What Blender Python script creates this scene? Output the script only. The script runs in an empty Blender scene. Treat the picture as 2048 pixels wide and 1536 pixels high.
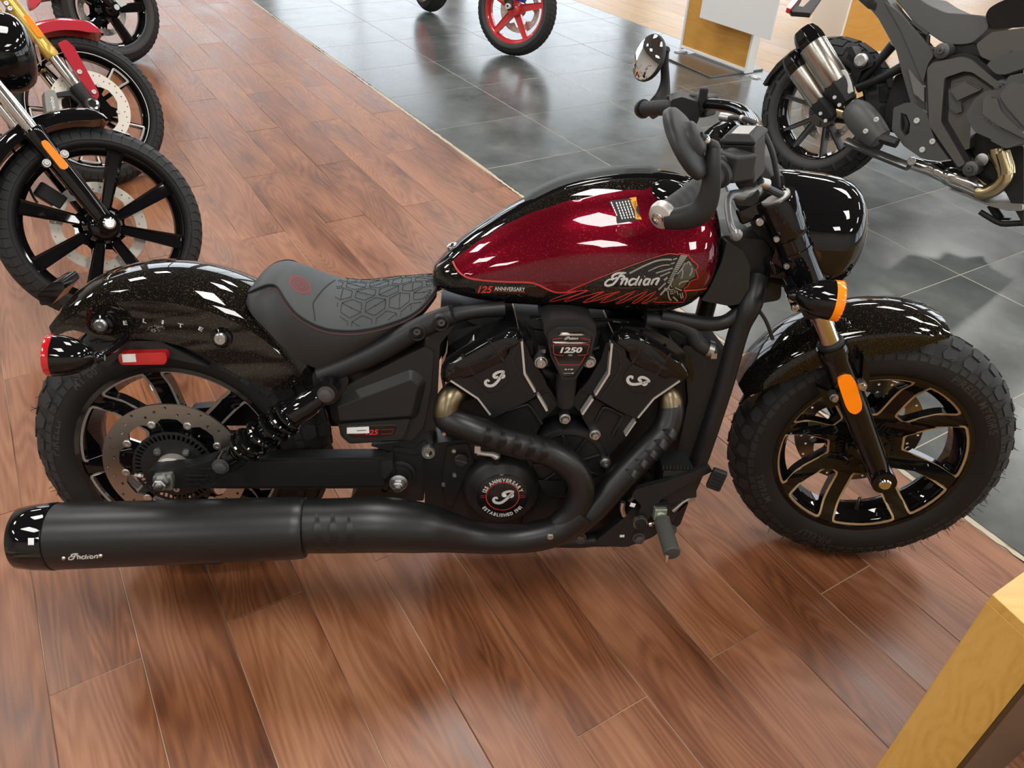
import bpy, bmesh, math, random
from mathutils import Vector as V, Matrix as M, geometry
from mathutils.bvhtree import BVHTree
R = random.Random(7)
PI = math.pi
SC = bpy.context.scene
COL = SC.collection

# ---------------------------------------------------------------- camera
cx, cy, cz, cp = [[0.997923, -0.049734, 0.040938], [-0.001999, 0.611313, 0.791386], [-0.064384, -0.789824, 0.609944], [0.610231, -1.25808, 1.509655]]
cam = bpy.data.cameras.new('camera')
cam.sensor_width = 36.0
cam.lens = 1546.98 / 2048 * 36.0
cam.clip_start = 0.05
camo = bpy.data.objects.new('camera', cam)
COL.objects.link(camo)
camo.matrix_world = M(((cx[0], cy[0], cz[0], cp[0]), (cx[1], cy[1], cz[1], cp[1]), (cx[2], cy[2], cz[2], cp[2]), (0, 0, 0, 1)))
SC.camera = camo

# ---------------------------------------------------------------- world, exposure
w = bpy.data.worlds.new('daylight')
SC.world = w
w.use_nodes = True
bg = w.node_tree.nodes['Background']
bg.inputs[0].default_value = (0.85, 0.93, 1.0, 1)
bg.inputs[1].default_value = 3.0
SC.view_settings.view_transform = 'Standard'
SC.view_settings.look = 'None'
SC.view_settings.gamma = 1.0
SC.cycles.max_bounces = 8
SC.cycles.sample_clamp_indirect = 4.0
SC.view_settings.use_curve_mapping = False
SC.view_settings.exposure = 0.27
PANEL = 17.5          # radiance of the ceiling light panels

# ---------------------------------------------------------------- materials
def mat(name, col, rough=.5, metal=0., coat=0., spec=.5, emit=None, estr=0., coat_r=.03, alpha=None, trans=0., ior=None):
    m = bpy.data.materials.new(name)
    m.use_nodes = True
    b = m.node_tree.nodes['Principled BSDF']
    b.inputs['Base Color'].default_value = (*col, 1)
    b.inputs['Roughness'].default_value = rough
    b.inputs['Metallic'].default_value = metal
    b.inputs['Coat Weight'].default_value = coat
    b.inputs['Coat Roughness'].default_value = coat_r
    b.inputs['Specular IOR Level'].default_value = spec
    b.inputs['Transmission Weight'].default_value = trans
    if ior: b.inputs['IOR'].default_value = ior
    if emit:
        b.inputs['Emission Color'].default_value = (*emit, 1)
        b.inputs['Emission Strength'].default_value = estr
    return m
def nd(m, t, **kw):
    n = m.node_tree.nodes.new(t)
    for k, v in kw.items():
        if k in n.inputs: n.inputs[k].default_value = v
        else: setattr(n, k, v)
    return n
def lk(m, a, b): m.node_tree.links.new(a, b)
def bs(m): return m.node_tree.nodes['Principled BSDF']
def ramp(m, fac, stops):
    r = nd(m, 'ShaderNodeValToRGB')
    e = r.color_ramp.elements
    while len(e) < len(stops): e.new(.5)
    for i, (p, c) in enumerate(stops):
        e[i].position = p
        e[i].color = (*c, 1) if len(c) == 3 else c
    lk(m, fac, r.inputs[0])
    return r.outputs[0]
def bumped(m, scale, dist, strength=.4, detail=3.):
    tc = nd(m, 'ShaderNodeTexCoord')
    n = nd(m, 'ShaderNodeTexNoise', Scale=scale, Detail=detail)
    lk(m, tc.outputs['Object'], n.inputs['Vector'])
    b = nd(m, 'ShaderNodeBump', Strength=strength, Distance=dist)
    lk(m, n.outputs[0], b.inputs['Height'])
    lk(m, b.outputs[0], bs(m).inputs['Normal'])
    return m
def flaked(name, base, flake, scale, amount, metal=.0, rough=.35):
    """gloss paint with metal flakes suspended under a clear coat"""
    m = mat(name, base, rough, metal, 1., spec=0., coat_r=.015)
    tc = nd(m, 'ShaderNodeTexCoord')
    v = nd(m, 'ShaderNodeTexVoronoi', Scale=scale)
    lk(m, tc.outputs['Object'], v.inputs['Vector'])
    sep = nd(m, 'ShaderNodeSeparateColor')
    lk(m, v.outputs['Color'], sep.inputs[0])
    c = ramp(m, sep.outputs[0], [(0, base), (1 - amount, base), (1 - amount + .01, flake), (1, flake)])
    lk(m, c, bs(m).inputs['Base Color'])
    mm = ramp(m, sep.outputs[0], [(0, (metal,) * 3), (1 - amount, (metal,) * 3), (1 - amount + .01, (.9,) * 3), (1, (.9,) * 3)])
    lk(m, mm, bs(m).inputs['Metallic'])
    return m
K = {}
K['gloss'] = mat('gloss_black', (.005, .005, .0055), .3, 0, 1., spec=0., coat_r=.02)
K['flake'] = flaked('flake_black_paint', (.006, .0053, .0048), (.2, .15, .085), 1200, .035, rough=.4)
K['red'] = flaked('candy_red_paint', (.115, .0018, .009), (.36, .04, .05), 1000, .03, metal=.45, rough=.32)
K['matt'] = bumped(mat('matt_black', (.012, .012, .0125), .42, 0, 0, .35), 900, .0002, .15)
K['exhaust'] = mat('satin_black_exhaust', (.006, .006, .0063), .38, 0, 0, .5)
K['frame'] = bumped(mat('textured_black_frame', (.012, .0123, .0127), .42, 0, 0, .38), 1500, .0003, .25)
K['plastic'] = bumped(mat('grained_black_plastic', (.014, .0145, .0147), .47, 0, 0, .38), 1300, .0003, .3)
K['cast'] = bumped(mat('engine_black', (.010, .010, .0103), .4, 0, 0, .33), 700, .0003, .2)
K['dark'] = mat('deep_black', (.006, .006, .006), .6)
K['rubber'] = bumped(mat('tyre_rubber', (.014, .014, .0145), .62, 0, 0, .3), 300, .0004, .25)
K['tread'] = mat('tyre_tread', (.024, .025, .026), .7, 0, 0, .35)
K['tyretext'] = mat('tyre_lettering', (.034, .034, .034), .55)
K['grip'] = bumped(mat('grip_rubber', (.02, .021, .022), .6), 600, .0003, .3)
K['leather'] = bumped(mat('seat_top_vinyl', (.032, .037, .038), .55, 0, 0, .5), 1100, .0003, .3)
K['leather2'] = bumped(mat('seat_side_vinyl', (.0145, .0145, .0145), .5, 0, 0, .5), 700, .0006, .5)
K['stitch'] = mat('black_stitching', (.008, .008, .008), .8)
K['redstitch'] = mat('dusty_red_stitching', (.16, .055, .05), .8)
K['redthread'] = mat('red_embroidery', (.3, .03, .03), .7)
K['lever'] = mat('grey_lever', (.2, .2, .2), .35, .5)
K['chrome'] = mat('chrome', (.75, .75, .74), .12, 1.)
K['steel'] = mat('zinc_bolts', (.55, .55, .54), .36, 1.)
K['tube'] = mat('polished_fork_tube', (.62, .6, .57), .14, 1.)
K['silver'] = mat('machined_silver', (.62, .6, .57), .4, .6)
K['gold'] = mat('machined_tan_edge', (.52, .37, .21), .4, .35)
K['greyline'] = mat('machined_grey_edge', (.42, .39, .36), .4, .4)
K['disc'] = mat('brake_disc_steel', (.4, .36, .32), .36, 1.)
K['bobbin'] = mat('bobbin_steel', (.6, .57, .53), .35, .9)
K['amber'] = mat('amber_lens', (1., .25, .004), .25, 0, .6, emit=(1., .22, 0.), estr=.12)
K['redlens'] = mat('red_lens', (.5, .006, .01), .2, 0, .8)
K['white'] = mat('white_sticker', (.8, .8, .8), .5)
K['decalgrey'] = mat('silver_print', (.55, .54, .52), .45, .1)
K['decaldim'] = mat('dim_grey_print', (.26, .24, .2), .5)
K['decalred'] = mat('red_print', (.5, .035, .03), .4)
K['decalblack'] = mat('black_graphic', (.008, .006, .006), .3, 0, 1., spec=0.)
K['badge'] = mat('badge_black', (.01, .008, .008), .3, 0, 1., spec=0.)
K['orange'] = mat('warning_orange', (.85, .35, .01), .5)
K['bronze'] = mat('heated_header', (.2, .16, .1), .35, 1.)
K['mirror'] = mat('mirror_glass', (.9, .9, .9), .01, 1.)
K['hose'] = mat('rubber_hose', (.02, .021, .023), .5)
K['nut'] = mat('plated_nut', (.5, .55, .47), .35, .8)
K['zinc2'] = mat('dark_bolt', (.1, .1, .1), .45, .6)
K['pegrubber'] = bumped(mat('dusty_peg_rubber', (.05, .052, .045), .8), 150, .001, .5)


# ---------------------------------------------------------------- mesh helpers
class G:
    """collects geometry for one mesh object"""
    def __init__(s): s.v, s.f = [], []
    def add(s, vs, fs):
        o = len(s.v)
        s.v += [tuple(p) for p in vs]
        s.f += [tuple(i + o for i in q) for q in fs]
        return s
    def loft(s, rings, cap=True, closed=False, loop=True):
        n = len(rings[0]); o = len(s.v)
        for r in rings: s.v += [tuple(p) for p in r]
        m = len(rings)
        for i in range(m if closed else m - 1):
            a, b = o + i * n, o + ((i + 1) % m) * n
            for j in range(n if loop else n - 1):
                k = (j + 1) % n
                s.f.append((a + j, a + k, b + k, b + j))
        if cap and not closed:
            s.f.append(tuple(o + j for j in reversed(range(n))))
            s.f.append(tuple(o + (m - 1) * n + j for j in range(n)))
        return s
    def tube(s, pts, r, n=12, cap=True, closed=False, up=None):
        pts = [V(p) for p in pts]; m = len(pts)
        rs = r if isinstance(r, (list, tuple)) else [r] * m
        tans = []
        for i in range(m):
            a = pts[i - 1] if (i or closed) else pts[0]
            b = pts[(i + 1) % m] if (i < m - 1 or closed) else pts[-1]
            tans.append((b - a).normalized())
        t = tans[0]
        u = V(up) if up else (V((0, 1, 0)) if abs(t.y) < .9 else V((0, 0, 1)))
        u = (u - t * u.dot(t)).normalized()
        rings = []
        for i in range(m):
            t = tans[i]
            u = (u - t * u.dot(t)).normalized()
            w_ = t.cross(u)
            rr = rs[i]
            ra, rb = rr if isinstance(rr, tuple) else (rr, rr)
            rings.append([pts[i] + u * (ra * math.cos(k * 2 * PI / n)) + w_ * (rb * math.sin(k * 2 * PI / n)) for k in range(n)])
        return s.loft(rings, cap, closed)
    def lathe(s, prof, o=(0, 0, 0), axis=(0, 1, 0), n=24, cap=True, closed=False, phase=0.):
        """prof: list of (radius, height along axis)"""
        o = V(o); a = V(axis).normalized()
        u = a.orthogonal().normalized() if abs(a.y) < .99 else V((1, 0, 0))
        w_ = a.cross(u)
        rings = [[o + a * h + u * (r_ * math.cos(k * 2 * PI / n + phase)) + w_ * (r_ * math.sin(k * 2 * PI / n + phase)) for k in range(n)] for r_, h in prof]
        return s.loft(rings, cap, closed)
    def prism(s, outer, holes=(), c0=0., c1=.01, mp=None):
        """flat plate from a 2D outline with holes, swept from c0 to c1; mp maps (a, b, c) to 3D"""
        mp = mp or (lambda a, b, c: (a, c, b))
        loops = [list(outer)] + [list(h) for h in holes]
        flat = [p for l in loops for p in l]
        tris = geometry.tessellate_polygon([[V((p[0], p[1], 0)) for p in l] for l in loops])
        o = len(s.v); n = len(flat)
        g = lambda c, p: c(p) if callable(c) else c
        s.v += [tuple(mp(p[0], p[1], g(c0, p))) for p in flat] + [tuple(mp(p[0], p[1], g(c1, p))) for p in flat]
        for t in tris:
            s.f.append(tuple(o + i for i in t)); s.f.append(tuple(o + n + i for i in reversed(t)))
        k = 0
        for l in loops:
            for i in range(len(l)):
                j = (i + 1) % len(l)
                s.f.append((o + k + i, o + k + j, o + n + k + j, o + n + k + i))
            k += len(l)
        return s
    def box(s, c, d, rot=None):
        c = V(c); x, y, z = d[0] / 2, d[1] / 2, d[2] / 2
        vs = [V((i, j, k)) for i in (-x, x) for j in (-y, y) for k in (-z, z)]
        if rot is not None: vs = [rot @ p for p in vs]
        return s.add([c + p for p in vs], [(0, 1, 3, 2), (4, 6, 7, 5), (0, 4, 5, 1), (2, 3, 7, 6), (0, 2, 6, 4), (1, 5, 7, 3)])
    def bolt(s, p, r, h, axis=(0, -1, 0), hexa=False):
        """button head with a socket, or a flanged hexagon"""
        if hexa:
            s.lathe([(r * 1.25, 0), (r * 1.25, h * .25), (r * .95, h * .3)], p, axis, 20)
            s.lathe([(r, h * .25), (r, h * .9), (r * .8, h)], p, axis, 6)
            return s
        s.lathe([(r, 0), (r, h * .6), (r * .82, h), (r * .36, h), (r * .3, h * .45)], p, axis, 16)
        return s
SING = dict(fender_bosses='fender_boss', fender_bolts='fender_bolt', indicator_stalks='indicator_stalk', shock_bolts='shock_bolt', disc_bolts='disc_bolt', disc_bobbins='disc_bobbin', down_tubes='down_tube', upper_frame_tubes='upper_frame_tube', seat_rails='seat_rail', rail_bosses='rail_boss', rail_bolts='rail_bolt', plate_bosses='plate_boss', cylinder_barrels='cylinder_barrel', cylinder_wings='cylinder_wing', cover_tongues='cover_tongue', cover_bolts='cover_bolt', badge_bolts='badge_bolt', badge_bars='badge_bar', case_screws='case_screw', case_fins='case_fin', machined_trims='machined_trim', cover_lips='cover_lip', dome_ridges='dome_ridge', rocker_hoods='rocker_hood', bronzed_stubs='bronzed_stub', shield_screws='shield_screw', heat_shield_louvres='heat_shield_louvre', louvre_openings='louvre_opening', plate_rivets='plate_rivet', control_bolts='control_bolt', connector_clips='connector_clip', yoke_bolts='yoke_bolt', pinch_bolts='pinch_bolt', fender_plugs='fender_plug', stalk_bolts='stalk_bolt', switch_buttons='switch_button', lid_screws='lid_screw', fork_yokes='fork_yoke', frame_bolts='frame_bolt', plate_bolts='plate_bolt', wheel_bolts='wheel_bolt', stay_bolts='stay_bolt', stand_bolts='stand_bolt', cone_screws='cone_screw', lattice_bars='lattice_bar', spokes='spoke', machined_edge_lines='machined_edge_line', machined_edges='machined_edge', lower_frame_tubes='lower_frame_tube', wiring='wiring_piece', peg_pin_and_rod='peg_pin', barrel_ribs='barrel_rib', cover_spokes='cover_rib', fender_brackets='fender_bracket', tube_clamps='tube_clamp')
def islands(g, merge):
    par = list(range(len(g.v)))
    def fd(a):
        while par[a] != a: par[a] = par[par[a]]; a = par[a]
        return a
    for f in g.f:
        r = fd(f[0])
        for i in f[1:]: par[fd(i)] = r
    cs = {}
    for f in g.f: cs.setdefault(fd(f[0]), []).append(f)
    out = []
    for fs in cs.values():
        ids = sorted({i for f in fs for i in f}); mp = {i: k for k, i in enumerate(ids)}
        h = G(); h.v = [g.v[i] for i in ids]; h.f = [tuple(mp[i] for i in f) for f in fs]; out.append(h)
    if merge:
        bb = lambda h: [(min(v[k] for v in h.v) - .0008, max(v[k] for v in h.v) + .0008) for k in range(3)]
        done = []
        for h in out:
            b = bb(h)
            for d in done:
                c = bb(d)
                if all(b[k][0] < c[k][1] and c[k][0] < b[k][1] for k in range(3)): d.add(h.v, h.f); break
            else: done.append(h)
        out = done
    return out
ALLP = {}
def obj(name, g, m, parent=None, ang=35., bevel=0., seg=2, kind=None, sub=0):
    if name in SING:
        hs = islands(g, any(k in name for k in ('bolt', 'screw', 'boss', 'tube_', 'control', 'stub', 'wing', 'barrels', 'hood')))
        rs = [obj(SING[name], h, m, parent, ang, bevel, seg, kind, sub) for h in hs]
        ALLP[rs[0].name] = rs
        return rs[0]
    me = bpy.data.meshes.new(name)
    me.from_pydata(g.v, [], g.f)
    bm = bmesh.new(); bm.from_mesh(me)
    bmesh.ops.recalc_face_normals(bm, faces=bm.faces)
    bm.to_mesh(me); bm.free()
    me.polygons.foreach_set('use_smooth', [True] * len(me.polygons))
    me.set_sharp_from_angle(angle=math.radians(ang))
    me.materials.append(m if not isinstance(m, str) else K[m])
    o = bpy.data.objects.new(name, me)
    COL.objects.link(o)
    if parent: o.parent = parent
    if bevel:
        b = o.modifiers.new('bevel', 'BEVEL'); b.width = bevel; b.segments = seg; b.limit_method = 'ANGLE'; b.angle_limit = math.radians(40); b.harden_normals = True
    if sub:
        b = o.modifiers.new('sub', 'SUBSURF'); b.levels = sub; b.render_levels = sub
    if kind: o['kind'] = kind
    return o
def empty(name, parent=None, loc=(0, 0, 0), rot=(0, 0, 0)):
    o = bpy.data.objects.new(name, None)
    o.empty_display_size = .1
    COL.objects.link(o)
    if parent: o.parent = parent
    o.location = loc; o.rotation_euler = rot
    return o
def tag(o, label, cat=None, group=None, kind=None):
    if label: o['label'] = label
    if cat: o['category'] = cat
    if group: o['group'] = group
    if kind: o['kind'] = kind
    return o
def cr(pts, n=6, closed=False):
    """Catmull-Rom through points of any dimension"""
    P = [tuple(p) for p in pts]; m = len(P); out = []
    for i in range(m if closed else m - 1):
        g = (lambda k: P[k % m]) if closed else (lambda k: P[min(max(k, 0), m - 1)])
        a, b, c, d = g(i - 1), g(i), g(i + 1), g(i + 2)
        for j in range(n):
            t = j / n
            out.append(tuple(.5 * (2 * b[k] + (c[k] - a[k]) * t + (2 * a[k] - 5 * b[k] + 4 * c[k] - d[k]) * t * t + (3 * b[k] - a[k] - 3 * c[k] + d[k]) * t ** 3) for k in range(len(b))))
    if not closed: out.append(P[-1])
    return out
def lerp(a, b, t): return a + (b - a) * t
def tab(xs, x):
    """piecewise smooth table lookup: xs = [(x, v...)]"""
    if x <= xs[0][0]: return xs[0][1:]
    if x >= xs[-1][0]: return xs[-1][1:]
    for i in range(len(xs) - 1):
        a, b = xs[i], xs[i + 1]
        if a[0] <= x <= b[0]:
            p = xs[max(i - 1, 0)]; q = xs[min(i + 2, len(xs) - 1)]
            h = b[0] - a[0]; t = (x - a[0]) / h; r = []
            for k in range(1, len(a)):
                ma = (b[k] - p[k]) / (b[0] - p[0]) if b[0] != p[0] else 0
                mb = (q[k] - a[k]) / (q[0] - a[0]) if q[0] != a[0] else 0
                r.append((2 * t ** 3 - 3 * t * t + 1) * a[k] + (t ** 3 - 2 * t * t + t) * h * ma + (-2 * t ** 3 + 3 * t * t) * b[k] + (t ** 3 - t * t) * h * mb)
            return tuple(r)
def rnd(poly, r, n=4):
    """round the corners of a closed 2D outline"""
    out = []; m = len(poly)
    for i in range(m):
        p, a, b = V(poly[i]), V(poly[i - 1]), V(poly[(i + 1) % m])
        rr = r[i] if isinstance(r, (list, tuple)) else r
        d1, d2 = (a - p), (b - p)
        t = min(rr, d1.length * .45, d2.length * .45)
        if t <= 1e-6: out.append(tuple(p)); continue
        A, B = p + d1.normalized() * t, p + d2.normalized() * t
        for k in range(n + 1):
            u = k / n
            out.append(tuple(A * (1 - u) ** 2 + p * 2 * u * (1 - u) + B * u * u))
    return out
def offset(poly, d):
    """grow a closed 2D outline outward by d"""
    m = len(poly); ar = sum(poly[i - 1][0] * poly[i][1] - poly[i][0] * poly[i - 1][1] for i in range(m))
    s = 1 if ar > 0 else -1; out = []
    for i in range(m):
        p, a, b = V(poly[i]), V(poly[i - 1]), V(poly[(i + 1) % m])
        e1, e2 = (p - a).normalized(), (b - p).normalized()
        n1, n2 = V((e1.y, -e1.x)) * s, V((e2.y, -e2.x)) * s
        n_ = (n1 + n2); n_ = n_.normalized() if n_.length > 1e-6 else n1
        out.append(tuple(p + n_ * (d / max(n_.dot(n1), .4))))
    return out
def band(pts, w_, closed=False):
    """2D ribbon (list of quads as (verts, faces)) along a 2D path; w_ scalar or list"""
    P = [V(p) for p in pts]; m = len(P); vs = []
    for i in range(m):
        a = P[i - 1] if (i or closed) else P[0]; b = P[(i + 1) % m] if (i < m - 1 or closed) else P[-1]
        t = (b - a); t = t.normalized() if t.length > 1e-9 else V((1, 0))
        ww = (w_[i] if isinstance(w_, (list, tuple)) else w_) / 2
        n_ = V((-t.y, t.x)) * ww
        vs += [tuple(P[i] + n_), tuple(P[i] - n_)]
    fs = [(2 * i, 2 * i + 1, (2 * i + 3) % (2 * m), (2 * i + 2) % (2 * m)) for i in range(m if closed else m - 1)]
    return vs, fs
def fill2d(poly, holes=(), step=.012):
    """triangulated 2D area with inner points so it can follow a curved surface"""
    pts = [V(p) for p in poly]; n = len(pts); edges = [(i, (i + 1) % n) for i in range(n)]
    faces = []
    xs = [p[0] for p in poly]; ys = [p[1] for p in poly]
    y = min(ys) + step / 2; row = 0
    pl = [tuple(p) for p in poly]
    def inside(q):
        c = False
        for i in range(n):
            (x1, y1), (x2, y2) = pl[i - 1], pl[i]
            if (y1 > q[1]) != (y2 > q[1]) and q[0] < (x2 - x1) * (q[1] - y1) / (y2 - y1) + x1: c = not c
        return c
    while y < max(ys):
        x = min(xs) + (step / 2 if row % 2 else 0)
        while x < max(xs):
            if inside((x, y)): pts.append(V((x, y)))
            x += step
        y += step * .87; row += 1
    r = geometry.delaunay_2d_cdt(pts, edges, [list(range(n))], 1, 1e-6)
    return [tuple(p) for p in r[0]], [tuple(f) for f in r[2]]
def bvh_of(objs):
    vs, fs = [], []
    for o in objs:
        k = len(vs)
        me = o.data
        vs += [v.co.copy() for v in me.vertices]
        fs += [tuple(i + k for i in p.vertices) for p in me.polygons]
    return BVHTree.FromPolygons(vs, fs)
def drape(vs2, plane_y, bvh, eye, lift=.0006):
    """lay 2D (x, z) points of a lateral plane onto a surface; returns 3D points"""
    e = V(eye); out = []
    for p in vs2:
        q = V((p[0], plane_y, p[1])); d = (q - e).normalized()
        h = bvh.ray_cast(e, d)
        if h[0] is None:
            h = bvh.find_nearest(q)
            out.append(tuple(h[0] + V((0, -lift, 0))))
            continue
        nn = h[1] if h[1].dot(d) < 0 else -h[1]
        out.append(tuple(h[0] + nn * lift))
    return out
def decal(name, shapes, m, parent, plane_y, bvh, eye, lift=.0006, kind=None):
    g = G()
    for vs, fs in shapes: g.add(drape(vs, plane_y, bvh, eye, lift), fs)
    return obj(name, g, m, parent, 60, kind=kind)
_tc = {}
def text2d(s, size=1., bold=0., shear=0., space=1., sx=1., res=3, extrude=0., arc=None):
    """letters as a 2D triangulated shape centred on the origin; returns (verts, faces, width)"""
    cu = bpy.data.curves.new('t', 'FONT')
    cu.body = s; cu.size = size; cu.shear = shear; cu.space_character = space; cu.resolution_u = res; cu.offset = bold
    o = bpy.data.objects.new('t', cu)
    me = bpy.data.meshes.new_from_object(o)
    vs = [(v.co.x * sx, v.co.y) for v in me.vertices]
    fs = [tuple(p.vertices) for p in me.polygons]
    bpy.data.objects.remove(o); bpy.data.curves.remove(cu); bpy.data.meshes.remove(me)
    if not vs: return [], [], 0
    x0 = min(v[0] for v in vs); x1 = max(v[0] for v in vs); y0 = min(v[1] for v in vs); y1 = max(v[1] for v in vs)
    vs = [(v[0] - (x0 + x1) / 2, v[1] - (y0 + y1) / 2) for v in vs]
    return vs, fs, x1 - x0
def fit2d(sh, a, b, ht=None):
    """place a text shape so that it runs from point a to point b"""
    vs, fs, wd = sh
    a, b = V(a), V(b); d = b - a; k = d.length / wd; c = (a + b) / 2; d.normalize(); n_ = V((-d.y, d.x))
    hk = k
    if ht:
        ys = [v[1] for v in vs]; hk = ht / (max(ys) - min(ys))
    return [tuple(c + d * (v[0] * k) + n_ * (v[1] * hk)) for v in vs], fs
def arctext(s, size, c, rad, a0, inward=False, **kw):
    """letters round a circle; a0 = angle of the middle; inward: tops point to the centre"""
    out = []; ws = []
    for ch in s:
        sh = text2d(ch, size, **kw) if ch != ' ' else ([], [], size * .25)
        ws.append((sh, sh[2] + size * .12))
    tot = sum(w_ for _, w_ in ws); t = -tot / 2
    rr = [min((v[1] for v in sh[0]), default=0) for sh, _ in ws]
    for sh, w_ in ws:
        th = (t + w_ / 2) / rad; t += w_
        a = a0 + th if inward else a0 - th
        if sh[0]:
            ca, sa = math.cos(a), math.sin(a)
            pv = []
            for x, y in sh[0]:
                if inward: px, py = (rad - y) * ca - x * sa, (rad - y) * sa + x * ca
                else: px, py = (rad + y) * ca + x * sa, (rad + y) * sa - x * ca
                pv.append((c[0] + px, c[1] + py))
            out.append((pv, sh[1]))
    return out
SCRIPT = {  # brush strokes of the script word on the tank, drawn in a 790 x 200 box, y up
    'I': [[(118, 78), (92, 92), (50, 84), (14, 48), (10, 12), (50, -2), (110, 14), (150, 52), (182, 100), (212, 148), (250, 172), (300, 186)],
          [(300, 186), (240, 186), (170, 178), (112, 146), (104, 112), (132, 100), (172, 124)], [(205, 128), (250, 140), (276, 122), (258, 100), (222, 92)]],
    'n': [[(262, 98), (248, 50), (228, 4)], [(238, 48), (280, 90), (316, 96), (312, 56), (296, 14), (312, 6)]],
    'd': [[(466, 78), (430, 91), (384, 88), (350, 44), (366, 6), (404, 12), (446, 44)], [(492, 136), (462, 64), (440, 14), (460, 6)]],
    'i': [[(530, 92), (508, 44), (494, 10), (514, 6)], [(566, 122), (572, 128)]],
    'a': [[(652, 80), (626, 90), (588, 84), (562, 36), (578, 6), (610, 14), (642, 50)], [(656, 92), (634, 42), (620, 10), (640, 6)]],
    'n2': [[(704, 94), (686, 44), (668, 2)], [(682, 46), (726, 90), (774, 94), (762, 50), (740, 10), (764, 6)]],
}
def script_word(a, b, wd=26., keys=None):
    """the script word laid along a to b in a 2D plane"""
    a, b = V(a), V(b); d = b - a; k = d.length / 780; d.normalize(); n_ = V((-d.y, d.x)); out = []
    for key, strokes in SCRIPT.items():
        if keys and key not in keys: continue
        for st in strokes:
            p = cr(st, 5)
            q = [tuple(a + d * (x * k) + n_ * (y * k)) for x, y in p]
            m = len(q)
            out.append(band(q, [k * wd * (.55 + .6 * math.sin(PI * (i + .7) / (m + .4))) for i in range(m)]))
    return out
LOGO = [[(104, 258), (58, 240), (18, 206), (-2, 168), (10, 140), (38, 142), (48, 168)], [(104, 258), (92, 226), (86, 170), (70, 92), (40, 28), (-8, 0), (-52, 6), (-72, 40), (-54, 70), (-26, 58)], [(84, 214), (112, 208), (118, 182), (98, 166), (80, 176)]]
def logo(c, up, h, wd=26):
    """the single script initial; c centre, up direction (2D), h height"""
    up = V(up).normalized(); rt = V((up.y, -up.x)); k = h / 260; out = []
    for st in LOGO:
        q = [tuple(V(c) + rt * ((x - 22) * k) + up * ((y - 130) * k)) for x, y in cr(st, 5)]
        m = len(q)
        out.append(band(q, [k * wd * (.7 + .5 * math.sin(PI * (i + .7) / (m + .4))) for i in range(m)]))
    return out


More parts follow.
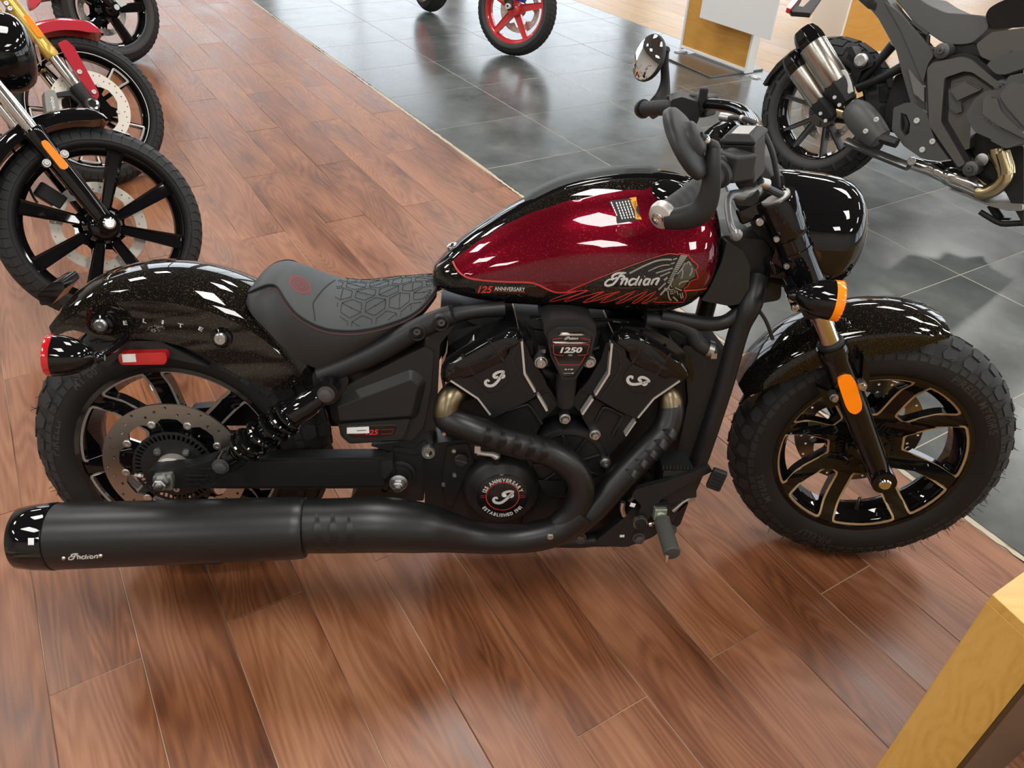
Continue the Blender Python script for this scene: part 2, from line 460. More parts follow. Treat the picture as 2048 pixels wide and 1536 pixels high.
# ---------------------------------------------------------------- floor
TY = -1.08005
def wood_mat(name, dark, mid, light, rough, scale=1., rings=1.):
    m = mat(name, mid, rough, 0, 0, .5)
    tc = nd(m, 'ShaderNodeTexCoord'); oi = nd(m, 'ShaderNodeObjectInfo')
    mp = nd(m, 'ShaderNodeMapping')
    mul = nd(m, 'ShaderNodeMath', operation='MULTIPLY'); mul.inputs[1].default_value = 57.
    lk(m, oi.outputs['Random'], mul.inputs[0])
    cmb = nd(m, 'ShaderNodeCombineXYZ')
    lk(m, mul.outputs[0], cmb.inputs[0]); lk(m, mul.outputs[0], cmb.inputs[1]); lk(m, mul.outputs[0], cmb.inputs[2])
    add = nd(m, 'ShaderNodeVectorMath', operation='ADD')
    lk(m, tc.outputs['Object'], add.inputs[0]); lk(m, cmb.outputs[0], add.inputs[1])
    mp.inputs['Scale'].default_value = (.9 * scale, 6.5 * scale, 3 * scale)
    lk(m, add.outputs[0], mp.inputs['Vector'])
    # cathedral figure: noise field cut into contour lines
    n1 = nd(m, 'ShaderNodeTexNoise', Scale=1.25, Detail=1.5, Roughness=.45, Distortion=.25)
    lk(m, mp.outputs[0], n1.inputs['Vector'])
    k = nd(m, 'ShaderNodeMath', operation='MULTIPLY'); k.inputs[1].default_value = 130. * rings
    lk(m, n1.outputs[0], k.inputs[0])
    fr = nd(m, 'ShaderNodeMath', operation='SINE')
    lk(m, k.outputs[0], fr.inputs[0])
    # fine pores along the plank
    mp2 = nd(m, 'ShaderNodeMapping'); mp2.inputs['Scale'].default_value = (7 * scale, 170 * scale, 40 * scale)
    lk(m, add.outputs[0], mp2.inputs['Vector'])
    n2 = nd(m, 'ShaderNodeTexNoise', Scale=1., Detail=2.)
    lk(m, mp2.outputs[0], n2.inputs['Vector'])
    # broad cloudy tone
    mp3 = nd(m, 'ShaderNodeMapping'); mp3.inputs['Scale'].default_value = (2.2 * scale, 9 * scale, 1)
    lk(m, add.outputs[0], mp3.inputs['Vector'])
    n3 = nd(m, 'ShaderNodeTexNoise', Scale=1., Detail=3.)
    lk(m, mp3.outputs[0], n3.inputs['Vector'])
    s1 = nd(m, 'ShaderNodeMath', operation='MULTIPLY_ADD'); s1.inputs[1].default_value = .06; s1.inputs[2].default_value = .06
    lk(m, fr.outputs[0], s1.inputs[0])
    s2 = nd(m, 'ShaderNodeMath', operation='MULTIPLY_ADD'); s2.inputs[1].default_value = .3
    lk(m, n2.outputs[0], s2.inputs[0]); lk(m, s1.outputs[0], s2.inputs[2])
    s3 = nd(m, 'ShaderNodeMath', operation='MULTIPLY_ADD'); s3.inputs[1].default_value = .75
    lk(m, n3.outputs[0], s3.inputs[0]); lk(m, s2.outputs[0], s3.inputs[2])
    s4 = nd(m, 'ShaderNodeMath', operation='MULTIPLY_ADD'); s4.inputs[1].default_value = .14
    lk(m, oi.outputs['Random'], s4.inputs[0]); lk(m, s3.outputs[0], s4.inputs[2])
    c = ramp(m, s4.outputs[0], [(.34, dark), (.62, mid), (.98, light)])
    lk(m, c, bs(m).inputs['Base Color'])
    rr = ramp(m, n3.outputs[0], [(.3, (rough - .05,) * 3), (.7, (rough + .07,) * 3)])
    lk(m, rr, bs(m).inputs['Roughness'])
    b = nd(m, 'ShaderNodeBump', Strength=.06, Distance=.0006)
    lk(m, n2.outputs[0], b.inputs['Height']); lk(m, b.outputs[0], bs(m).inputs['Normal'])
    return m
K['wood'] = wood_mat('red_brown_laminate', (.075, .021, .008), (.225, .081, .032), (.4, .178, .09), .36)
K['oakfloor'] = wood_mat('pale_oak_floor', (.3, .16, .06), (.46, .28, .12), (.58, .38, .19), .35, .8)
K['oak'] = wood_mat('honey_oak_panel', (.5, .23, .035), (.62, .31, .06), (.7, .38, .09), .4, 1.3, .6)
K['oaktop'] = wood_mat('light_oak_veneer', (.5, .27, .05), (.62, .36, .085), (.7, .44, .13), .35, 1.5, .5)
def tile_mat():
    m = mat('slate_grey_tile', (.06, .068, .07), .25, 0, 0, .5)
    tc = nd(m, 'ShaderNodeTexCoord'); oi = nd(m, 'ShaderNodeObjectInfo')
    cmb = nd(m, 'ShaderNodeCombineXYZ')
    mul = nd(m, 'ShaderNodeMath', operation='MULTIPLY'); mul.inputs[1].default_value = 31.
    lk(m, oi.outputs['Random'], mul.inputs[0])
    for i in range(3): lk(m, mul.outputs[0], cmb.inputs[i])
    add = nd(m, 'ShaderNodeVectorMath', operation='ADD')
    lk(m, tc.outputs['Object'], add.inputs[0]); lk(m, cmb.outputs[0], add.inputs[1])
    n = nd(m, 'ShaderNodeTexNoise', Scale=4.5, Detail=6., Roughness=.6)
    lk(m, add.outputs[0], n.inputs['Vector'])
    c = ramp(m, n.outputs[0], [(.3, (.066, .072, .07)), (.55, (.1, .107, .104)), (.75, (.14, .146, .14))])
    lk(m, c, bs(m).inputs['Base Color'])
    r = ramp(m, n.outputs[0], [(.35, (.19,) * 3), (.7, (.25,) * 3)])
    lk(m, r, bs(m).inputs['Roughness'])
    return m
K['tile'] = tile_mat()
K['grout'] = bumped(mat('sandy_grout', (.42, .37, .29), .8), 400, .001, .4)
K['filler'] = bumped(mat('crumbling_cream_filler', (.5, .44, .33), .8), 120, .004, .8)
K['wall'] = mat('warm_grey_wall', (.5, .46, .41), .7)
K['ceil'] = mat('ceiling_white', (.1, .1, .1), .8)
K['panel'] = mat('light_panel', (.9, .9, .9), .5)
lamp = bpy.data.lights.new('panel_lamp', 'AREA'); lamp.shape = 'RECTANGLE'; lamp.size = 1.2; lamp.size_y = .6; lamp.color = (1., .985, .95); lamp.energy = PANEL * PI * .72
K['alu'] = mat('window_aluminium', (.3, .31, .33), .4, .6)
def glass_mat():
    m = mat('window_glass', (1, 1, 1), 0)
    t = nd(m, 'ShaderNodeBsdfTransparent'); g_ = nd(m, 'ShaderNodeBsdfGlossy', Roughness=.01); x = nd(m, 'ShaderNodeMixShader'); x.inputs[0].default_value = .06
    lk(m, t.outputs[0], x.inputs[1]); lk(m, g_.outputs[0], x.inputs[2]); lk(m, x.outputs[0], m.node_tree.nodes['Material Output'].inputs[0])
    return m
K['glass'] = glass_mat()

K['seam'] = mat('dusty_seams', (.3, .2, .13), .8)
m = K['seam']; tc = nd(m, 'ShaderNodeTexCoord'); n_ = nd(m, 'ShaderNodeTexNoise', Scale=2.2, Detail=2.); lk(m, tc.outputs['Object'], n_.inputs['Vector']); lk(m, ramp(m, n_.outputs[0], [(.42, (.07, .03, .018)), (.56, (.5, .4, .3))]), bs(m).inputs['Base Color'])
g = G(); g.box((0, 0, -.0516), (40, 40, .1))
floor = obj('floor', g, 'seam'); floor['kind'] = 'structure'
floor.rotation_euler = (0, 0, TY)
def piece(name, sx, sy, m, t=.011, bev=.0008):
    g = G(); x, y = sx / 2, sy / 2
    g.loft([[(-x, -y, -t), (x, -y, -t), (x, y, -t), (-x, y, -t)], [(-x, -y, -bev), (x, -y, -bev), (x, y, -bev), (-x, y, -bev)],
            [(-x + bev, -y + bev, 0), (x - bev, -y + bev, 0), (x - bev, y - bev, 0), (-x + bev, y - bev, 0)]])
    me = bpy.data.meshes.new(name); me.from_pydata(g.v, [], g.f); me.materials.append(K[m])
    return me
def lay(me, name, x, y, z=0.):
    o = bpy.data.objects.new(name, me); COL.objects.link(o); o.parent = floor; o.location = (x, y, z)
    return o
PW, PL = .179, 1.205
pl_full = piece('plank', PL - .0016, PW - .0016, 'wood')
for k in range(-6, 10):
    yc = -.012 + PW * (k + .5)
    j0 = .2 if k % 2 == 0 else .81
    for n in range(-7, 3):
        xc = j0 + PL * (n - .5)
        if xc < -2.2 - .9 * max(0, .9 - yc) * 0 - 5.4 or (yc < -.5 and xc < -5): continue
        lay(pl_full, 'plank', xc, yc, R.uniform(-.0004, .0)).rotation_euler = (R.gauss(0, .0022), R.gauss(0, .0004), 0)
# dark tiles
g = G(); g.box((-3., 3.134, -.006), (18., 2.652, .0106)); obj('grout_bed', g, 'grout', floor)
ys = [1.8, 2.396, 3.019, 3.64, 4.265, 4.455]
tm = {}
for i in range(5):
    h = ys[i + 1] - ys[i] - .004
    me = piece('tile', .5965, h, 'tile', .012, .0006)
    for n in range(-12, 9):
        lay(me, 'tile', -4.218 + .6 * (n + .5) + .3 * 0, (ys[i] + ys[i + 1]) / 2)
# pale oak boards beyond the tiles
ok = piece('oak_board', 1.998, .1985, 'oakfloor')
for k in range(26):
    for n in range(-4, 3):
        xc = -1. + 2. * n + (0, .9, .4, 1.4)[k % 4]
        if k > 10 and n < -3: continue
        lay(ok, 'oak_board', xc, 4.46 + .2 * (k + .5))
# ragged filler strip between wood and tile
g = G(); a = []; b = []
n = 420
for i in range(n):
    x = -7. + 9.2 * i / (n - 1)
    a.append((x, 1.779 + R.uniform(-.001, .006), .0006)); b.append((x, 1.7985 + R.uniform(-.007, .002), .0004))
g.loft([a, b], cap=False, loop=False)
t = obj('trim_1', g, 'filler', floor); t['kind'] = 'structure'

# ---------------------------------------------------------------- room shell
X0, X1, Y0, Y1, ZC = -9., 13., -6., 13., 3.7
def wall(name, c, d):
    g = G(); g.box(c, d); o = obj(name, g, 'wall'); o['kind'] = 'structure'; return o
wall('wall_left', (X0, (Y0 + Y1) / 2, ZC / 2), (.1, Y1 - Y0, ZC))
wall('wall_near', ((X0 + X1) / 2, Y0, ZC / 2), (X1 - X0, .1, ZC))
def glazed(name, horizontal, at, a0, a1, idx):
    """wall with a row of tall windows between a plinth and a header"""
    g = G()
    mk = (lambda a, z, la, lz: ((a, at, z), (la, .12, lz))) if horizontal else (lambda a, z, la, lz: ((at, a, z), (.12, la, lz)))
    mid = (a0 + a1) / 2; ln = a1 - a0
    g.box(*mk(mid, .2, ln, .4)); g.box(*mk(mid, 3.52, ln, .36))
    nb = int(ln // 3)
    for i in range(nb + 1): g.box(*mk(a0 + ln * i / nb, 1.87, .35, 2.94))
    o = obj(name, g, 'wall'); o['kind'] = 'structure'
    for i in range(nb):
        c = a0 + ln * (i + .5) / nb; wd = ln / nb - .35
        f = G()
        for da in (-wd / 2, 0, wd / 2): f.box(*mk(c + da, 1.87, .06, 2.94))
        for z in (.42, 2.6, 3.32): f.box(*mk(c, z, wd, .05))
        fo = obj('window_%d' % (idx + i), f, 'alu'); fo['kind'] = 'structure'
        p = G(); cc, dd = mk(c, 1.87, wd, 2.94); dd = tuple(.012 if v == .12 else v for v in dd); p.box(cc, dd)
        obj('pane', p, 'glass', fo)
    return nb
nb = glazed('wall_far', True, Y1, X0, X1, 1)
glazed('wall_right', False, X1, Y0, Y1, 1 + nb)
g = G(); g.box(((X0 + X1) / 2, (Y0 + Y1) / 2, ZC + .05), (X1 - X0, Y1 - Y0, .1))
o = obj('ceiling', g, 'ceil'); o['kind'] = 'structure'
# lamps: square panels let into the ceiling
fr = G()
for c, d in (((0, -.31, .0), (1.24, .02, .03)), ((0, .31, .0), (1.24, .02, .03)), ((-.61, 0, 0), (.02, .6, .03)), ((.61, 0, 0), (.02, .6, .03))): fr.box(c, d)
pn = G(); pn.add([(-.6, -.3, 0), (-.6, .3, 0), (.6, .3, 0), (.6, -.3, 0)], [(0, 1, 2, 3)])
first = None
for i in range(5):
    for j in range(5):
        x, y = -5.8 + 3.2 * i, -4.2 + 2.9 * j
        if first is None:
            L = obj('ceiling_light', fr, 'white'); D = obj('diffuser', pn, 'panel', L); first = (L, D)
        else:
            L = first[0].copy(); COL.objects.link(L); D = first[1].copy(); COL.objects.link(D); D.parent = L
        lo = bpy.data.objects.new('panel_lamp', lamp); COL.objects.link(lo); lo.parent = L; lo.location = (0, 0, -.004)
        L.location = (x, y, ZC - .02); L.rotation_euler = (0, 0, TY)
        tag(L, 'square white light panel let into the showroom ceiling', 'ceiling light', 'ceiling light panels')

for nm, p, rot, sx_, sy_ in (('daylight_far', ((X0 + X1) / 2, Y1 - .07, 1.87), (PI / 2, 0, 0), X1 - X0, 2.94), ('daylight_right', (X1 - .07, (Y0 + Y1) / 2, 1.87), (PI / 2, 0, -PI / 2), Y1 - Y0, 2.94)):
    la = bpy.data.lights.new(nm, 'AREA'); la.shape = 'RECTANGLE'; la.size = sx_; la.size_y = sy_; la.cycles.is_portal = True
    lo = bpy.data.objects.new(nm, la); COL.objects.link(lo); lo.location = p; lo.rotation_euler = rot
    lo.rotation_euler = (V((0, -1, 0)) if nm == 'daylight_far' else V((-1, 0, 0))).to_track_quat('-Z', 'Y').to_euler()

# ---------------------------------------------------------------- display furniture
def slabbox(g, p0, h1, l1, h2, l2, z0, z1):
    """upright block: corner p0, side l1 along heading h1, side l2 along heading h2"""
    p = V((p0[0], p0[1])); a = V((math.cos(h1), math.sin(h1))) * l1; b = V((math.cos(h2), math.sin(h2))) * l2
    q = [p, p + a, p + a + b, p + b]
    return g.loft([[(v.x, v.y, z0) for v in q], [(v.x, v.y, z1) for v in q]])
K['darkside'] = mat('dark_brown_side', (.06, .036, .012), .4)  # flat dark brown for the broad side of the plinth
g = G(); slabbox(g, (1.26, -.695), math.radians(29), .9, math.radians(-69.5), .082, 0, .735)
o = obj('display_plinth', g, 'oaktop', bevel=.0012)
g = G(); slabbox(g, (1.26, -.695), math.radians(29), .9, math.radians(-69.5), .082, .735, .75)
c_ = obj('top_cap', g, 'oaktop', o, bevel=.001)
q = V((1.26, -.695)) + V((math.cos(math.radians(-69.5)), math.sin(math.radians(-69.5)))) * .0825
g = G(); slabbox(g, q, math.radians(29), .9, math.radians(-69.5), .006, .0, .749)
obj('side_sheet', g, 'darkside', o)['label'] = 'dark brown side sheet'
tag(o, 'light oak veneered plinth cut off by the near right corner of the frame', 'display stand')

K['whitepaint'] = mat('white_lacquer', (.86, .86, .85), .35)
K['plate'] = mat('brushed_base_plate', (.22, .2, .18), .3, .8)
def info_stand(p_l, p_r, deep, ht, name_label, seam=.52):
    pl, pr = V(p_l[:2]), V(p_r[:2]); d = (pr - pl); wd = d.length; hd = math.atan2(d.y, d.x)
    root = empty('info_stand', None, (pl.x, pl.y, 0), (0, 0, hd))
    g = G(); t = .018                       # local: x along the face, -y towards the viewer
    g.box((t / 2, deep / 2, ht / 2), (t, deep, ht)); g.box((wd - t / 2, deep / 2, ht / 2), (t, deep, ht)); g.box((wd / 2, deep / 2, t / 2 + .012), (wd - 2 * t, deep, t)); g.box((wd / 2, deep / 2, ht - t / 2), (wd - 2 * t, deep, t))
    obj('frame', g, 'whitepaint', root, bevel=.001)
    g = G(); g.box((wd / 2, deep / 2 + .004, (seam + .03) / 2), (wd - 2 * t, deep - .012, seam - .03)); obj('lower_panel', g, 'oak', root)
    g = G(); g.box((wd / 2, deep / 2 + .004, (seam + .003 + ht - t) / 2), (wd - 2 * t, deep - .012, ht - t - seam - .003)); obj('upper_panel', g, 'oak', root)
    return root, wd
st, wd = info_stand((2.2308,4.7986,0), (2.5601,4.1957,0), .075, 1.5, '')
st.location.z = .012
tag(st, 'honey oak info stand in white frame carrying a blank white board', 'display stand')
g = G(); bp_ = [(2.0898,4.5297,0),(2.2891,4.1015,-0),(2.73,4.331,0),(2.5659,4.8776,0)]
g.loft([[(p[0], p[1], 0.0005) for p in bp_], [(p[0], p[1], .012) for p in bp_]]); b = obj('base_plate', g, 'plate', bevel=.002)
b.parent = st; b.matrix_parent_inverse = (M.Translation(st.location) @ M.Rotation(st.rotation_euler.z, 4, 'Z')).inverted()
g = G(); g.box((wd * .86, -.1, .78), (.66, .014, 1.0)); obj('white_board', g, 'whitepaint', st, bevel=.001)
g = G(); g.box((wd * .6, -.046, .8), (.05, .1, .05)); obj('board_bracket', g, 'alu', st)
K['puck'] = mat('clear_puck', (.55, .58, .58), .1, .2, .5)
for p, lb in (((2.2174,4.7558,0), 'left'), ((2.622,4.155,0), 'right')):
    g = G(); g.lathe([(.035, .0003), (.035, .006), (.028, .009)], (p[0], p[1], 0), (0, 0, 1), 24); o = obj('floor_disc', g, 'puck')
    tag(o, 'clear round floor disc at the %s foot of the oak info stand' % ('far' if lb == 'left' else 'near'), 'disc')
st2, wd2 = info_stand((3.3873,4.6904,0), (3.9123,4.7179,0), .35, 1.4, '', .75)
st2.rotation_euler.z += 0.25
tag(st2, 'oak and white stand half hidden behind the grey adventure motorcycle', 'display stand')


# ---------------------------------------------------------------- wheels
def arc(r, a0, a1, n): return [(r * math.cos(lerp(a0, a1, i / (n - 1))), r * math.sin(lerp(a0, a1, i / (n - 1)))) for i in range(n)]
D = math.radians
def circ2(r, n=24, c=(0, 0), ph=0): return [(c[0] + r * math.cos(2 * PI * i / n + ph), c[1] + r * math.sin(2 * PI * i / n + ph)) for i in range(n)]
def rim_barrel(g, R0, w_, depth=.026, n=72, lip=.0098):
    """wheel rim ring; R0 flange radius, w_ half width"""
    p = [(R0, -w_), (R0, -w_ + .006), (R0 - .014, -w_ + .014), (R0 - depth, -w_ * .35), (R0 - depth, w_ * .35), (R0 - .014, w_ - .014), (R0, w_ - .006), (R0, w_),
         (R0 - lip, w_), (R0 - lip - .0012, w_ - .012), (R0 - depth - .007, w_ * .3), (R0 - depth - .007, -w_ * .3), (R0 - lip - .0012, -w_ + .012), (R0 - lip, -w_)]
    return g.loft([[(r_ * math.cos(2 * PI * k / n), h, r_ * math.sin(2 * PI * k / n)) for r_, h in p] for k in range(n)], closed=True)
def tyre_prof(RT, tw, rb, wb):
    rc = tw * 1.06; out = []
    for i in range(-10, 11):
        a = D(7.4 * i); out.append((RT - .0055 - rc + rc * math.cos(a), tw * math.sin(a) * 1.03))
    r_, h = out[-1]
    side = [(lerp(r_, rb, .35), h * 1.0), (lerp(r_, rb, .65), lerp(h, wb, .35) + .001), (lerp(r_, rb, .88), lerp(h, wb, .8)), (rb, wb - .002)]
    out = [(a, -b) for a, b in reversed(side)] + out + side
    return out
def make_tyre(parent, RT, tw, rb, wb, name='tyre', text=None, blocks=True, nrep=34, hairs=0, m='rubber'):
    p = tyre_prof(RT, tw, rb, wb); n = 80
    g = G()
    inner = [(rb, wb - .004), (rb - .004, 0), (rb, -wb + .004)]
    pp = p + inner
    g.loft([[(r_ * math.cos(2 * PI * k / n), h, r_ * math.sin(2 * PI * k / n)) for r_, h in pp] for k in range(n)], closed=True)
    t = obj(name, g, m, parent, 50)
    rc = tw * 1.06
    def S(th, u, h):
        a = D(74 * u); r_ = RT - .0055 - rc + (rc + h) * math.cos(a); y = (tw * 1.03 + h) * math.sin(a)
        return (r_ * math.cos(th), y, r_ * math.sin(th))
    def block(g, poly, h=.0032):
        lo = [S(th, u, -.003) for th, u in poly]; hi = [S(th, u, h) for th, u in poly]
        g.loft([lo, hi])
    if blocks:
        g = G(); st = 2 * PI / nrep
        for k in range(nrep):
            a = k * st
            if blocks == 'trail':       # angular lugs
                for s in (1, -1):
                    o = 0 if s > 0 else st * .5
                    block(g, [(a + o, .04 * s), (a + o + st * .36, .02 * s), (a + o + st * .62, .16 * s), (a + o + st * .72, .42 * s), (a + o + st * .3, .46 * s), (a + o + st * .12, .22 * s)])
                    block(g, [(a + o + st * .42, .52 * s), (a + o + st * .86, .48 * s), (a + o + st * 1.06, .66 * s), (a + o + st * .98, .78 * s), (a + o + st * .5, .8 * s), (a + o + st * .38, .66 * s)], .002)
                    block(g, [(a + o + st * .05, .84 * s), (a + o + st * .5, .85 * s), (a + o + st * .52, .99 * s), (a + o + st * .08, .99 * s)], .0012)
                    block(g, [(a + o + st * .6, .85 * s), (a + o + st * .95, .84 * s), (a + o + st * .95, .98 * s), (a + o + st * .62, .98 * s)], .0012)
            elif blocks == 'knob':
                for s in (1, -1):
                    block(g, [(a, .03 * s), (a + st * .8, .03 * s), (a + st * .86, .3 * s), (a + st * .06, .34 * s)], .009)
                    block(g, [(a + st * .4, .38 * s), (a + st * 1.2, .36 * s), (a + st * 1.22, .66 * s), (a + st * .42, .68 * s)], .009)
                    block(g, [(a + st * .1, .73 * s), (a + st * .85, .72 * s), (a + st * .85, .98 * s), (a + st * .12, .98 * s)], .009)
            else:                       # road tread: sheets between slanted sipes
                for s in (1, -1):
                    o = 0 if s > 0 else st * .5
                    block(g, [(a + o, .0), (a + o + st * .93, .0), (a + o + st * 1.25, .3 * s), (a + o + st * 1.5, .62 * s), (a + o + st * .62, .66 * s), (a + o + st * .32, .3 * s)], .004)
                    block(g, [(a + o + st * .66, .67 * s), (a + o + st * 1.52, .63 * s), (a + o + st * 1.62, .97 * s), (a + o + st * .64, .97 * s)], .0036)
        obj('tread', g, 'tread', t, 30)
    if text:
        g = G()
        side = [q for q in p if q[1] < 0][:5]
        def ysurf(r_):
            pr = sorted((q[0], q[1]) for q in p if q[1] < 0)
            for i in range(len(pr) - 1):
                if pr[i][0] <= r_ <= pr[i + 1][0]: return lerp(pr[i][1], pr[i + 1][1], (r_ - pr[i][0]) / max(pr[i + 1][0] - pr[i][0], 1e-6))
            return pr[-1][1]
        for s, size, rad, ang in text:
            for vs, fs in arctext(s, size, (0, 0), rad, D(ang), bold=.004 * size / .02 * .1):
                g.add([(x, ysurf(math.hypot(x, z)) - .0008, z) for x, z in vs], fs)
        if g.v: obj('sidewall_lettering', g, 'tyretext', t)
    if hairs:
        g = G()
        for k in range(hairs):
            a = R.uniform(0, 2 * PI); u = R.choice((-.97, -.8, .8, .97, .5, -.5)) + R.uniform(-.03, .03)
            b = V(S(a, u, .003)); e = V(S(a + R.uniform(-.02, .02), u + R.uniform(-.06, .06), R.uniform(.011, .021)))
            g.tube([b, e], [.0009, .0005], 3)
        obj('moulding_whiskers', g, 'rubber', t, kind='stuff')
    return t
def scout_wheel(name, parent, loc, rot_y, yf, depth_in, line, w_, valve=110):
    """cast wheel with eight windows, wide and narrow in turn, machined edge lines"""
    g = G(); rim_barrel(g, .2185, w_)
    yo = lambda p: tab([(.09, depth_in), (.165, depth_in * .6 - yf * .4), (.204, -yf), (.23, -yf)], math.hypot(*p))[0]
    wins = []
    hw = .0205
    for k in range(8):
        wide = k % 2 == 0
        c = D(rot_y + 45 * k); half = D(25.5 if wide else 19.5); ri = .087 if wide else .098; ro = .2035
        a0, a1 = c - half + math.asin(hw / ro), c + half - math.asin(hw / ro)
        b0, b1 = c - half + math.asin(hw / ri), c + half - math.asin(hw / ri)
        po = arc(ro, a0, a1, 10); pi_ = arc(ri, b1, b0, 3)
        mid1 = [tuple(V(po[-1]).lerp(V(pi_[0]), t)) for t in (.12, .24, .34, .5, .75)]; mid2 = [tuple(V(pi_[-1]).lerp(V(po[0]), t)) for t in (.25, .5, .66, .76, .88)]
        wins.append(rnd(po + mid1 + pi_ + mid2, .007, 2))
    outer = circ2(.2085, 96)
    # concentric support points keep the dished face smooth
    g2 = G(); g2.prism(outer, wins + [circ2(.03, 16)], lambda p: yo(p), lambda p: yo(p) + .026)
    g.add(g2.v, g2.f)
    root = obj(name, g, 'gloss', parent, 40)
    root.location = loc
    g = G()
    for wn in wins: g.prism(offset(wn, .005), [wn], lambda p: yo(p) - .0009, lambda p: yo(p) + .0015)
    obj('machined_edge_lines', g, line, root, 30)
    g = G(); g.lathe([(.03, -.03), (.048, -.028), (.056, -.005), (.06, .03), (.045, .05)], (0, 0, 0), (0, 1, 0), 32)
    for k in range(8):
        a = D(rot_y + 22.5 + 45 * k); g.lathe([(.006, -.02), (.006, -.014)], (.041 * math.cos(a), -.012, .041 * math.sin(a)), (0, 1, 0), 8)
    obj('hub', g, 'gloss', root, 40)
    g = G(); a = D(valve)
    g.tube([(.188 * math.cos(a), 0, .188 * math.sin(a)), (.16 * math.cos(a), -.01, .16 * math.sin(a))], [.004, .004], 8)
    g.tube([(.163 * math.cos(a), -.009, .163 * math.sin(a)), (.150 * math.cos(a), -.013, .150 * math.sin(a))], [.0045, .0042], 8)
    obj('valve_stem', g, 'steel', root)
    return root
def wave_disc(parent, y, ro, ri, nb, ph, holes=30, t=.005, m='disc', lobes=True, rim=.034):
    """floating brake disc: drilled ring with lugs between cut-outs, carrier and bobbins"""
    inner = []
    for k in range(nb):
        a = ph + 2 * PI * k / nb; s = 2 * PI / nb
        for da, r_ in ((-.5, ro - rim), (-.3, ro - rim), (-.2, ro - rim - .005), (-.13, ri), (0, ri - .003), (.13, ri), (.2, ro - rim - .005), (.3, ro - rim)):
            inner.append((r_ * math.cos(a + da * s), r_ * math.sin(a + da * s)))
    hs = []
    for k in range(holes):
        a = 2 * PI * k / holes; r_ = ro - (.009, .0165, .024)[k % 3]
        hs.append(circ2(.0032, 7, (r_ * math.cos(a), r_ * math.sin(a))))
    g = G(); g.prism(circ2(ro, 72), [inner] + hs, y - t / 2, y + t / 2)
    d = obj('brake_disc', g, m, parent, 30)
    g = G()
    for k in range(nb):
        a = ph + 2 * PI * k / nb; g.bolt((ri * math.cos(a), y - t / 2, ri * math.sin(a)), .0085, .003)
    obj('disc_bobbins', g, 'bobbin', d)
    return d
def carrier(parent, y, ri, nb, ph, rin=.045, m='gloss'):
    g = G()
    out = []
    for k in range(nb):
        a = ph + 2 * PI * k / nb; s = 2 * PI / nb
        for da, r_ in ((-.5, ri * .72), (-.22, ri * .78), (-.11, ri + .004), (.11, ri + .004), (.22, ri * .78)):
            out.append((r_ * math.cos(a + da * s), r_ * math.sin(a + da * s)))
    hs = [circ2(rin, 24)]
    g.prism(out, hs, y, y + .006)
    return obj('disc_carrier', g, m, parent, 30)


# ================================================================ the main motorcycle
EYE_B, EYE_F = (0.6102,-1.5401,1.2207), (0.8614,-1.5773,1.3599)     # a point the printed marks are laid on from (bike and fork coordinates)
bike = empty('cruiser_motorcycle', None, (0, 0, .0015), (-0.20583, 0, 0))
tag(bike, 'black and dark red cruiser motorcycle leaning on its stand on the wood floor', 'motorcycle')
WB, RT = 1.562, .32
RAKE = D(29)
_ax = V((-math.sin(RAKE), 0, math.cos(RAKE))); _o = V((WB + .12, 0, 0))
STEER = M.Translation(_o) @ M.Rotation(-0.18374, 4, _ax) @ M.Translation(-_o)
def P(name, g, m, parent=None, **kw):              # part fixed to the frame
    return obj(name, g, m, parent or bike, **kw)
def F(name, g, m, parent=None, **kw):              # part that turns with the fork
    o = obj(name, g, m, parent or bike, **kw)
    if parent is None: o.matrix_local = STEER
    return o
xz = lambda pts, y: [(p[0], y, p[1]) for p in pts]

# --- wheels
rw = scout_wheel('rear_wheel', bike, (0, 0, .32), 72.5, .055, -.02, 'greyline', .062)
make_tyre(rw, RT, .076, .214, .058, text=[('PIRELLI', .026, .252, 166), ('MT 60', .022, .253, 128), ('150/80 B16', .014, .254, 55), ('MT 60', .022, .253, 215)], blocks='trail', nrep=34, hairs=260)
wave_disc(rw, -.09, .149, .106, 9, D(68), 36)
carrier(rw, -.088, .106, 9, D(68), .04)
g = G(); ns = 48
slots = []
for k in range(ns):
    a = 2 * PI * k / ns; w2 = .32 * 2 * PI / ns
    slots.append([(.069 * math.cos(a - w2), .069 * math.sin(a - w2)), (.081 * math.cos(a - w2 * .9), .081 * math.sin(a - w2 * .9)), (.081 * math.cos(a + w2 * .9), .081 * math.sin(a + w2 * .9)), (.069 * math.cos(a + w2), .069 * math.sin(a + w2))])
g.prism(circ2(.086, 64), slots + [circ2(.03, 20)], -.099, -.096)
P('abs_ring', g, 'plastic', rw, ang=30)
g = G(); g.lathe([(.036, -.09), (.036, -.118), (.031, -.121), (.029, -.112), (.02, -.112)], (0, 0, 0), (0, 1, 0), 32)
P('hub_collar', g, 'greyline', rw)
g = G()
for k in range(5):
    a = D(62 + 72 * k - 10); g.bolt((.05 * math.cos(a), -.099, .05 * math.sin(a)), .008, .007)
P('disc_bolts', g, 'steel', rw)
fw = scout_wheel('front_wheel', bike, (0, 0, 0), 9, .045, .0, 'gold', .052, -82)
fw.matrix_local = STEER @ M.Translation((WB, 0, .32))
make_tyre(fw, RT, .066, .214, .048, text=[('PIRELLI MT60RS', .024, .2515, 44), ('PIRELLI', .024, .2515, 252), ('MT60RS', .022, .2515, 205), ('130/90 B16', .013, .253, 318)], blocks='trail', nrep=36, hairs=260)
wave_disc(fw, .062, .149, .106, 6, D(20), 30)
carrier(fw, .06, .106, 6, D(20), .04)
g = G(); ns = 40
for k in range(ns):
    a = 2 * PI * k / ns; g.box((.058 * math.cos(a), -.006, .058 * math.sin(a)), (.018, .004, .003), M.Rotation(-a, 3, 'Y'))
P('hub_ribs', g, 'cast', fw)

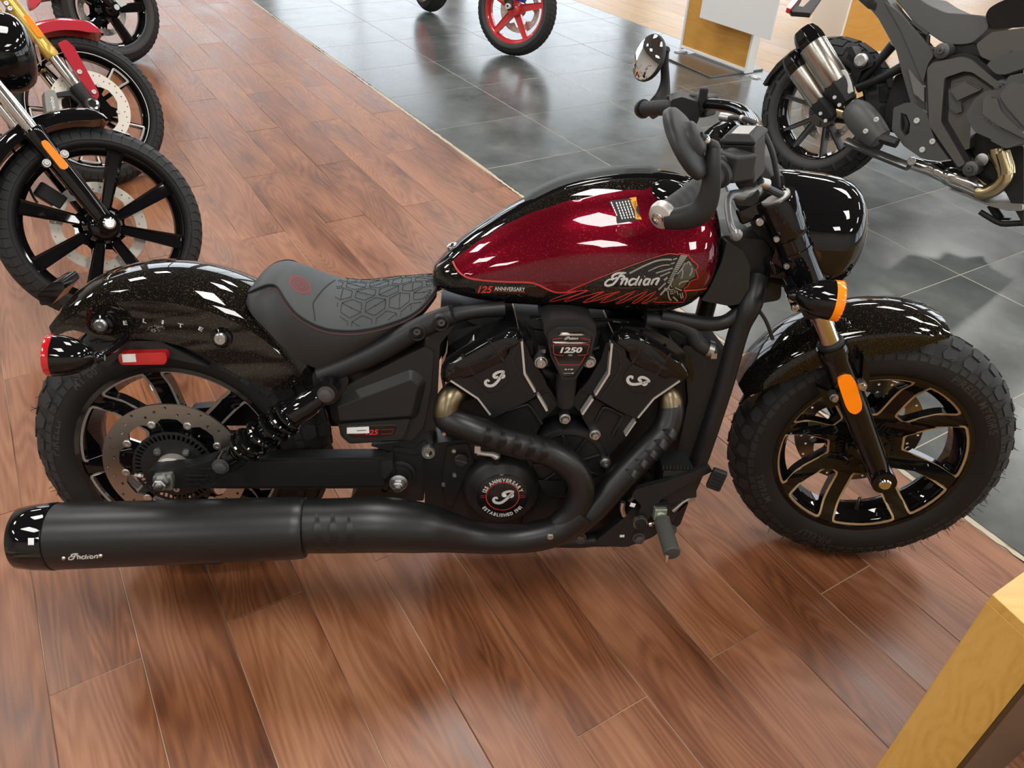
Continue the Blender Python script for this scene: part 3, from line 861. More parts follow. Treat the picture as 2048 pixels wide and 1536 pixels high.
# --- rear fender
cre = [(-.1564,.6414),(-.0649,.6934),(.0143,.6992),(.0947,.6867),(.1869,.6502),(.2427,.5929),(.2955,.5311)]
bot = [(-.1368,.6463),(-.0819,.6111),(.0006,.6158),(.0477,.6118),(.1275,.5614),(.1822,.526),(.2332,.4898),(.2893,.5206)]
def pol(p): return math.hypot(p[0], p[1] - RT), math.degrees(math.atan2(p[1] - RT, p[0]))
ct = sorted([(a, r_) for r_, a in map(pol, cre)]); btb = [(36, .362), (37, .3), (49, .276), (62, .274), (75, .287), (85, .296), (95, .3), (105, .303), (110, .33), (113, .35), (116, .352)]
rings = []
for i in range(40):
    th = lerp(30., 121., i / 39)
    rc_ = tab([(30, .366), (40, .366), (48, .37), (60, .378), (76, .381), (100, .381), (112, .374), (121, .362)], th)[0]
    rb_ = tab([(30, .345), (36, .345), (38, .3), (49, .277), (62, .275), (75, .287), (90, .297), (104, .303), (109, .32), (114, .345), (121, .35)], th)[0]
    rt_ = rc_ + tab([(30, .03), (60, .036), (100, .033), (115, .026), (121, .014)], th)[0]
    wd = tab([(30, .104), (100, .104), (121, .1)], th)[0]
    sec = [(-wd, rb_), (-wd, lerp(rb_, rc_, .5)), (-wd, rc_ - .004), (-wd + .005, rc_ + .004)] + [(-wd * math.cos(D(a)) * .965, rc_ + .006 + (rt_ - rc_ - .006) * math.sin(D(a))) for a in (20, 40, 65, 90, 115, 140, 160)] + [(wd - .005, rc_ + .004), (wd, rc_ - .004), (wd, lerp(rb_, rc_, .5)), (wd, rb_)]
    inn = [(wd - .003, rb_), (wd - .004, rc_ - .006), (.0, rt_ - .006), (-wd + .004, rc_ - .006), (-wd + .003, rb_)]
    ca, sa = math.cos(D(th)), math.sin(D(th))
    rings.append([(r_ * ca, y, RT + r_ * sa) for y, r_ in sec + inn])
g = G(); g.loft(rings)
fender = P('rear_fender', g, 'flake', ang=28)
fb = bvh_of([fender])
g = G()
for p in [(-.0811,-.106,.6495),(.1399,-.106,.6228)]: g.lathe([(.021, -.002), (.02, .004), (.015, .006), (.014, .012), (.009, .0135)], p, (0, -1, 0), 24); 
P('fender_bosses', g, 'gloss', fender)
g = G()
for p in [(-.0793,-.116,.6525),(.1412,-.116,.6259)]: g.bolt(p, .0125, .008)
P('fender_bolts', g, 'steel', fender)
sh = []
for ch, a, b in zip('ELITE', [(-.0431,.6521),(-.0055,.6576),(.0298,.6548),(.0591,.6487),(.0981,.6428)], [(-.0355,.6522),(.0017,.6556),(.0334,.6538),(.0692,.6467),(.1051,.6386)]):
    sh.append(fit2d(text2d(ch, 1, bold=.02), a, b, .0085))
decal('model_lettering', sh, 'decalgrey', fender, -.104, fb, EYE_B)
sh = []
for c_, n_, rx_, rz_ in (((.0153,.6411), 70, .017, .007), ((-.0392,.6032), 40, .02, .004)):
    for k in range(n_):
        t = R.uniform(0, 2 * PI); q_ = math.sqrt(R.uniform(0, 1)); p_ = (c_[0] + rx_ * q_ * math.cos(t), c_[1] + rz_ * q_ * math.sin(t) + rx_ * q_ * math.cos(t) * .15)
        sh.append(band([p_, (p_[0] + R.uniform(.0012, .003), p_[1] + R.uniform(-.001, .001))], .0007))
o = decal('scuff_marks', sh, 'decaldim', fender, -.104, fb, EYE_B); o['kind'] = 'stuff'
g = G(); g.prism(rnd([(-.2288,.6846),(-.1962,.7091),(-.176,.7125),(-.1723,.6978),(-.2065,.6613),(-.2282,.6611)], .004), (), -.035, .03)
P('plate_bracket', g, 'gloss', fender, bevel=.002)
# inner liner and reflector below the fender skirt
g = G(); g.prism(rnd([(-.1074,.605),(-.0585,.6127),(.0179,.6132),(.1062,.5573),(.0217,.5777),(-.0534,.5882),(-.093,.5566),(-.1142,.5706)], .004), (), -.1, -.085)
P('fender_liner', g, 'plastic', fender)
g = G(); g.prism(rnd([(-.0574,.5934),(.0316,.596),(.0333,.5831),(.0274,.5701),(-.0572,.5687),(-.0607,.5805)], .006), (), -.118, -.1)
rf = P('side_reflector', g, 'redlens', bevel=.002)
g = G(); g.prism([(-.0514,.592),(-.0256,.5932),(-.0267,.5761),(-.0526,.5749)], (), -.1188, -.118); P('sticker', g, 'white', rf)

# --- rear indicator (bullet lamp)
def bullet(name, tip, base, r, lens_m, fn, lens_t=.016):
    a = V(base) - V(tip); L = a.length
    prof = [(.006, -.012), (.012, 0)] + [(r * math.sin(D(90) * (t ** .62)) * (.97 + .03 * t), L * t) for t in (.06, .15, .28, .45, .62, .8, 1.)]
    g = G(); g.lathe(prof, tip, a, 32)
    b = fn(name, g, 'gloss', ang=50)
    g = G(); g.lathe([(r * 1.015, -.002), (r * 1.02, lens_t * .5), (r * .98, lens_t * .8), (r * .8, lens_t), (0.001, lens_t * 1.1)], base, a, 36); l = fn('lens', g, lens_m, b)
    if lens_m != 'amber': return b
    g = G()
    for k in range(24):
        t = 2 * PI * k / 24; u = a.orthogonal().normalized(); v = a.normalized().cross(u)
        g.tube([V(base) + (u * math.cos(t) + v * math.sin(t)) * r * 1.0 + a.normalized() * .001, V(base) + (u * math.cos(t) + v * math.sin(t)) * r + a.normalized() * lens_t * .85], .0008, 4)
    fn('lens_ribs', g, lens_m, b)
    return b
bullet('rear_indicator', (-.0624,-.19,.6174), (-.1346,-.2,.6255), .0385, 'redlens', P, .012)
bullet('rear_indicator', (-.06, .19, .62), (-.146, .2, .622), .0385, 'redlens', P, .012)
g = G(); g.tube([(-.06, -.19, .618), (-.05, -.15, .618), (-.045, -.085, .622)], [.007, .008, .009]); g.tube([(-.06, .19, .618), (-.05, .15, .618), (-.045, .085, .622)], [.007, .008, .009])
P('indicator_stalks', g, 'gloss')

# --- swingarm, axle
arm = [(-.0386,.3352),(-.0286,.3472),(.0019,.3506),(.0547,.3551),(.1001,.3717),(.1398,.3917),(.1644,.3797),(.1809,.3749),(.4509,.3772),(.4708,.3576),(.469,.3081),(.4477,.2995),(.0653,.3025),(-.0259,.3032),(-.0404,.3132)]
g = G(); g.prism(rnd(arm, .006), (), -.152, -.118); sw = P('swingarm', g, 'frame', bevel=.007, seg=3)
g = G(); g.prism(rnd([(p[0], p[1]) for p in [(.1763,.3702),(.4459,.3724),(.4485,.3109),(.088,.3112)]], .006), (), -.158, -.145); P('swingarm_box', g, 'frame', sw, bevel=.005)
g = G(); g.prism(rnd([(a, b) for a, b in arm], .006), (), .118, .15); P('swingarm_far_side', g, 'frame', sw, bevel=.006)
g = G()
for a, b in (((372, 950), (410, 950)), ((372, 958), (415, 956)), ((372, 966), (405, 966))): pass
for l in ([(.0449,-.1585,.3388),(.091,-.1585,.3385)], [(.0434,-.1585,.3291),(.0856,-.1585,.3288)], [(.0458,-.1585,.3181),(.072,-.1585,.3179)], [(.0786,-.1585,.3435),(.0897,-.1585,.3288)], [(.0591,-.1585,.3266),(.0715,-.1585,.3143)], [(.0753,-.1585,.3555),(.1304,-.1585,.3552)]): g.tube(l, .0014, 5)
P('swingarm_ribs', g, 'frame', sw)
g = G(); g.prism(rnd([(-.0187,.3406),(.0181,.3452),(.02,.3318),(.0152,.3074),(-.0217,.3101)], .003), (), -.166, -.15); ad = P('axle_adjuster', g, 'nut', sw, bevel=.0015)
g = G(); q = (-.0007,-.166,.3319)
g.bolt(q, .0135, .022, hexa=True); g.lathe([(.007, 0), (.007, .006), (.004, .007)], (q[0], q[1] - .021, q[2]), (0, -1, 0), 16); P('axle_nut', g, 'steel', ad)
g = G(); a = [(-.0654,-.14,.3289),(-.0478,-.14,.3264)]; g.tube(a, [.004, .004], 8); g.tube([(-.0574,-.14,.3289),(-.0516,-.14,.3276)], .006, 6); P('adjuster_screw', g, 'steel', sw)

# --- shock absorber
sa, sb = V((.1257,-.165,.3748)), V((.3471,-.165,.5374))
d_ = (sb - sa).normalized(); Ls = (sb - sa).length
def along(t, off=(0, 0, 0)): return sa + d_ * (Ls * t) + V(off)
def shock(ys, far=False):
    s = 1 if not far else -1
    fix = (lambda p: p) if not far else (lambda p: V((p[0], -p[1], p[2])))
    L = lambda prof: [(r_, h * Ls) for r_, h in prof]
    g = G(); o0 = fix(sa); ax_ = fix(d_)
    g.lathe(L([(.012, .0), (.017, .06), (.017, .12)]), o0, ax_, 20)
    g.lathe(L([(.024, .27), (.03, .29), (.03, .31), (.02, .33), (.02, .55), (.023, .56), (.023, .62), (.029, .63), (.029, .66), (.026, .67), (.026, .84), (.023, .86), (.023, .92), (.016, .96)]), o0, ax_, 24)
    for t, r_ in ((0, .017), (1, .024)):
        p = fix(sa + d_ * (Ls * t)); g.lathe([(r_, -.016), (r_, .016)], p, (0, 1, 0), 24)
    b = P('shock_absorber', g, 'gloss')
    g = G()
    for k in range(7): g.lathe([(.0135, 0), (.0155, .0015), (.0135, .003)], o0 + ax_ * (Ls * .1 + k * .0062), ax_, 20, cap=False)
    P('adjuster_threads', g, 'bronze', b)
    u = V((0, 1, 0)); v = d_.cross(u); pts = []
    N = 150; turns = 5.6
    for i in range(N):
        t = i / (N - 1); a = 2 * PI * turns * t
        # close coils at both ends
        tt = .19 + .47 * (t + .055 * math.sin(2 * PI * t) * -1.0)
        pts.append(fix(sa + d_ * (Ls * tt) + (u * math.cos(a) + v * math.sin(a)) * .0315))
    g = G(); g.tube(pts, .0053, 8); P('spring', g, 'gloss', b)
    g = G(); q = fix(sa); g.bolt((q[0], q[1] - s * .016, q[2]), .0135, .01, (0, -s, 0), True); q = fix(sb); g.bolt((q[0], q[1] - s * .016, q[2]), .0135, .011, (0, -s, 0), True)
    P('shock_bolts', g, 'zinc2', b)
shock(-.165); shock(.165, True)

# --- seat: loft along x; half sections from the centre line over the piping to the bottom edge
pip = [(p[0], p[1]) for p in [(.2046,.732),(.2232,.7457),(.25,.7492),(.259,.7356),(.267,.7112),(.2877,.6865),(.3095,.6699),(.3318,.6574),(.3587,.6501),(.398,.6493),(.4377,.6539),(.4676,.6616),(.4855,.666),(.5052,.6619)]]
ST = [  # x, piping y, piping z, bottom y, bottom z, centre z
    (.186, .04, .697, .06, .69, .699), (.19, .062, .702, .09, .688, .706), (.2, .078, .709, .112, .68, .718), (.212, .082, .716, .118, .665, .727), (.224, .081, .721, .122, .654, .733), (.238, .079, .724, .125, .638, .737), (.251, .083, .721, .127, .622, .738), (.268, .102, .703, .13, .606, .735), (.288, .12, .684, .132, .587, .727),
    (.31, .129, .67, .134, .574, .717), (.335, .134, .659, .135, .566, .707), (.36, .136, .653, .135, .573, .7), (.4, .136, .651, .132, .595, .697), (.44, .133, .656, .126, .616, .701), (.475, .124, .664, .115, .637, .707), (.505, .108, .671, .1, .655, .711), (.53, .092, .684, .086, .668, .714), (.548, .072, .700, .066, .684, .714), (.558, .045, .708, .04, .695, .713)]
def seat_sec(x, part):
    py, pz, by, bz, cz_ = tab(ST, x)
    h = []
    if part == 'top':
        for k in range(13):
            t = -1 + 2 * k / 12; y = py * math.sin(t * PI / 2); e = abs(y / py)
            z = pz + (cz_ - pz) * (1 - e ** 2.3)
            h.append((x, y, z))
        h += [(x, py * .9, min(pz, cz_) - .02), (x, -py * .9, min(pz, cz_) - .02)]
    else:
        h = [(x, -py, pz - .001), (x, lerp(-py, -by, .3) - .005, lerp(pz, bz, .25)), (x, lerp(-py, -by, .7) - .004, lerp(pz, bz, .65)), (x, -by + .004, bz), (x, by - .004, bz), (x, lerp(py, by, .7) + .004, lerp(pz, bz, .65)), (x, lerp(py, by, .3) + .005, lerp(pz, bz, .25)), (x, py, pz - .001)]
    return h
xs = [.186 + .372 * i / 70 for i in range(71)]
g = G(); g.loft([seat_sec(x, 'side') for x in xs]); seat = P('seat', g, 'leather2', ang=50)
seat['label'] = 'black solo seat with quilted grey top'
g = G(); g.loft([seat_sec(x, 'top') for x in xs]); top = P('seat_top', g, 'leather', seat, ang=60)
tb = bvh_of([top])
g = G()
pp = [(x, -tab(ST, x)[0] - .0005, tab(ST, x)[1] + .0008) for x in xs]; ppf = [(x, tab(ST, x)[0] + .0005, tab(ST, x)[1] + .0008) for x in xs]
loop = pp + ppf[::-1]
g.tube(loop, .0022, 6, closed=True); P('piping', g, 'stitch', seat)
g = G()
for q, nx in ((pp, -1), (ppf, 1)):
    fine = cr(q, 3)
    for i in range(0, len(fine) - 1):
        a, b = V(fine[i]), V(fine[i + 1]); o_ = V((0, nx * .003, -.0065)); g.tube([a + o_, a.lerp(b, .7) + o_], .0011, 4)
P('side_stitching', g, 'redstitch', seat)
# welt between the smooth bump and the quilted panel, quilting stitches, embroidery
seam = [(.3584,.725),(.3414,.7131),(.326,.6968),(.3124,.6782),(.3106,.6684),(.3116,.6552),(.3116,.6374)]
decal('panel_seam', [band(cr(seam, 5), .0022)], 'stitch', seat, -.05, tb, EYE_B, .0005)
def seat_pt(u, v):  # u along x (m), v across (-1..1)
    py, pz, by, bz, cz_ = tab(ST, u); y = py * v
    return V((u, y, pz + (cz_ - pz) * (1 - abs(v) ** 2.3) + .0006))
g = G()
hx, hv = .036, .46
def dash(a, b):
    n = max(1, int(math.hypot(b[0] - a[0], (b[1] - a[1]) * .13) / .0042))
    for i in range(n):
        t0, t1 = i / n, (i + .62) / n
        p, q = (lerp(a[0], b[0], t0), lerp(a[1], b[1], t0)), (lerp(a[0], b[0], t1), lerp(a[1], b[1], t1))
        if all(.352 + .03 * abs(w_[1]) ** 2 < w_[0] < .55 and abs(w_[1]) < .96 for w_ in (p, q)): g.tube([seat_pt(*p), seat_pt(*q)], .0007, 3, cap=False)
for i in range(-1, 7):
    for j in range(-4, 5):
        c = (.345 + .047 * i + (.0235 if j % 2 else 0), j * .041)
        for k in range(6):
            a0 = D(60 * k); a1 = D(60 + 60 * k); rr = .0225
            p = (c[0] + rr * math.sin(a0), (c[1] + rr * math.cos(a0)) / .128); q = (c[0] + rr * math.sin(a1), (c[1] + rr * math.cos(a1)) / .128)
            dash(p, q)
            if (k + i) % 3 == 0: dash((c[0], c[1] / .128), p)
P('quilt_stitching', g, 'stitch', seat)
# round embroidered emblem
em = (.2886,.7142)
E_ = []
ex, ez = em
def emb(a, r_): return (ex + .0225 * r_ * (math.cos(a) * .78 + math.sin(a) * .42), ez + .0225 * r_ * (math.sin(a) * .52 - math.cos(a) * .58))
for r_ in (.62, .98): E_.append(band([emb(2 * PI * k / 40, r_) for k in range(40)], .0011, True))
for k in range(26): E_.append(band([emb(2 * PI * k / 26, .76), emb(2 * PI * (k + .3) / 26, 1.08)], .0012))
for k in range(9):
    a = 2 * PI * k / 9; E_.append(band([emb(a, .15), emb(a + .5, .34), emb(a + 1., .5)], .001))
decal('embroidered_emblem', E_, 'redthread', seat, -.05, tb, EYE_B, .0005)

# --- fuel tank
TK = [(.549, .728, .716, .016), (.553, .742, .711, .034), (.562, .752, .706, .05), (.58, .768, .7, .066), (.61, .794, .692, .082), (.65, .824, .685, .097), (.70, .856, .68, .11), (.75, .884, .678, .12), (.80, .909, .676, .129), (.85, .924, .673, .135), (.90, .933, .67, .14), (.95, .937, .668, .144), (1.0, .936, .668, .146), (1.04, .932, .676, .144), (1.07, .926, .69, .138), (1.093, .912, .715, .126), (1.108, .888, .75, .106), (1.116, .86, .785, .08), (1.119, .84, .805, .04)]
def tank_sec(x, n=40):
    zt, zb, w_ = tab(TK, x); zc = zb + .34 * (zt - zb); out = []
    for k in range(n):
        a = 2 * PI * k / n; c, s = math.cos(a), math.sin(a); e = 2 / (1.95 if s > 0 else 2.9); e2 = 2 / (2.15 if s > 0 else 2.6)
        out.append((x, w_ * math.copysign(abs(c) ** e2, c), zc + ((zt - zc) if s > 0 else (zc - zb)) * math.copysign(abs(s) ** e, s)))
    return out
xs = [lerp(.549, 1.119, .5 - .5 * math.cos(PI * i / 60)) for i in range(61)]
g = G(); g.loft([tank_sec(x) for x in xs]); tank = P('fuel_tank', g, 'flake', ang=60)
tkb = bvh_of([tank])
red = [(.5927,.7908),(.6002,.7753),(.6125,.7636),(.6296,.7569),(.6629,.7533),(.6963,.7517),(.7346,.7511),(.754,.7473),(.7786,.7355),(.7963,.7316),(.8291,.734),(.855,.7524),(.8901,.7728),(.9292,.7891),(.9663,.8033),(.9944,.8105),(1.0212,.8119),(1.0293,.809),(1.0387,.8043),(1.0455,.7965),(1.0551,.7907),(1.0599,.7838),(1.0588,.7778),(1.0585,.7728),(1.0635,.7648),(1.0576,.7577),(1.0502,.7535),(1.0436,.7443),(1.0415,.7372),(1.0814,.7427),(1.1003,.749),(1.1073,.7813),(1.1057,.8305),(1.0951,.8687),(1.0788,.8948),(1.0476,.9156),(1.0085,.9277),(.9612,.935),(.9063,.9286),(.861,.9196),(.7975,.9058),(.7341,.8836),(.6795,.8567),(.6337,.8259),(.6021,.8006)]
vs, fs = fill2d(red, step=.01)
decal('red_panel', [(vs, fs)], 'red', tank, -.13, tkb, EYE_B, .0005)
ln = lambda pts, w_, cl=False: band(pts, w_, cl)
L1 = [(.5927,.7908),(.6002,.7753),(.6125,.7636),(.6296,.7569),(.6629,.7533),(.6963,.7517),(.7346,.7511),(.754,.7473),(.7786,.7355),(.7963,.7316),(.8291,.734)]
L2 = [(.8125,.7344),(.8549,.7542),(.9098,.778),(.9568,.7968),(.9758,.8037),(.9949,.8093),(1.0079,.8108),(1.02,.8093),(1.0217,.8114),(1.0359,.8092),(1.04,.8079),(1.0425,.8039),(1.0469,.8013),(1.048,.7979),(1.0537,.7946),(1.0583,.7906),(1.0604,.7866),(1.0601,.7825),(1.0569,.7811),(1.0597,.7757),(1.0611,.7702),(1.0636,.7661),(1.0634,.7627),(1.0583,.7605),(1.0533,.7584),(1.049,.7549),(1.0466,.748),(1.0405,.7423),(1.04,.7381),(1.0445,.7326),(1.0456,.7242),(1.0414,.7199),(1.0414,.7143),(1.0061,.7146),(.9831,.7144),(.9913,.7251),(.9696,.7136),(.9584,.7114),(.9716,.7207),(.986,.7362),(.9644,.7248),(.9507,.7134),(.9401,.7112),(.9514,.7205),(.9686,.736),(.9429,.7246),(.9224,.7132),(.9079,.7102),(.9245,.7202),(.9444,.7365),(.9174,.7243),(.8954,.715),(.8781,.712),(.8907,.7227),(.9137,.7348),(.871,.7169),(.8499,.7132),(.8458,.7138),(.8625,.7238),(.8831,.7338)]
L3 = [(.8526,.7363),(.8157,.7223),(.7862,.7141),(.7797,.7157),(.8054,.7264),(.8328,.735)]
L5 = [(.8328,.735),(.8526,.7363),(.8255,.7245),(.8081,.7153),(.8142,.7144),(.8455,.7247),(.8828,.7345),(.8578,.7206),(.8443,.7125),(.8543,.7135),(.8834,.7272),(.9148,.7348)]
L4 = [(1.0418,.7375),(1.0572,.739),(1.0758,.7413),(1.0863,.7442)]
decal('red_outlines', [ln(cr(L1, 4), .0034), ln(cr(L2, 2), .0017), ln(cr(L3, 3), .0017), ln(cr(L5, 3), .0017), ln(cr(L4, 3), .003)], 'decalred', tank, -.13, tkb, EYE_B, .0009)
sh = script_word((.8836,.7465), (.9886,.749), 30)
decal('tank_script', sh, 'decalgrey', tank, -.13, tkb, EYE_B, .0009)
hd = []
for i in range(15):
    t = i / 14; l0 = V((1.0239,.8074)).lerp(V((1.0054,.7544)), t); r0 = V((1.0371,.806)).lerp(V((1.0112,.7534)), t)
    hd.append(band([l0, r0], .0032 * (1 - .35 * t)))
for l, w_ in (([(.9296,.7714),(.9527,.7846),(.9767,.7957),(.9935,.7993),(1.0087,.7992)], .0035), ([(.9656,.7762),(.9819,.7843),(.9947,.7882),(1.0059,.7893)], .0022), ([(.9806,.7723),(.996,.7776),(1.012,.7826)], .0028), ([(.9893,.766),(.9994,.7709),(1.0083,.7751)], .0028),
              ([(1.0109,.7995),(1.0182,.8023)], .0025), ([(1.0077,.7911),(1.0147,.7935)], .0025), ([(.9982,.7585),(1.0043,.7641)], .004), ([(.9897,.739),(.9968,.7474),(1.0022,.753)], .003), ([(.9943,.7286),(1.0013,.7377),(1.0034,.7433)], .004),
              ([(1.035,.7937),(1.0301,.7821),(1.0222,.7704)], .0024), ([(1.0299,.7835),(1.0333,.7726),(1.0313,.7623)], .0024), ([(1.0376,.791),(1.0416,.7958),(1.0472,.7884)], .002), ([(1.0485,.7837),(1.0506,.7783),(1.0473,.768)], .0026), ([(1.0289,.7492),(1.0322,.7547),(1.0466,.7577)], .0026),
              ([(1.0158,.7628),(1.0118,.7517),(1.0048,.7371)], .0026), ([(1.0124,.7518),(1.0147,.7442)], .0018), ([(1.0092,.7455),(1.0113,.7392),(1.0192,.7407)], .002), ([(1.0081,.7378),(1.0118,.7239),(1.0173,.7176)], .0028), ([(1.0197,.7253),(1.0303,.7163)], .0028),
              ([(1.0208,.7435),(1.0357,.7381)], .0022), ([(1.0214,.7393),(1.0229,.7324)], .0018), ([(1.0256,.738),(1.0294,.7289)], .0018), ([(1.0323,.7325),(1.0372,.7213)], .002), ([(1.0369,.7339),(1.0397,.7227)], .002), ([(1.0124,.7351),(1.019,.7365)], .0018), ([(1.0136,.7309),(1.0202,.7324)], .0018)):
    hd.append(band(cr(l, 3), w_))
decal('feathered_head_emblem', hd, 'decaldim', tank, -.13, tkb, EYE_B, .0009)
fa = fill2d([(1.039,.7958),(1.0505,.7892),(1.0571,.7797),(1.0576,.766),(1.0464,.759),(1.0377,.7437),(1.0161,.7435),(1.0146,.7559),(1.0238,.7684),(1.0332,.789)], step=.01)
K['olive'] = mat('dull_olive_print', (.04, .034, .02), .35, 0, 1.)
decal('face_patch', [fa], 'olive', tank, -.13, tkb, EYE_B, .0007)
decal('anniversary_number', [fit2d(text2d('125', 1, bold=.03, shear=.35), a, b, .0145) for a, b in (((.6393,.7361), (.6689,.7364)),)], 'decalred', tank, -.13, tkb, EYE_B, .0009)
decal('anniversary_lettering', [fit2d(text2d('ANNIVERSARY', 1, bold=.015, sx=.8), (.6717,.7384), (.7303,.737), .0078)], 'decalgrey', tank, -.13, tkb, EYE_B, .0009)
decal('anniversary_underline', [band([(.668,.7334),(.7305,.732)], .0008)], 'decalred', tank, -.13, tkb, EYE_B, .0009)
# warning label beside the filler cap
wl = [(.8919,.8926),(.9437,.9011),(.959,.8577),(.9114,.8491)]
decal('warning_label', [fill2d(wl, step=.012)], 'dark', tank, -.06, tkb, EYE_B, .0008)
decal('warning_strip', [fill2d([(.9312,.899),(.9437,.9011),(.959,.8577),(.947,.8585)], step=.01)], 'orange', tank, -.06, tkb, EYE_B, .001)
tx = []
for i in range(5):
    a, b = V((.9057,.8909)).lerp(V((.9287,.8951)), i / 4), V((.9215,.8571)).lerp(V((.9439,.8604)), i / 4)
    for j in range(7):
        tx.append(band([a.lerp(b, j / 7 + R.uniform(0, .02)), a.lerp(b, (j + .82) / 7)], .0022))
a, b = V((.896,.8907)), V((.9101,.8638))
for j in range(6): tx.append(band([a.lerp(b, j / 6), a.lerp(b, (j + .8) / 6)], .0022))
decal('warning_print', tx, 'white', tank, -.06, tkb, EYE_B, .001)
decal('warning_heading', [fit2d(text2d('WARNING', 1, bold=.01), (.9526,.8615), (.9407,.8924), .006)], 'dark', tank, -.06, tkb, EYE_B, .0012)
# raised centre strip, matt pad, filler cap
def strip(half, lift, x0, x1, zoff=0., n=40, crown=.0):
    rings = []
    for i in range(n):
        x = lerp(x0, x1, i / (n - 1)); zt, zb, w_ = tab(TK, x); zc = zb + .34 * (zt - zb)
        e = min(1, min(i, n - 1 - i) / 3); hw_ = half * (.55 + .45 * math.sqrt(e)); row = []
        for k in range(9):
            y = hw_ * (-1 + k / 4); q = min(abs(y) / max(w_, .02), .95)
            z = zc + (zt - zc) * (1 - q ** 2.15) ** (1 / 1.95)
            row.append((x, y, z + (lift * math.sqrt(e) + crown * (1 - (y / hw_) ** 2)) * (0.15 if k in (0, 8) else 1)))
        row += [(x, hw_, row[-1][2] - .012), (x, -hw_, row[0][2] - .012)]
        rings.append(row)
    return G().loft(rings)
P('tank_spine', strip(.03, .006, .56, 1.08), 'gloss', tank, ang=50)
pad = P('tank_pad', strip(.026, .012, .728, 1.0, crown=.002), 'leather', tank, ang=50); pad['label'] = 'matt grey pad on the tank spine'
g = G(); c = V((1.0066,-.055,.9088)); c.z -= .012; nrm = V((0, -.36, 1)).normalized()
g.lathe([(.045, -.02), (.045, .0), (.041, .004), (.039, .012), (.04, .02), (.035, .027), (.02, .031), (.001, .032)], c, nrm, 40); P('filler_cap', g, 'gloss', tank, ang=40)
g = G(); q = V((.5902,0,.7816)); g.lathe([(.012, -.005), (.012, .004), (.006, .008)], q, (-.4, 0, 1), 16); P('tank_bolt', g, 'chrome', tank)


# ---------------------------------------------------------------- frame
def ctube(pts, r, n=14, k=5, **kw):
    """smooth tube: pts 3D, r scalar or list"""
    if isinstance(r, (int, float)): r = [r] * len(pts)
    if isinstance(r[0], tuple):
        q = cr([(*p, *a) for p, a in zip(pts, r)], k)
        return G().tube([v[:3] for v in q], [v[3:] for v in q], n, **kw)
    q = cr([(*p, a) for p, a in zip(pts, r)], k)
    return G().tube([v[:3] for v in q], [v[3] for v in q], n, **kw)
def join(*gs):
    g = G()
    for a in gs: g.add(a.v, a.f)
    return g
def mir(g):
    return G().add([(x, -y, z) for x, y, z in g.v], g.f)
def both(g): return join(g, mir(g))
g = ctube([(1.2037,-.07,.7425),(1.1863,-.105,.7015),(1.1724,-.105,.6475),(1.1606,-.105,.5346),(1.1436,-.105,.4146),(1.1252,-.105,.3065),(1.1117,-.105,.2536)], [.026, .024, .021, .021, .021, .021, .021])
P('down_tubes', both(g), 'frame')
g = ctube([(1.0073,-.1,.6746),(1.0916,-.1,.658),(1.1427,-.1,.6617),(1.1789,-.1,.6943)], .015); P('upper_frame_tubes', both(g), 'frame')
g = G(); g.prism(rnd([(1.1157,.8339),(1.2078,.8252),(1.2516,.7641),(1.2614,.7003),(1.2206,.6934),(1.1952,.6559),(1.148,.6884),(1.109,.7415)], .012), (), -.075, .075); P('steering_head', g, 'frame', bevel=.01, seg=3)
g = G(); g.prism(rnd([(1.0821,.7115),(1.096,.7357),(1.1128,.7922),(1.1167,.8321),(1.1514,.8128),(1.1703,.7828),(1.176,.7365),(1.1609,.7037),(1.1389,.7003)], .006), (), -.112, -.03); P('intake_shroud', g, 'plastic', bevel=.006, seg=3)
g = G(); g.prism(rnd([(1.0266,.6439),(1.1375,.5872),(1.1245,.4952),(1.0994,.3355),(1.0573,.297),(1.0339,.4951),(1.0652,.5416)], .008), (), .1, .09); P('radiator', g, 'dark')
g = G(); g.prism(rnd([(1.0614,.6116),(1.1573,.601),(1.1452,.4669),(1.1179,.3034),(1.0782,.3036),(1.0854,.4243),(1.0884,.4849)], .006), (), -.105, .105); rd = P('radiator_shroud', g, 'dark', bevel=.004)
# rear sub frame casting with the seat rail
g = ctube([(.3271,-.125,.5509),(.3878,-.125,.5753),(.4483,-.125,.6059),(.5181,-.125,.6489),(.5719,-.125,.6744),(.5913,-.125,.6829)], [.02, .022, .023, .022, .021, .019], 18)
g2 = ctube([(.5712,-.1,.6626),(.6255,-.1,.6789),(.6947,-.1,.6869)], [.018, .015, .015])
sub = P('seat_rails', both(join(g, g2)), 'frame')
g = G()
for p in [(.5242,-.147,.6526),(.5695,-.147,.6736)]: g.lathe([(.0165, .03), (.0165, -.002), (.0145, -.0045), (.0125, -.004), (.0115, .008)], p, (0, 1, 0), 24)
P('rail_bosses', g, 'frame', sub)
g = G()
for p in [(.5231,-.144,.6545),(.5704,-.144,.6735)]: g.bolt(p, .008, .004)
P('rail_bolts', g, 'zinc2', sub)
g = G(); g.prism(rnd([(.3141,.5609),(.3785,.5721),(.3866,.5446),(.3599,.4997),(.3335,.4929),(.3169,.511)], .008), (), -.14, -.1); P('shock_bracket', g, 'frame', bevel=.006)
g = G(); g.prism(rnd([(.5673,.6846),(.5914,.6899),(.5981,.664),(.5666,.6216),(.5563,.4299),(.5335,.424),(.5321,.6107)], .006), (), -.13, -.09); P('frame_gusset', g, 'frame', bevel=.005)
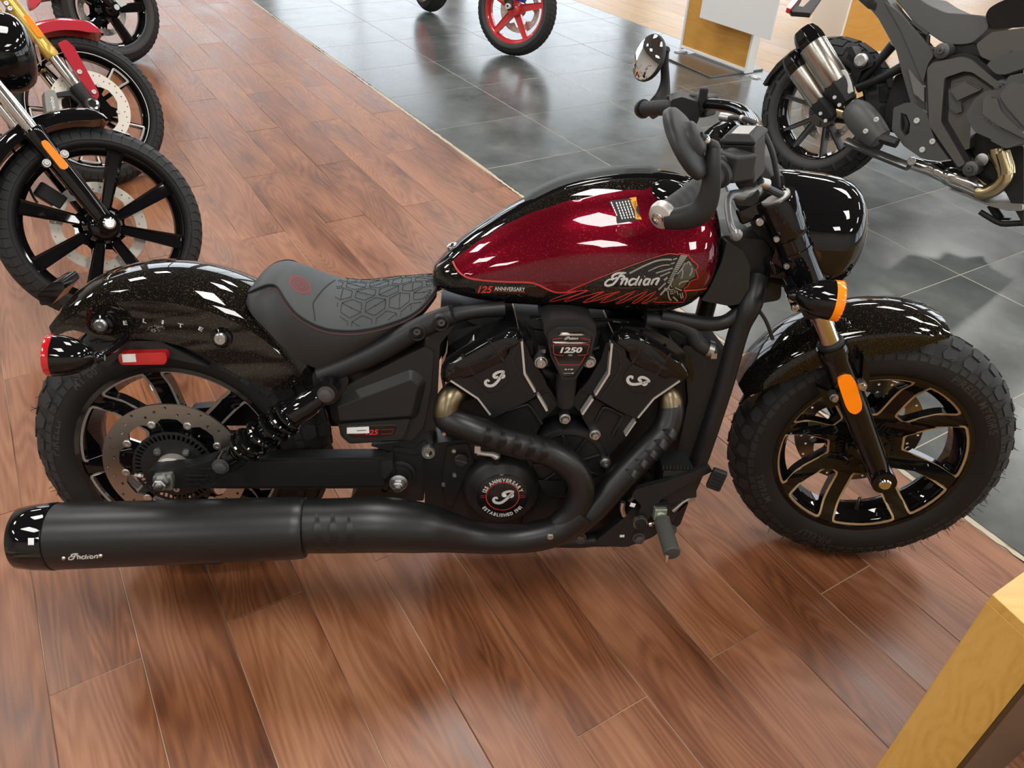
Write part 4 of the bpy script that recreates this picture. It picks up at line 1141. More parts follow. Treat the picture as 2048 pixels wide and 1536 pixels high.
# side cover, stepped
out = rnd([(.3697,.5279),(.5372,.6193),(.5547,.6086),(.5474,.5226),(.5317,.4418),(.5083,.4085),(.3778,.3993),(.3606,.4185),(.3543,.4769)], .006)
g = G(); g.prism(out, (), -.136, -.08); sc_ = P('side_cover', g, 'plastic', bevel=.006, seg=3)
inn = rnd([(.361,.492),(.5091,.5536),(.5226,.5403),(.5069,.4726),(.3639,.4612)], .004)
g = G(); o1 = offset(inn, .02)
g.loft([[(p[0], -.132, p[1]) for p in o1], [(p[0], -.15, p[1]) for p in inn]]); P('cover_face', g, 'plastic', sc_, ang=25, bevel=.002)
g = G(); g.prism(rnd([(.3642,.4522),(.5052,.4637),(.4907,.4214),(.4782,.4143),(.3797,.4099),(.3703,.4218)], .006), (), -.1475, -.12); P('cover_lower', g, 'plastic', sc_, bevel=.004)
bd = rnd([(.376,.4473),(.476,.4506),(.4808,.4436),(.4731,.4261),(.4546,.4214),(.3844,.4192),(.3769,.4287)], .004)
g = G(); g.prism(bd, (), -.1495, -.147); bg = P('cover_badge', g, 'badge', sc_, bevel=.0006)
g = G(); g.prism(offset(bd, .0008), [bd], -.1492, -.147); P('badge_rim', g, 'zinc2', bg)
g = G()
def flat(g, sh, y):
    for vs, fs in sh: g.add([(p[0], y, p[1]) for p in vs], fs)
    return g
flat(g, [fit2d(text2d('125', 1, bold=.03, shear=.3), (.4138,.4344), (.4411,.4355), .0125)] + [band(l, .0008) for l in ([(.4454,.4402),(.4708,.4424),(.4673,.4319),(.445,.4308)], [(.3904,.4309),(.4116,.4309)])], -.1503); P('badge_number', g, 'decalred', bg)
g = G(); g.prism([(.3772,.4461),(.4216,.4484),(.4218,.4332),(.3763,.4321)], (), -.1512, -.1504); stk = P('sticker', g, 'white', bg)
g = G(); flat(g, [band([V((.3969,.4391)).lerp(V((.4161,.4402)), k / 9), V((.3969,.4391)).lerp(V((.4161,.4402)), (k + .7) / 9)], .0025) for k in range(9)], -.1514); P('sticker_print', g, 'zinc2', bg)
# pivot plate
pv = [(.5216,.4692),(.5295,.4575),(.5554,.3819),(.5571,.3535),(.5334,.3286),(.5275,.249),(.3675,.2504),(.4282,.3517),(.4648,.3724),(.4174,.3885),(.4802,.3956),(.5037,.4148)]
g = G(); g.prism(rnd(pv, .006), (), -.125, -.07); pl = P('pivot_plate', g, 'frame', bevel=.005, seg=3)
g = G(); g.prism(rnd([(.4679,.3882),(.5115,.3807),(.5202,.3941),(.5329,.4037),(.539,.3916),(.5239,.3733),(.5091,.3697),(.4655,.3797)], .003), (), -.13, -.12); P('plate_rib', g, 'frame', pl, bevel=.002)
q = V((.54,-.132,.3769)); g = G(); g.lathe([(.016, 0), (.016, .008), (.0135, .012), (.008, .012), (.007, .007)], (q[0], q[1] + .006, q[2]), (0, -1, 0), 24); P('engine_mount_bolt', g, 'steel', pl)
q = V((.4779,-.165,.3204)); g = G(); g.lathe([(.0185, 0), (.019, .003), (.015, .005)], (q[0], q[1] + .004, q[2]), (0, -1, 0), 28); g.bolt(q, .0125, .016, hexa=True); g.lathe([(.007, 0), (.007, .008), (.005, .009)], (q[0], q[1] - .015, q[2]), (0, -1, 0), 14)
pb = P('pivot_bolt', g, 'steel', pl)
g = G(); p2 = (q[0], -.12, q[2]); g.lathe([(.034, 0), (.034, .012), (.028, .014), (.026, .02), (.018, .021), (.018, .043)], p2, (0, -1, 0), 28); P('pivot_bush', g, 'frame', pl)
g = G()
for p, r_ in (((.5561,-.128,.3322), .0155), ((.4448,-.126,.2823), .0105)): g.lathe([(r_, 0), (r_, .004), (r_ * .75, .005), (r_ * .7, -.004)], p, (0, -1, 0), 24)
P('plate_bosses', g, 'frame', pl)
g = G(); g.prism(rnd([(.4445,.3724),(.4673,.3771),(.4687,.3576),(.451,.3307),(.443,.3381)], .003), (), -.165, -.13); P('hose_guide', g, 'plastic', pl, bevel=.002)

# ---------------------------------------------------------------- engine
g = G(); g.prism(rnd([(.5805,.6333),(.6864,.6558),(.7684,.6346),(.8704,.6463),(.9931,.6582),(1.1047,.6034),(1.1051,.5225),(1.0657,.4008),(1.0354,.2712),(.9298,.1623),(.6984,.1369),(.5603,.1526),(.5285,.2748),(.5519,.3771),(.5846,.4384)], .01), (), -.09, .12)
eng = P('engine', g, 'dark', bevel=.008); eng['label'] = 'black V twin engine'
# lower barrels
g = G(); g.prism(rnd([(.8775,.5126),(.9141,.4907),(.9718,.4632),(.9543,.4203),(.9192,.3768),(.8825,.4268),(.8547,.472)], .004), (), -.15, -.05)
g.prism(rnd([(.7642,.5152),(.6766,.4659),(.7015,.4342),(.7573,.4096),(.7762,.4652),(.7934,.4822),(.8046,.4991),(.7822,.5258)], .004), (), -.15, -.05)
P('cylinder_barrels', g, 'cast', eng, bevel=.004)
g = G()
for l in ([(.8853,-.151,.458),(.8953,-.151,.4854),(.9039,-.151,.4921),(.9356,-.151,.4768),(.9393,-.151,.47),(.9232,-.151,.4266)], [(.7028,-.151,.4854),(.7352,-.151,.4972),(.7472,-.151,.4955),(.7731,-.151,.4547)]): g.add(*(lambda t: (t.v, t.f))(ctube(l, .0045, 8)))
P('barrel_ribs', g, 'cast', eng)
# outer wings beside the barrels
g = G(); g.prism(rnd([(.9028,.6394),(.904,.6316),(.9042,.5679),(.8766,.5185),(.8496,.535),(.8631,.5547),(.8859,.6032),(.8907,.6347)], .004), (), -.153, -.05)
g.prism(rnd([(.7273,.6384),(.7332,.6338),(.7459,.6025),(.771,.5642),(.7809,.5415),(.758,.5243),(.7327,.5673),(.7251,.6337)], .004), (), -.153, -.05)
g.prism(rnd([(.8496,.535),(.8766,.5185),(.8747,.5111),(.8569,.4746),(.8311,.4984),(.8444,.5251)], .003), (), -.147, -.05)
g.prism(rnd([(.7809,.5415),(.8071,.4983),(.7839,.4815),(.7605,.5217)], .003), (), -.147, -.05)
P('cylinder_wings', g, 'cast', eng, bevel=.003)
fc = [(.9018,.6467),(.9278,.6282),(.933,.61),(.9458,.5987),(1.0172,.5656),(1.0285,.5705),(1.0548,.565),(1.0458,.5585),(.9979,.5202),(.9672,.4741),(.9315,.4928),(.8999,.5112),(.8742,.5277),(.8991,.5733),(.8979,.6318)]
rc = [(.7253,.6493),(.7036,.6344),(.7007,.6183),(.6868,.602),(.63,.5722),(.607,.5664),(.6007,.5692),(.5852,.5599),(.642,.5193),(.6703,.4768),(.6785,.4801),(.7105,.4988),(.7509,.5226),(.757,.5331),(.7326,.5744),(.7261,.6416)]
for nm, o_ in (('front', fc), ('rear', rc)):
    g = G(); g.prism(rnd(o_, .003, 2), (), -.167, -.06); c_ = P('cylinder_cover', g, 'cast', eng, bevel=.004, seg=3)
    c_['label'] = 'matt black cover of the %s cylinder' % nm
# raised lower tongue carrying the script initial, dividing ribs
g = G()
g.prism(rnd([(.9435,.5982),(.9295,.5732),(.9307,.5603),(.9475,.5392),(.9688,.5343),(.9827,.5441),(1.0031,.5734)], .006), (), -.1695, -.16)
g.prism(rnd([(.6319,.5723),(.6598,.5371),(.6772,.5371),(.6999,.5565),(.704,.5662),(.6873,.6022)], .006), (), -.1695, -.16)
P('cover_tongues', g, 'cast', eng, bevel=.0015)
g = G()
for l in ([(.9005,.6362),(.9159,.6254),(.9201,.6113),(.9186,.5796),(.8894,.5243)], [(.7203,.6398),(.7095,.6228),(.7104,.5947),(.7446,.5291)]):
    vs, fs = band(cr(l, 3), .0035); g.add([(x, -.1686, z) for x, z in vs], fs); 
P('cover_grooves', g, 'dark', eng)
g = G()
for l in ([(.8732,.5269),(.8994,.5111),(.931,.4927),(.9665,.4747)], [(.6755,.4784),(.7104,.4984),(.7507,.5222),(.7567,.5333)]):
    g.add(*(lambda t: (t.v, t.f))(ctube(xz(l, -.164), .0028, 8)))
P('cover_lips', g, 'cast', eng)
# gloss rocker domes with the dark outer hoods
fd = [(.9042,.6426),(.9112,.6559),(.9274,.6622),(.948,.6593),(.9725,.6477),(.9973,.6347),(1.0231,.6165),(1.049,.5991),(1.062,.5814),(1.0685,.5684),(1.0608,.5585),(1.0331,.5634),(1.0217,.5584),(.9494,.5919),(.9365,.6034),(.9312,.6217)]
rd_ = [(.7282,.6437),(.7224,.6547),(.7151,.6608),(.7022,.6631),(.6839,.6575),(.6642,.6482),(.6246,.6232),(.6046,.6113),(.5803,.5955),(.5724,.5796),(.5717,.5636),(.5785,.5501),(.6006,.5621),(.607,.5592),(.6302,.5651),(.6877,.5953),(.7017,.6118),(.7047,.628)]
for nm, o_ in (('front', fd), ('rear', rd_)):
    o_ = rnd(o_, .003, 2); n_ = len(o_); cx_ = sum(p[0] for p in o_) / n_; cz_ = sum(p[1] for p in o_) / n_
    sc2 = lambda k: [(cx_ + (p[0] - cx_) * k, cz_ + (p[1] - cz_) * k) for p in o_]
    g = G(); g.loft([[(a, y, b) for a, b in sc2(k)] for k, y in ((1, -.05), (1, -.152), (.985, -.159), (.94, -.165), (.85, -.1685), (.7, -.17))]); h_ = P('rocker_dome', g, 'gloss', eng, ang=50); h_['label'] = 'gloss black rocker dome of the %s cylinder' % nm
g = G()
for l in ([(.9686,.6538),(.9451,.6)], [(1.0188,.6215),(.9962,.5752)], [(.6586,.6504),(.6902,.6027)], [(.609,.6179),(.6334,.5741)]):
    g.add(*(lambda t: (t.v, t.f))(ctube(xz(l, -.1665), .004, 8)))
P('dome_ridges', g, 'gloss', eng)
g = G(); g.prism(rnd([(.8962,.6263),(.9055,.6546),(.9306,.6688),(.975,.6645),(1.0251,.6397),(1.0654,.6048),(1.0797,.5656),(1.0769,.5457),(1.0645,.5656),(1.029,.6078),(.9777,.6394),(.9319,.6548),(.915,.6469)], .005), (), -.145, .0)
g.prism(rnd([(.7319,.6285),(.7311,.6503),(.7162,.6641),(.6904,.6624),(.6333,.6372),(.5785,.5992),(.5671,.5639),(.5721,.5313),(.5781,.5405),(.5711,.5542),(.5798,.5865),(.665,.6399),(.7035,.6551),(.724,.6465)], .005), (), -.145, .0)
P('rocker_hoods', g, 'gloss', eng, bevel=.005)
# machined trims
g = G()
for l, w_ in (([(.9003,.6414),(.9001,.5766),(.8768,.5292)], .0043), ([(.8722,.5207),(.8533,.4854)], .0045), ([(1.0444,.5615),(.9961,.5214),(.9682,.4778)], .0036), ([(.9643,.469),(.9469,.4353)], .003),
              ([(.7248,.644),(.7327,.5761),(.7552,.5363)], .0043), ([(.7611,.5285),(.7811,.4938)], .0045), ([(.5876,.5611),(.6419,.5212),(.667,.4848)], .0036)):
    vs, fs = band(l, w_); n_ = len(vs)
    g.add([(x, -.1695, z) for x, z in vs] + [(x, -.15, z) for x, z in vs], fs + [tuple(i + n_ for i in f) for f in fs] + [(0, 1, 1 + n_, n_), (n_ - 2, n_ - 1, 2 * n_ - 1, 2 * n_ - 2)] + [(i, i + 2, i + 2 + n_, i + n_) for i in range(n_ - 2)])
P('machined_trims', g, 'silver', eng)
g = G()
flat(g, logo((.6744,.5676), (.36, 1), .040, 34), -.1702)
flat(g, logo((.9603,.5639), (.93, .42), .040, 34), -.1702)
P('cover_initials', g, 'decalgrey', eng)

# induction badge between the cylinders
g = G(); g.prism(rnd([(.7638,.6857),(.7788,.6965),(.8032,.6996),(.8277,.6992),(.8527,.6935),(.8629,.6853),(.8655,.666),(.8606,.649),(.8577,.6269),(.8317,.5709),(.8045,.5709),(.7792,.624),(.772,.6558),(.7645,.6702)], .004), (), -.185, -.05); iv = P('induction_cover', g, 'plastic', eng, bevel=.005, seg=3)
g = G(); ob = rnd([(.7713,.6719),(.7896,.6839),(.838,.6843),(.8607,.6713),(.8604,.6532),(.8552,.6251),(.8288,.577),(.8042,.5769),(.7788,.6248),(.7734,.6527)], .004); ib = rnd([(.7754,.6672),(.796,.678),(.8345,.6783),(.8556,.6677),(.8554,.6532),(.8519,.6263),(.8266,.5801),(.8059,.5801),(.7815,.626),(.7756,.6527)], .003)
g.prism(ob, [ib], -.195, -.18); P('badge_surround', g, 'plastic', iv, bevel=.002)
g = G(); g.prism(ib, (), -.191, -.18); ivb = P('displacement_badge', g, 'badge', iv)
g = G(); Y = -.1915
flat(g, script_word((.8041,.6591), (.8295,.6593), 34), Y)
flat(g, [fit2d(text2d('1250', 1, bold=.045, shear=.2), (.7966,.6369), (.8394,.6375), .0122), fit2d(text2d('CC', 1, bold=.02), (.8132,.6266), (.8207,.6266), .0034)], Y)
for l in ([(.808,.5966),(.8124,.5966)], [(.8149,.5966),(.8171,.5966)], [(.8189,.5966),(.8242,.5967)]): flat(g, [band(l, .0024)], Y)
flat(g, [band([(.8065,.5881),(.824,.5884)], .0008), band([(.8231,.59),(.8268,.5884),(.8233,.5869)], .0009)], Y)
P('badge_lettering', g, 'decalgrey', ivb)
g = G()
flat(g, [band(cr(l, 3, cl), .0011, cl) for l, cl in (([(.783,.6486),(.8157,.6467),(.8501,.649),(.8499,.6366),(.8489,.6282),(.8312,.6261)], False), ([(.783,.6486),(.7842,.6362),(.7864,.6283),(.804,.6259)], False))], Y)
flat(g, [band(l, .0011) for l in ([(.799,.6624),(.7817,.659),(.7817,.6532)], [(.8343,.6627),(.8512,.6594),(.8515,.6542)], [(.7866,.6246),(.7961,.6061),(.8376,.6063),(.846,.6249)])], Y)
P('badge_lines', g, 'decalred', ivb)
g = G(); g.prism([(.7903,.6686),(.7951,.6719),(.8347,.6725),(.8416,.6698),(.8339,.6679),(.7971,.6677)], (), -.1945, -.19); g.prism([(.7817,.6529),(.7984,.6551),(.8348,.6557),(.8507,.6536),(.8351,.6508),(.7986,.6504)], (), -.1945, -.19); P('badge_bars', g, 'chrome', ivb, bevel=.001)
g = G()
for p in [(.7638,-.17,.6016),(.8592,-.17,.603)]: g.bolt(p, .0105, .008); g.lathe([(.0125, .02), (.0125, -.001)], p, (0, 1, 0), 18)
P('badge_bolts', g, 'steel', iv)
g = G(); g.tube([(.8182,-.15,.5719),(.8188,-.15,.5442),(.8197,-.15,.4965)], [.021, .021, .017], 20); P('intake_stub', g, 'plastic', iv)
g = G()
g.add(*(lambda t: (t.v, t.f))(ctube([(.7481,-.1,.6425),(.7601,-.1,.5989),(.7742,-.1,.5823),(.7913,-.1,.5485)], .004, 8)))
g.add(*(lambda t: (t.v, t.f))(ctube([(.7356,-.1,.6532),(.7627,-.1,.6099),(.7785,-.1,.599)], .003, 8)))
g.add(*(lambda t: (t.v, t.f))(ctube([(.8742,-.11,.6038),(.8891,-.11,.6094),(.9,-.11,.6259)], .004, 8)))
g.box((.7775,-.1,.5767), (.02, .03, .018)); g.box((.7454,-.1,.6098), (.014, .03, .03))
P('wiring', g, 'dark', eng)
g = G()
g.add(*(lambda t: (t.v, t.f))(ctube([(.7494,-.1,.5597),(.7756,-.1,.5518),(.797,-.1,.5405)], .012, 12)))
P('intake_hose', g, 'hose', eng)
g = G()
for p in [(.7691,-.12,.6076),(.7667,-.12,.5944)]: g.box(p, (.014, .02, .008))
P('connector_clips', g, 'steel', eng)

# crank case covers
def ycyl(g, p, prof, n=40): return g.lathe(prof, p, (0, -1, 0), n)
q = (.8315,-.13,.3582)
g = G(); ycyl(g, q, [(.088, -.06), (.088, .018), (.084, .024), (.074, .026), (.072, .022), (.03, .022), (.028, .03), (.02, .031)], 56); cc = P('crank_cover', g, 'cast', eng, ang=40)
g = G()
for k in range(9):
    a = D(20 + 40 * k); c = V(q) + V((.051 * math.cos(a), -.024, .051 * math.sin(a))); g.box(c, (.044, .009, .006), M.Rotation(-a, 3, 'Y'))
P('cover_spokes', g, 'cast', cc, bevel=.002)
g = G()
for p in [(.82,-.16,.4707),(.8848,-.16,.433),(.9124,-.16,.3651)]: g.bolt(p, .0085, .009); g.lathe([(.0115, .03), (.0115, 0)], p, (0, 1, 0), 18)
P('cover_bolts', g, 'steel', cc)
g = G(); g.prism(rnd([(.5535,.4002),(.6481,.412),(.7339,.375),(.7983,.3748),(.8903,.2982),(.9335,.2453),(.9232,.1637),(.6964,.1458),(.5839,.1679),(.5295,.2358),(.5316,.3511)], .012), (), -.135, -.06)
P('crank_case', g, 'cast', eng, bevel=.006)
g = G(); g.prism(rnd([(.7533,.3869),(.9013,.2592),(.884,.1927),(.7392,.1808),(.7563,.3121)], .006), (), -.15, -.1); g.prism(rnd([(.7665,.3247),(.8316,.3179),(.8332,.2923),(.7957,.2797)], .003), (), -.16, -.14); P('case_fins', g, 'cast', eng, bevel=.004)
g = G(); g.prism(rnd([(.7092,.1648),(.8677,.2185),(.9819,.2311),(1.0407,.1681),(.9527,.0991),(.7109,.1025)], .006), (), -.1, .08); P('lower_case', g, 'dark', eng, bevel=.004)
# clutch cover and round badge
q = V((.6986,-.185,.2944)); g = G()
ycyl(g, (q[0] - .003, -.13, q[2] + .004), [(.084, -.02), (.083, .02), (.078, .036), (.07, .044), (.06, .047), (.056, .052), (.054, .0525), (.0535, .0505), (.001, .0505)], 64); cl_ = P('clutch_cover', g, 'cast', eng, ang=40)
qc = (q[0] - .003, q[2] + .004); yb = -.13 - .0505
g = G(); ycyl(g, (qc[0], yb, qc[1]), [(.053, -.001), (.053, .001), (.051, .0022), (.001, .0024)], 56); rb_ = P('round_badge', g, 'badge', cl_)
yb -= .0028
g = G()
flat(g, arctext('125 ANNIVERSARY', .0115, qc, .0405, D(90), bold=.0006, sx=.85), yb); flat(g, arctext('ESTABLISHED 1901', .0108, qc, .0475, D(270), True, bold=.0006, sx=.85), yb); flat(g, logo((qc[0] + .002, qc[1]), (.55, 1), .042, 34), yb)
P('badge_lettering', g, 'decalgrey', rb_)
g = G(); flat(g, [band(circ2(.0345, 48, qc), .0017, True)] + [band([(qc[0] + s * .036, qc[1] + dz), (qc[0] + s * .047, qc[1] + dz)], .0008) for s in (-1, 1) for dz in (-.002, .002)], yb); P('badge_ring', g, 'decalred', rb_)
g = G(); g.box((qc[0] + .004, yb - .0006, qc[1] + .003), (.006, .0006, .0065)); P('sticker', g, 'white', rb_)
# lever, filler plug and small screws on the case
g = G(); g.add(*(lambda t: (t.v, t.f))(ctube([(.6422,-.165,.3962),(.6557,-.165,.3925),(.6733,-.165,.3901),(.6827,-.165,.3852)], [.007, .005, .006, .008], 10))); g.lathe([(.009, 0), (.009, .01)], (.681,-.16,.3773), (0, 0, 1), 16); g.box((.6421,-.165,.4046), (.012, .012, .016)); P('clutch_lever', g, 'silver', eng)
g = G(); g.lathe([(.015, 0), (.011, .03)], (.6838,-.155,.3534), (0, -.3, 1), 18); P('lever_boss', g, 'cast', eng)
q = V((.6083,-.15,.3691)); g = G(); ycyl(g, q, [(.0145, -.02), (.0145, .004), (.0125, .006), (.001, .006)], 24); fp_ = P('filler_plug', g, 'plastic', eng)
g = G(); g.box(q + V((0, -.0065, 0)), (.026, .003, .0025), M.Rotation(.35, 3, 'Y')); P('plug_slot', g, 'zinc2', fp_)
g = G()
for p in [(.5936,-.14,.3863),(.5945,-.14,.3258),(.571,-.14,.302),(.5731,-.14,.4272)]: g.bolt(p, .0052, .006)
P('case_screws', g, 'steel', eng)
g = G(); g.prism(rnd([(.58,.3967),(.6218,.4026),(.6379,.3474),(.6115,.3099),(.5899,.2456),(.5758,.2458),(.5689,.3228)], .006), (), -.142, -.1); P('sprocket_cover', g, 'cast', eng, bevel=.004)
# coolant hose
g = ctube([(.9777,-.1,.6658),(1.0347,-.1,.6598),(1.073,-.1,.6426),(1.0935,-.1,.614),(1.1294,-.1,.5975)], .0155, 16); ch = P('coolant_hose', g, 'hose')
g = G(); a, b = V((1.1116,-.1,.6041)), V((1.1215,-.1,.6008)); g.lathe([(.0175, 0), (.0175, .012)], a, b - a, 24, cap=False); g.box(b + V((.002, -.016, -.006)), (.012, .01, .012)); P('hose_clamp', g, 'steel', ch)
# tank underside rail, brackets
g = G(); g.prism(rnd([(.5654,.6837),(.6463,.6651),(.8105,.6556),(.9984,.6505),(1.0518,.6442),(1.0319,.634),(.7908,.6378),(.6363,.6476)], .004), (), -.09, .09); P('frame_backbone', g, 'frame')
g = ctube([(.7432,-.12,.6759),(.8326,-.12,.6724),(.9126,-.12,.6709),(.9455,-.12,.6627)], .004, 8); P('tank_seam_clip', g, 'gloss')
g = G(); g.prism(rnd([(.5853,.6363),(.6669,.6479),(.7292,.6263),(.7517,.5815),(.6161,.5808),(.5745,.5579),(.5531,.5115),(.5458,.5805)], .004), (), .0, .06); P('air_duct', g, 'dark')

# ---------------------------------------------------------------- exhaust
def slots(path, ts, r, side, name, parent):
    g = G()
    for i in range(len(path)):
        pass
    return g
rear = ctube([(.5791,-.166,.4868),(.5842,-.172,.4763),(.6112,-.185,.472),(.646,-.195,.4616),(.686,-.2,.4472),(.7361,-.207,.4349),(.7866,-.212,.4203),(.8315,-.216,.3895),(.8536,-.22,.3415),(.8424,-.222,.2886),(.8131,-.222,.2535)], [.028, .028, .028, .028, .028, .028, .028, .028, .028, .0275, .026], 24, 5)
ex = P('exhaust_header', rear, 'exhaust'); ex['label'] = 'satin black header pipe of the rear cylinder'
front = ctube([(1.0388,-.145,.501),(1.0395,-.152,.4814),(1.0287,-.165,.4485),(.9976,-.18,.4157),(.9628,-.19,.3773),(.9232,-.2,.3313),(.8834,-.21,.2822),(.8322,-.218,.2414),(.7747,-.222,.2206),(.7219,-.224,.2176)], [.026, .0275, .028, .028, .028, .028, .028, .028, .028, .028], 24, 5)
ex2 = P('exhaust_header', front, 'exhaust'); ex2['label'] = 'satin black header pipe of the front cylinder'
g = ctube([(.6265,-.11,.5105),(.606,-.135,.5229),(.5881,-.155,.5172),(.5792,-.165,.4976),(.5791,-.168,.4833)], [.02, .024, .026, .0268, .027], 20); g.add(*(lambda t: (t.v, t.f))(ctube([(1.0126,-.1,.5179),(1.0255,-.125,.5209),(1.0358,-.14,.51),(1.039,-.148,.4932)], [.02, .024, .026, .0268], 20)))
P('bronzed_stubs', g, 'bronze', ex)
def lips(path_pts, axis_pts, r, parent):
    """pressed louvres on a heat shield"""
    g = G(); d2 = G()
    for c, ax in zip(path_pts, axis_pts):
        c, ax = V(c), V(ax).normalized()
        n_ = V((.0, -.9, .3)); n_ = (n_ - ax * n_.dot(ax)).normalized(); t_ = ax.cross(n_)
        rings = []
        for i in range(7):
            u = i / 6; row = []
            for j in range(9):
                a = PI * (-.5 + j / 8); e = math.cos(a)
                row.append(c + n_ * (r * math.cos(a * .5) - .0008 + .0105 * e * (1 - u) ** 1.2) + t_ * (r * math.sin(a * .5)) + ax * (.017 * u * (.35 + .65 * e)))
            rings.append(row)
        g.loft(rings, cap=False, loop=False)
        row = rings[0]; fl = [c + n_ * (r * math.cos(PI * (-.5 + j / 8) * .5) + .0006) + t_ * (r * math.sin(PI * (-.5 + j / 8) * .5)) + ax * (.006 * (1 - math.cos(PI * (-.5 + j / 8)))) for j in range(9)]
        fr_ = [p - ax * (.0075 * math.cos(PI * (-.5 + j / 8))) for j, p in enumerate(fl)]
        d2.loft([row, fl, fr_], cap=False, loop=False)
    P('heat_shield_louvres', g, 'exhaust', parent, ang=60); P('louvre_openings', d2, 'dark', parent)
lp = [(.655,-.197,.4581),(.6829,-.2,.4506),(.7119,-.204,.4436),(.7399,-.208,.4366),(.7661,-.211,.4291)]; ax_ = [V(lp[-1]) - V(lp[0])] * 5
lips(lp, ax_, .0285, ex)
lp = [(1.0288,-.168,.4419),(1.0102,-.176,.4228),(.9922,-.182,.4037),(.974,-.188,.3845),(.9552,-.193,.3634)]; ax_ = [V(lp[0]) - V(lp[-1])] * 5
lips(lp, ax_, .0285, ex2)
mid = ctube([(.8602,-.222,.2884),(.8155,-.224,.2448),(.7423,-.228,.2256),(.6793,-.232,.2256),(.6272,-.236,.2357),(.5759,-.242,.2535),(.5257,-.25,.27),(.4465,-.256,.2828),(.3676,-.258,.2827),(.2894,-.26,.2839)], [.031, .0315, .030, .031, .0345, .043, .051, .0555, .0545, .0535], 32, 6)
md = P('heat_shield', mid, 'exhaust')
lp = [(.328,-.257,.2825),(.3575,-.257,.2821),(.3891,-.257,.2817)]; ax_ = [V(lp[-1]) - V(lp[0])] * 3; lips(lp, ax_, .0555, md)
g = G()
for p in [(.6321,-.262,.2302),(.7914,-.252,.2481)]: g.bolt(p, .0075, .006, (0, -.95, -.1))
P('shield_screws', g, 'steel', md)
m0, m1 = V((.3004,-.262,.2816)), V((-.1726,-.27,.2731)); m2 = V((-.246,-.272,.2708)); a_ = (m1 - m0); La = a_.length
g = G(); g.lathe([(.05, -.004), (.0585, -.001), (.0605, .004), (.0615, .02), (.0645, La - .003), (.0635, La), (.05, La + .004)], m0, a_, 48); mu = P('muffler', g, 'exhaust', ang=40)
a2 = (m2 - m1); Lb = a2.length
g = G(); g.lathe([(.063, 0), (.0655, .002), (.0655, .008), (.0635, Lb * .5), (.0595, Lb * .9), (.0575, Lb * .93), (.049, Lb * .94), (.046, Lb * .6), (.02, Lb * .55)], m1, a2, 48); ec = P('muffler_end_cap', g, 'gloss', mu, ang=40)
mb = bvh_of([mu, ec])
vs = []
decal('muffler_script', script_word((-.1275,.2634), (-.0723,.2661), 34), 'decalgrey', mu, -.33, mb, EYE_B)
decal('sticker', [fill2d([(-.1825,.3215),(-.1719,.3214),(-.1756,.3056),(-.1862,.3057)], step=.006)], 'white', ec, -.34, mb, EYE_B, .0008)
g = G()
for p in drape([(-.1358,.2671),(-.0675,.2719)], -.33, mb, EYE_B, 0): g.lathe([(.0042, 0), (.003, .003)], p, (0, -.9, -.2), 12)
P('plate_rivets', g, 'steel', mu)

# ---------------------------------------------------------------- foot controls
br = [(1.0089,.222),(.9516,.1936),(.9029,.1889),(.885,.2104),(.9537,.2872),(.9719,.3185),(.9622,.331),(.9743,.347),(1.0457,.3673),(1.0536,.3464),(1.0358,.318),(1.0449,.2863),(1.0216,.2545)]
g = G(); g.prism(rnd([(.909,.1713),(.9707,.1677),(1.0241,.1928),(1.0688,.239),(1.078,.2975),(1.0616,.3419),(1.0004,.3109),(.9529,.2403),(.9022,.1876)], .006), (), -.19, -.17); fcb = P('foot_control_bracket', g, 'frame', bevel=.005, seg=3)
g = ctube([(.7064,-.14,.1608),(.8304,-.14,.1495),(.9208,-.14,.1538),(1.0195,-.14,.1911)], [.016, .016, .016, .014]); P('lower_frame_tubes', g, 'frame')
pd_ = [(.9614,.3191),(.9684,.3339),(1.0292,.3531),(1.0791,.3734),(1.1143,.3913),(1.1246,.378),(1.0917,.3575),(1.0432,.3246),(1.022,.3061),(1.0164,.2809),(.9964,.2478),(.9777,.2621),(.9851,.2938)]
g = G(); g.prism(rnd(pd_, .004), (), -.215, -.2); bp2 = P('brake_pedal', g, 'frame', bevel=.004, seg=3)
q = V((1.1296,-.23,.3678)); rt_ = M.Rotation(D(14), 3, 'Y') @ M.Rotation(D(-18), 3, 'Z')
g = G(); g.box(q, (.03, .016, .046), rt_)
pdl = P('pedal_pad', g, 'plastic', bp2, bevel=.004)
g = G()
for i in range(4):
    for j in range(5): g.box(q + rt_ @ V((-.009 + .006 * i, -.0085, -.016 + .008 * j)), (.004, .004, .005), rt_)
P('pad_studs', g, 'dark', pdl)
q = V((.9829,-.222,.2605)); g = G(); g.lathe([(.0145, 0), (.0145, .01)], q, (0, -1, 0), 24); P('pedal_washer', g, 'steel', bp2)
g = G(); g.lathe([(.013, .009), (.013, .013), (.005, .0135), (.004, .018), (.001, .018)], q, (0, -1, 0), 24); P('pedal_pivot_cap', g, 'dark', bp2)
g = G(); g.box((.9655,-.2165,.2973), (.011, .001, .009), M.Rotation(D(15), 3, 'Y')); P('sticker', g, 'white', bp2)
g = G(); g.box((.9572,-.191,.1987), (.01, .001, .006)); P('sticker', g, 'white', fcb)
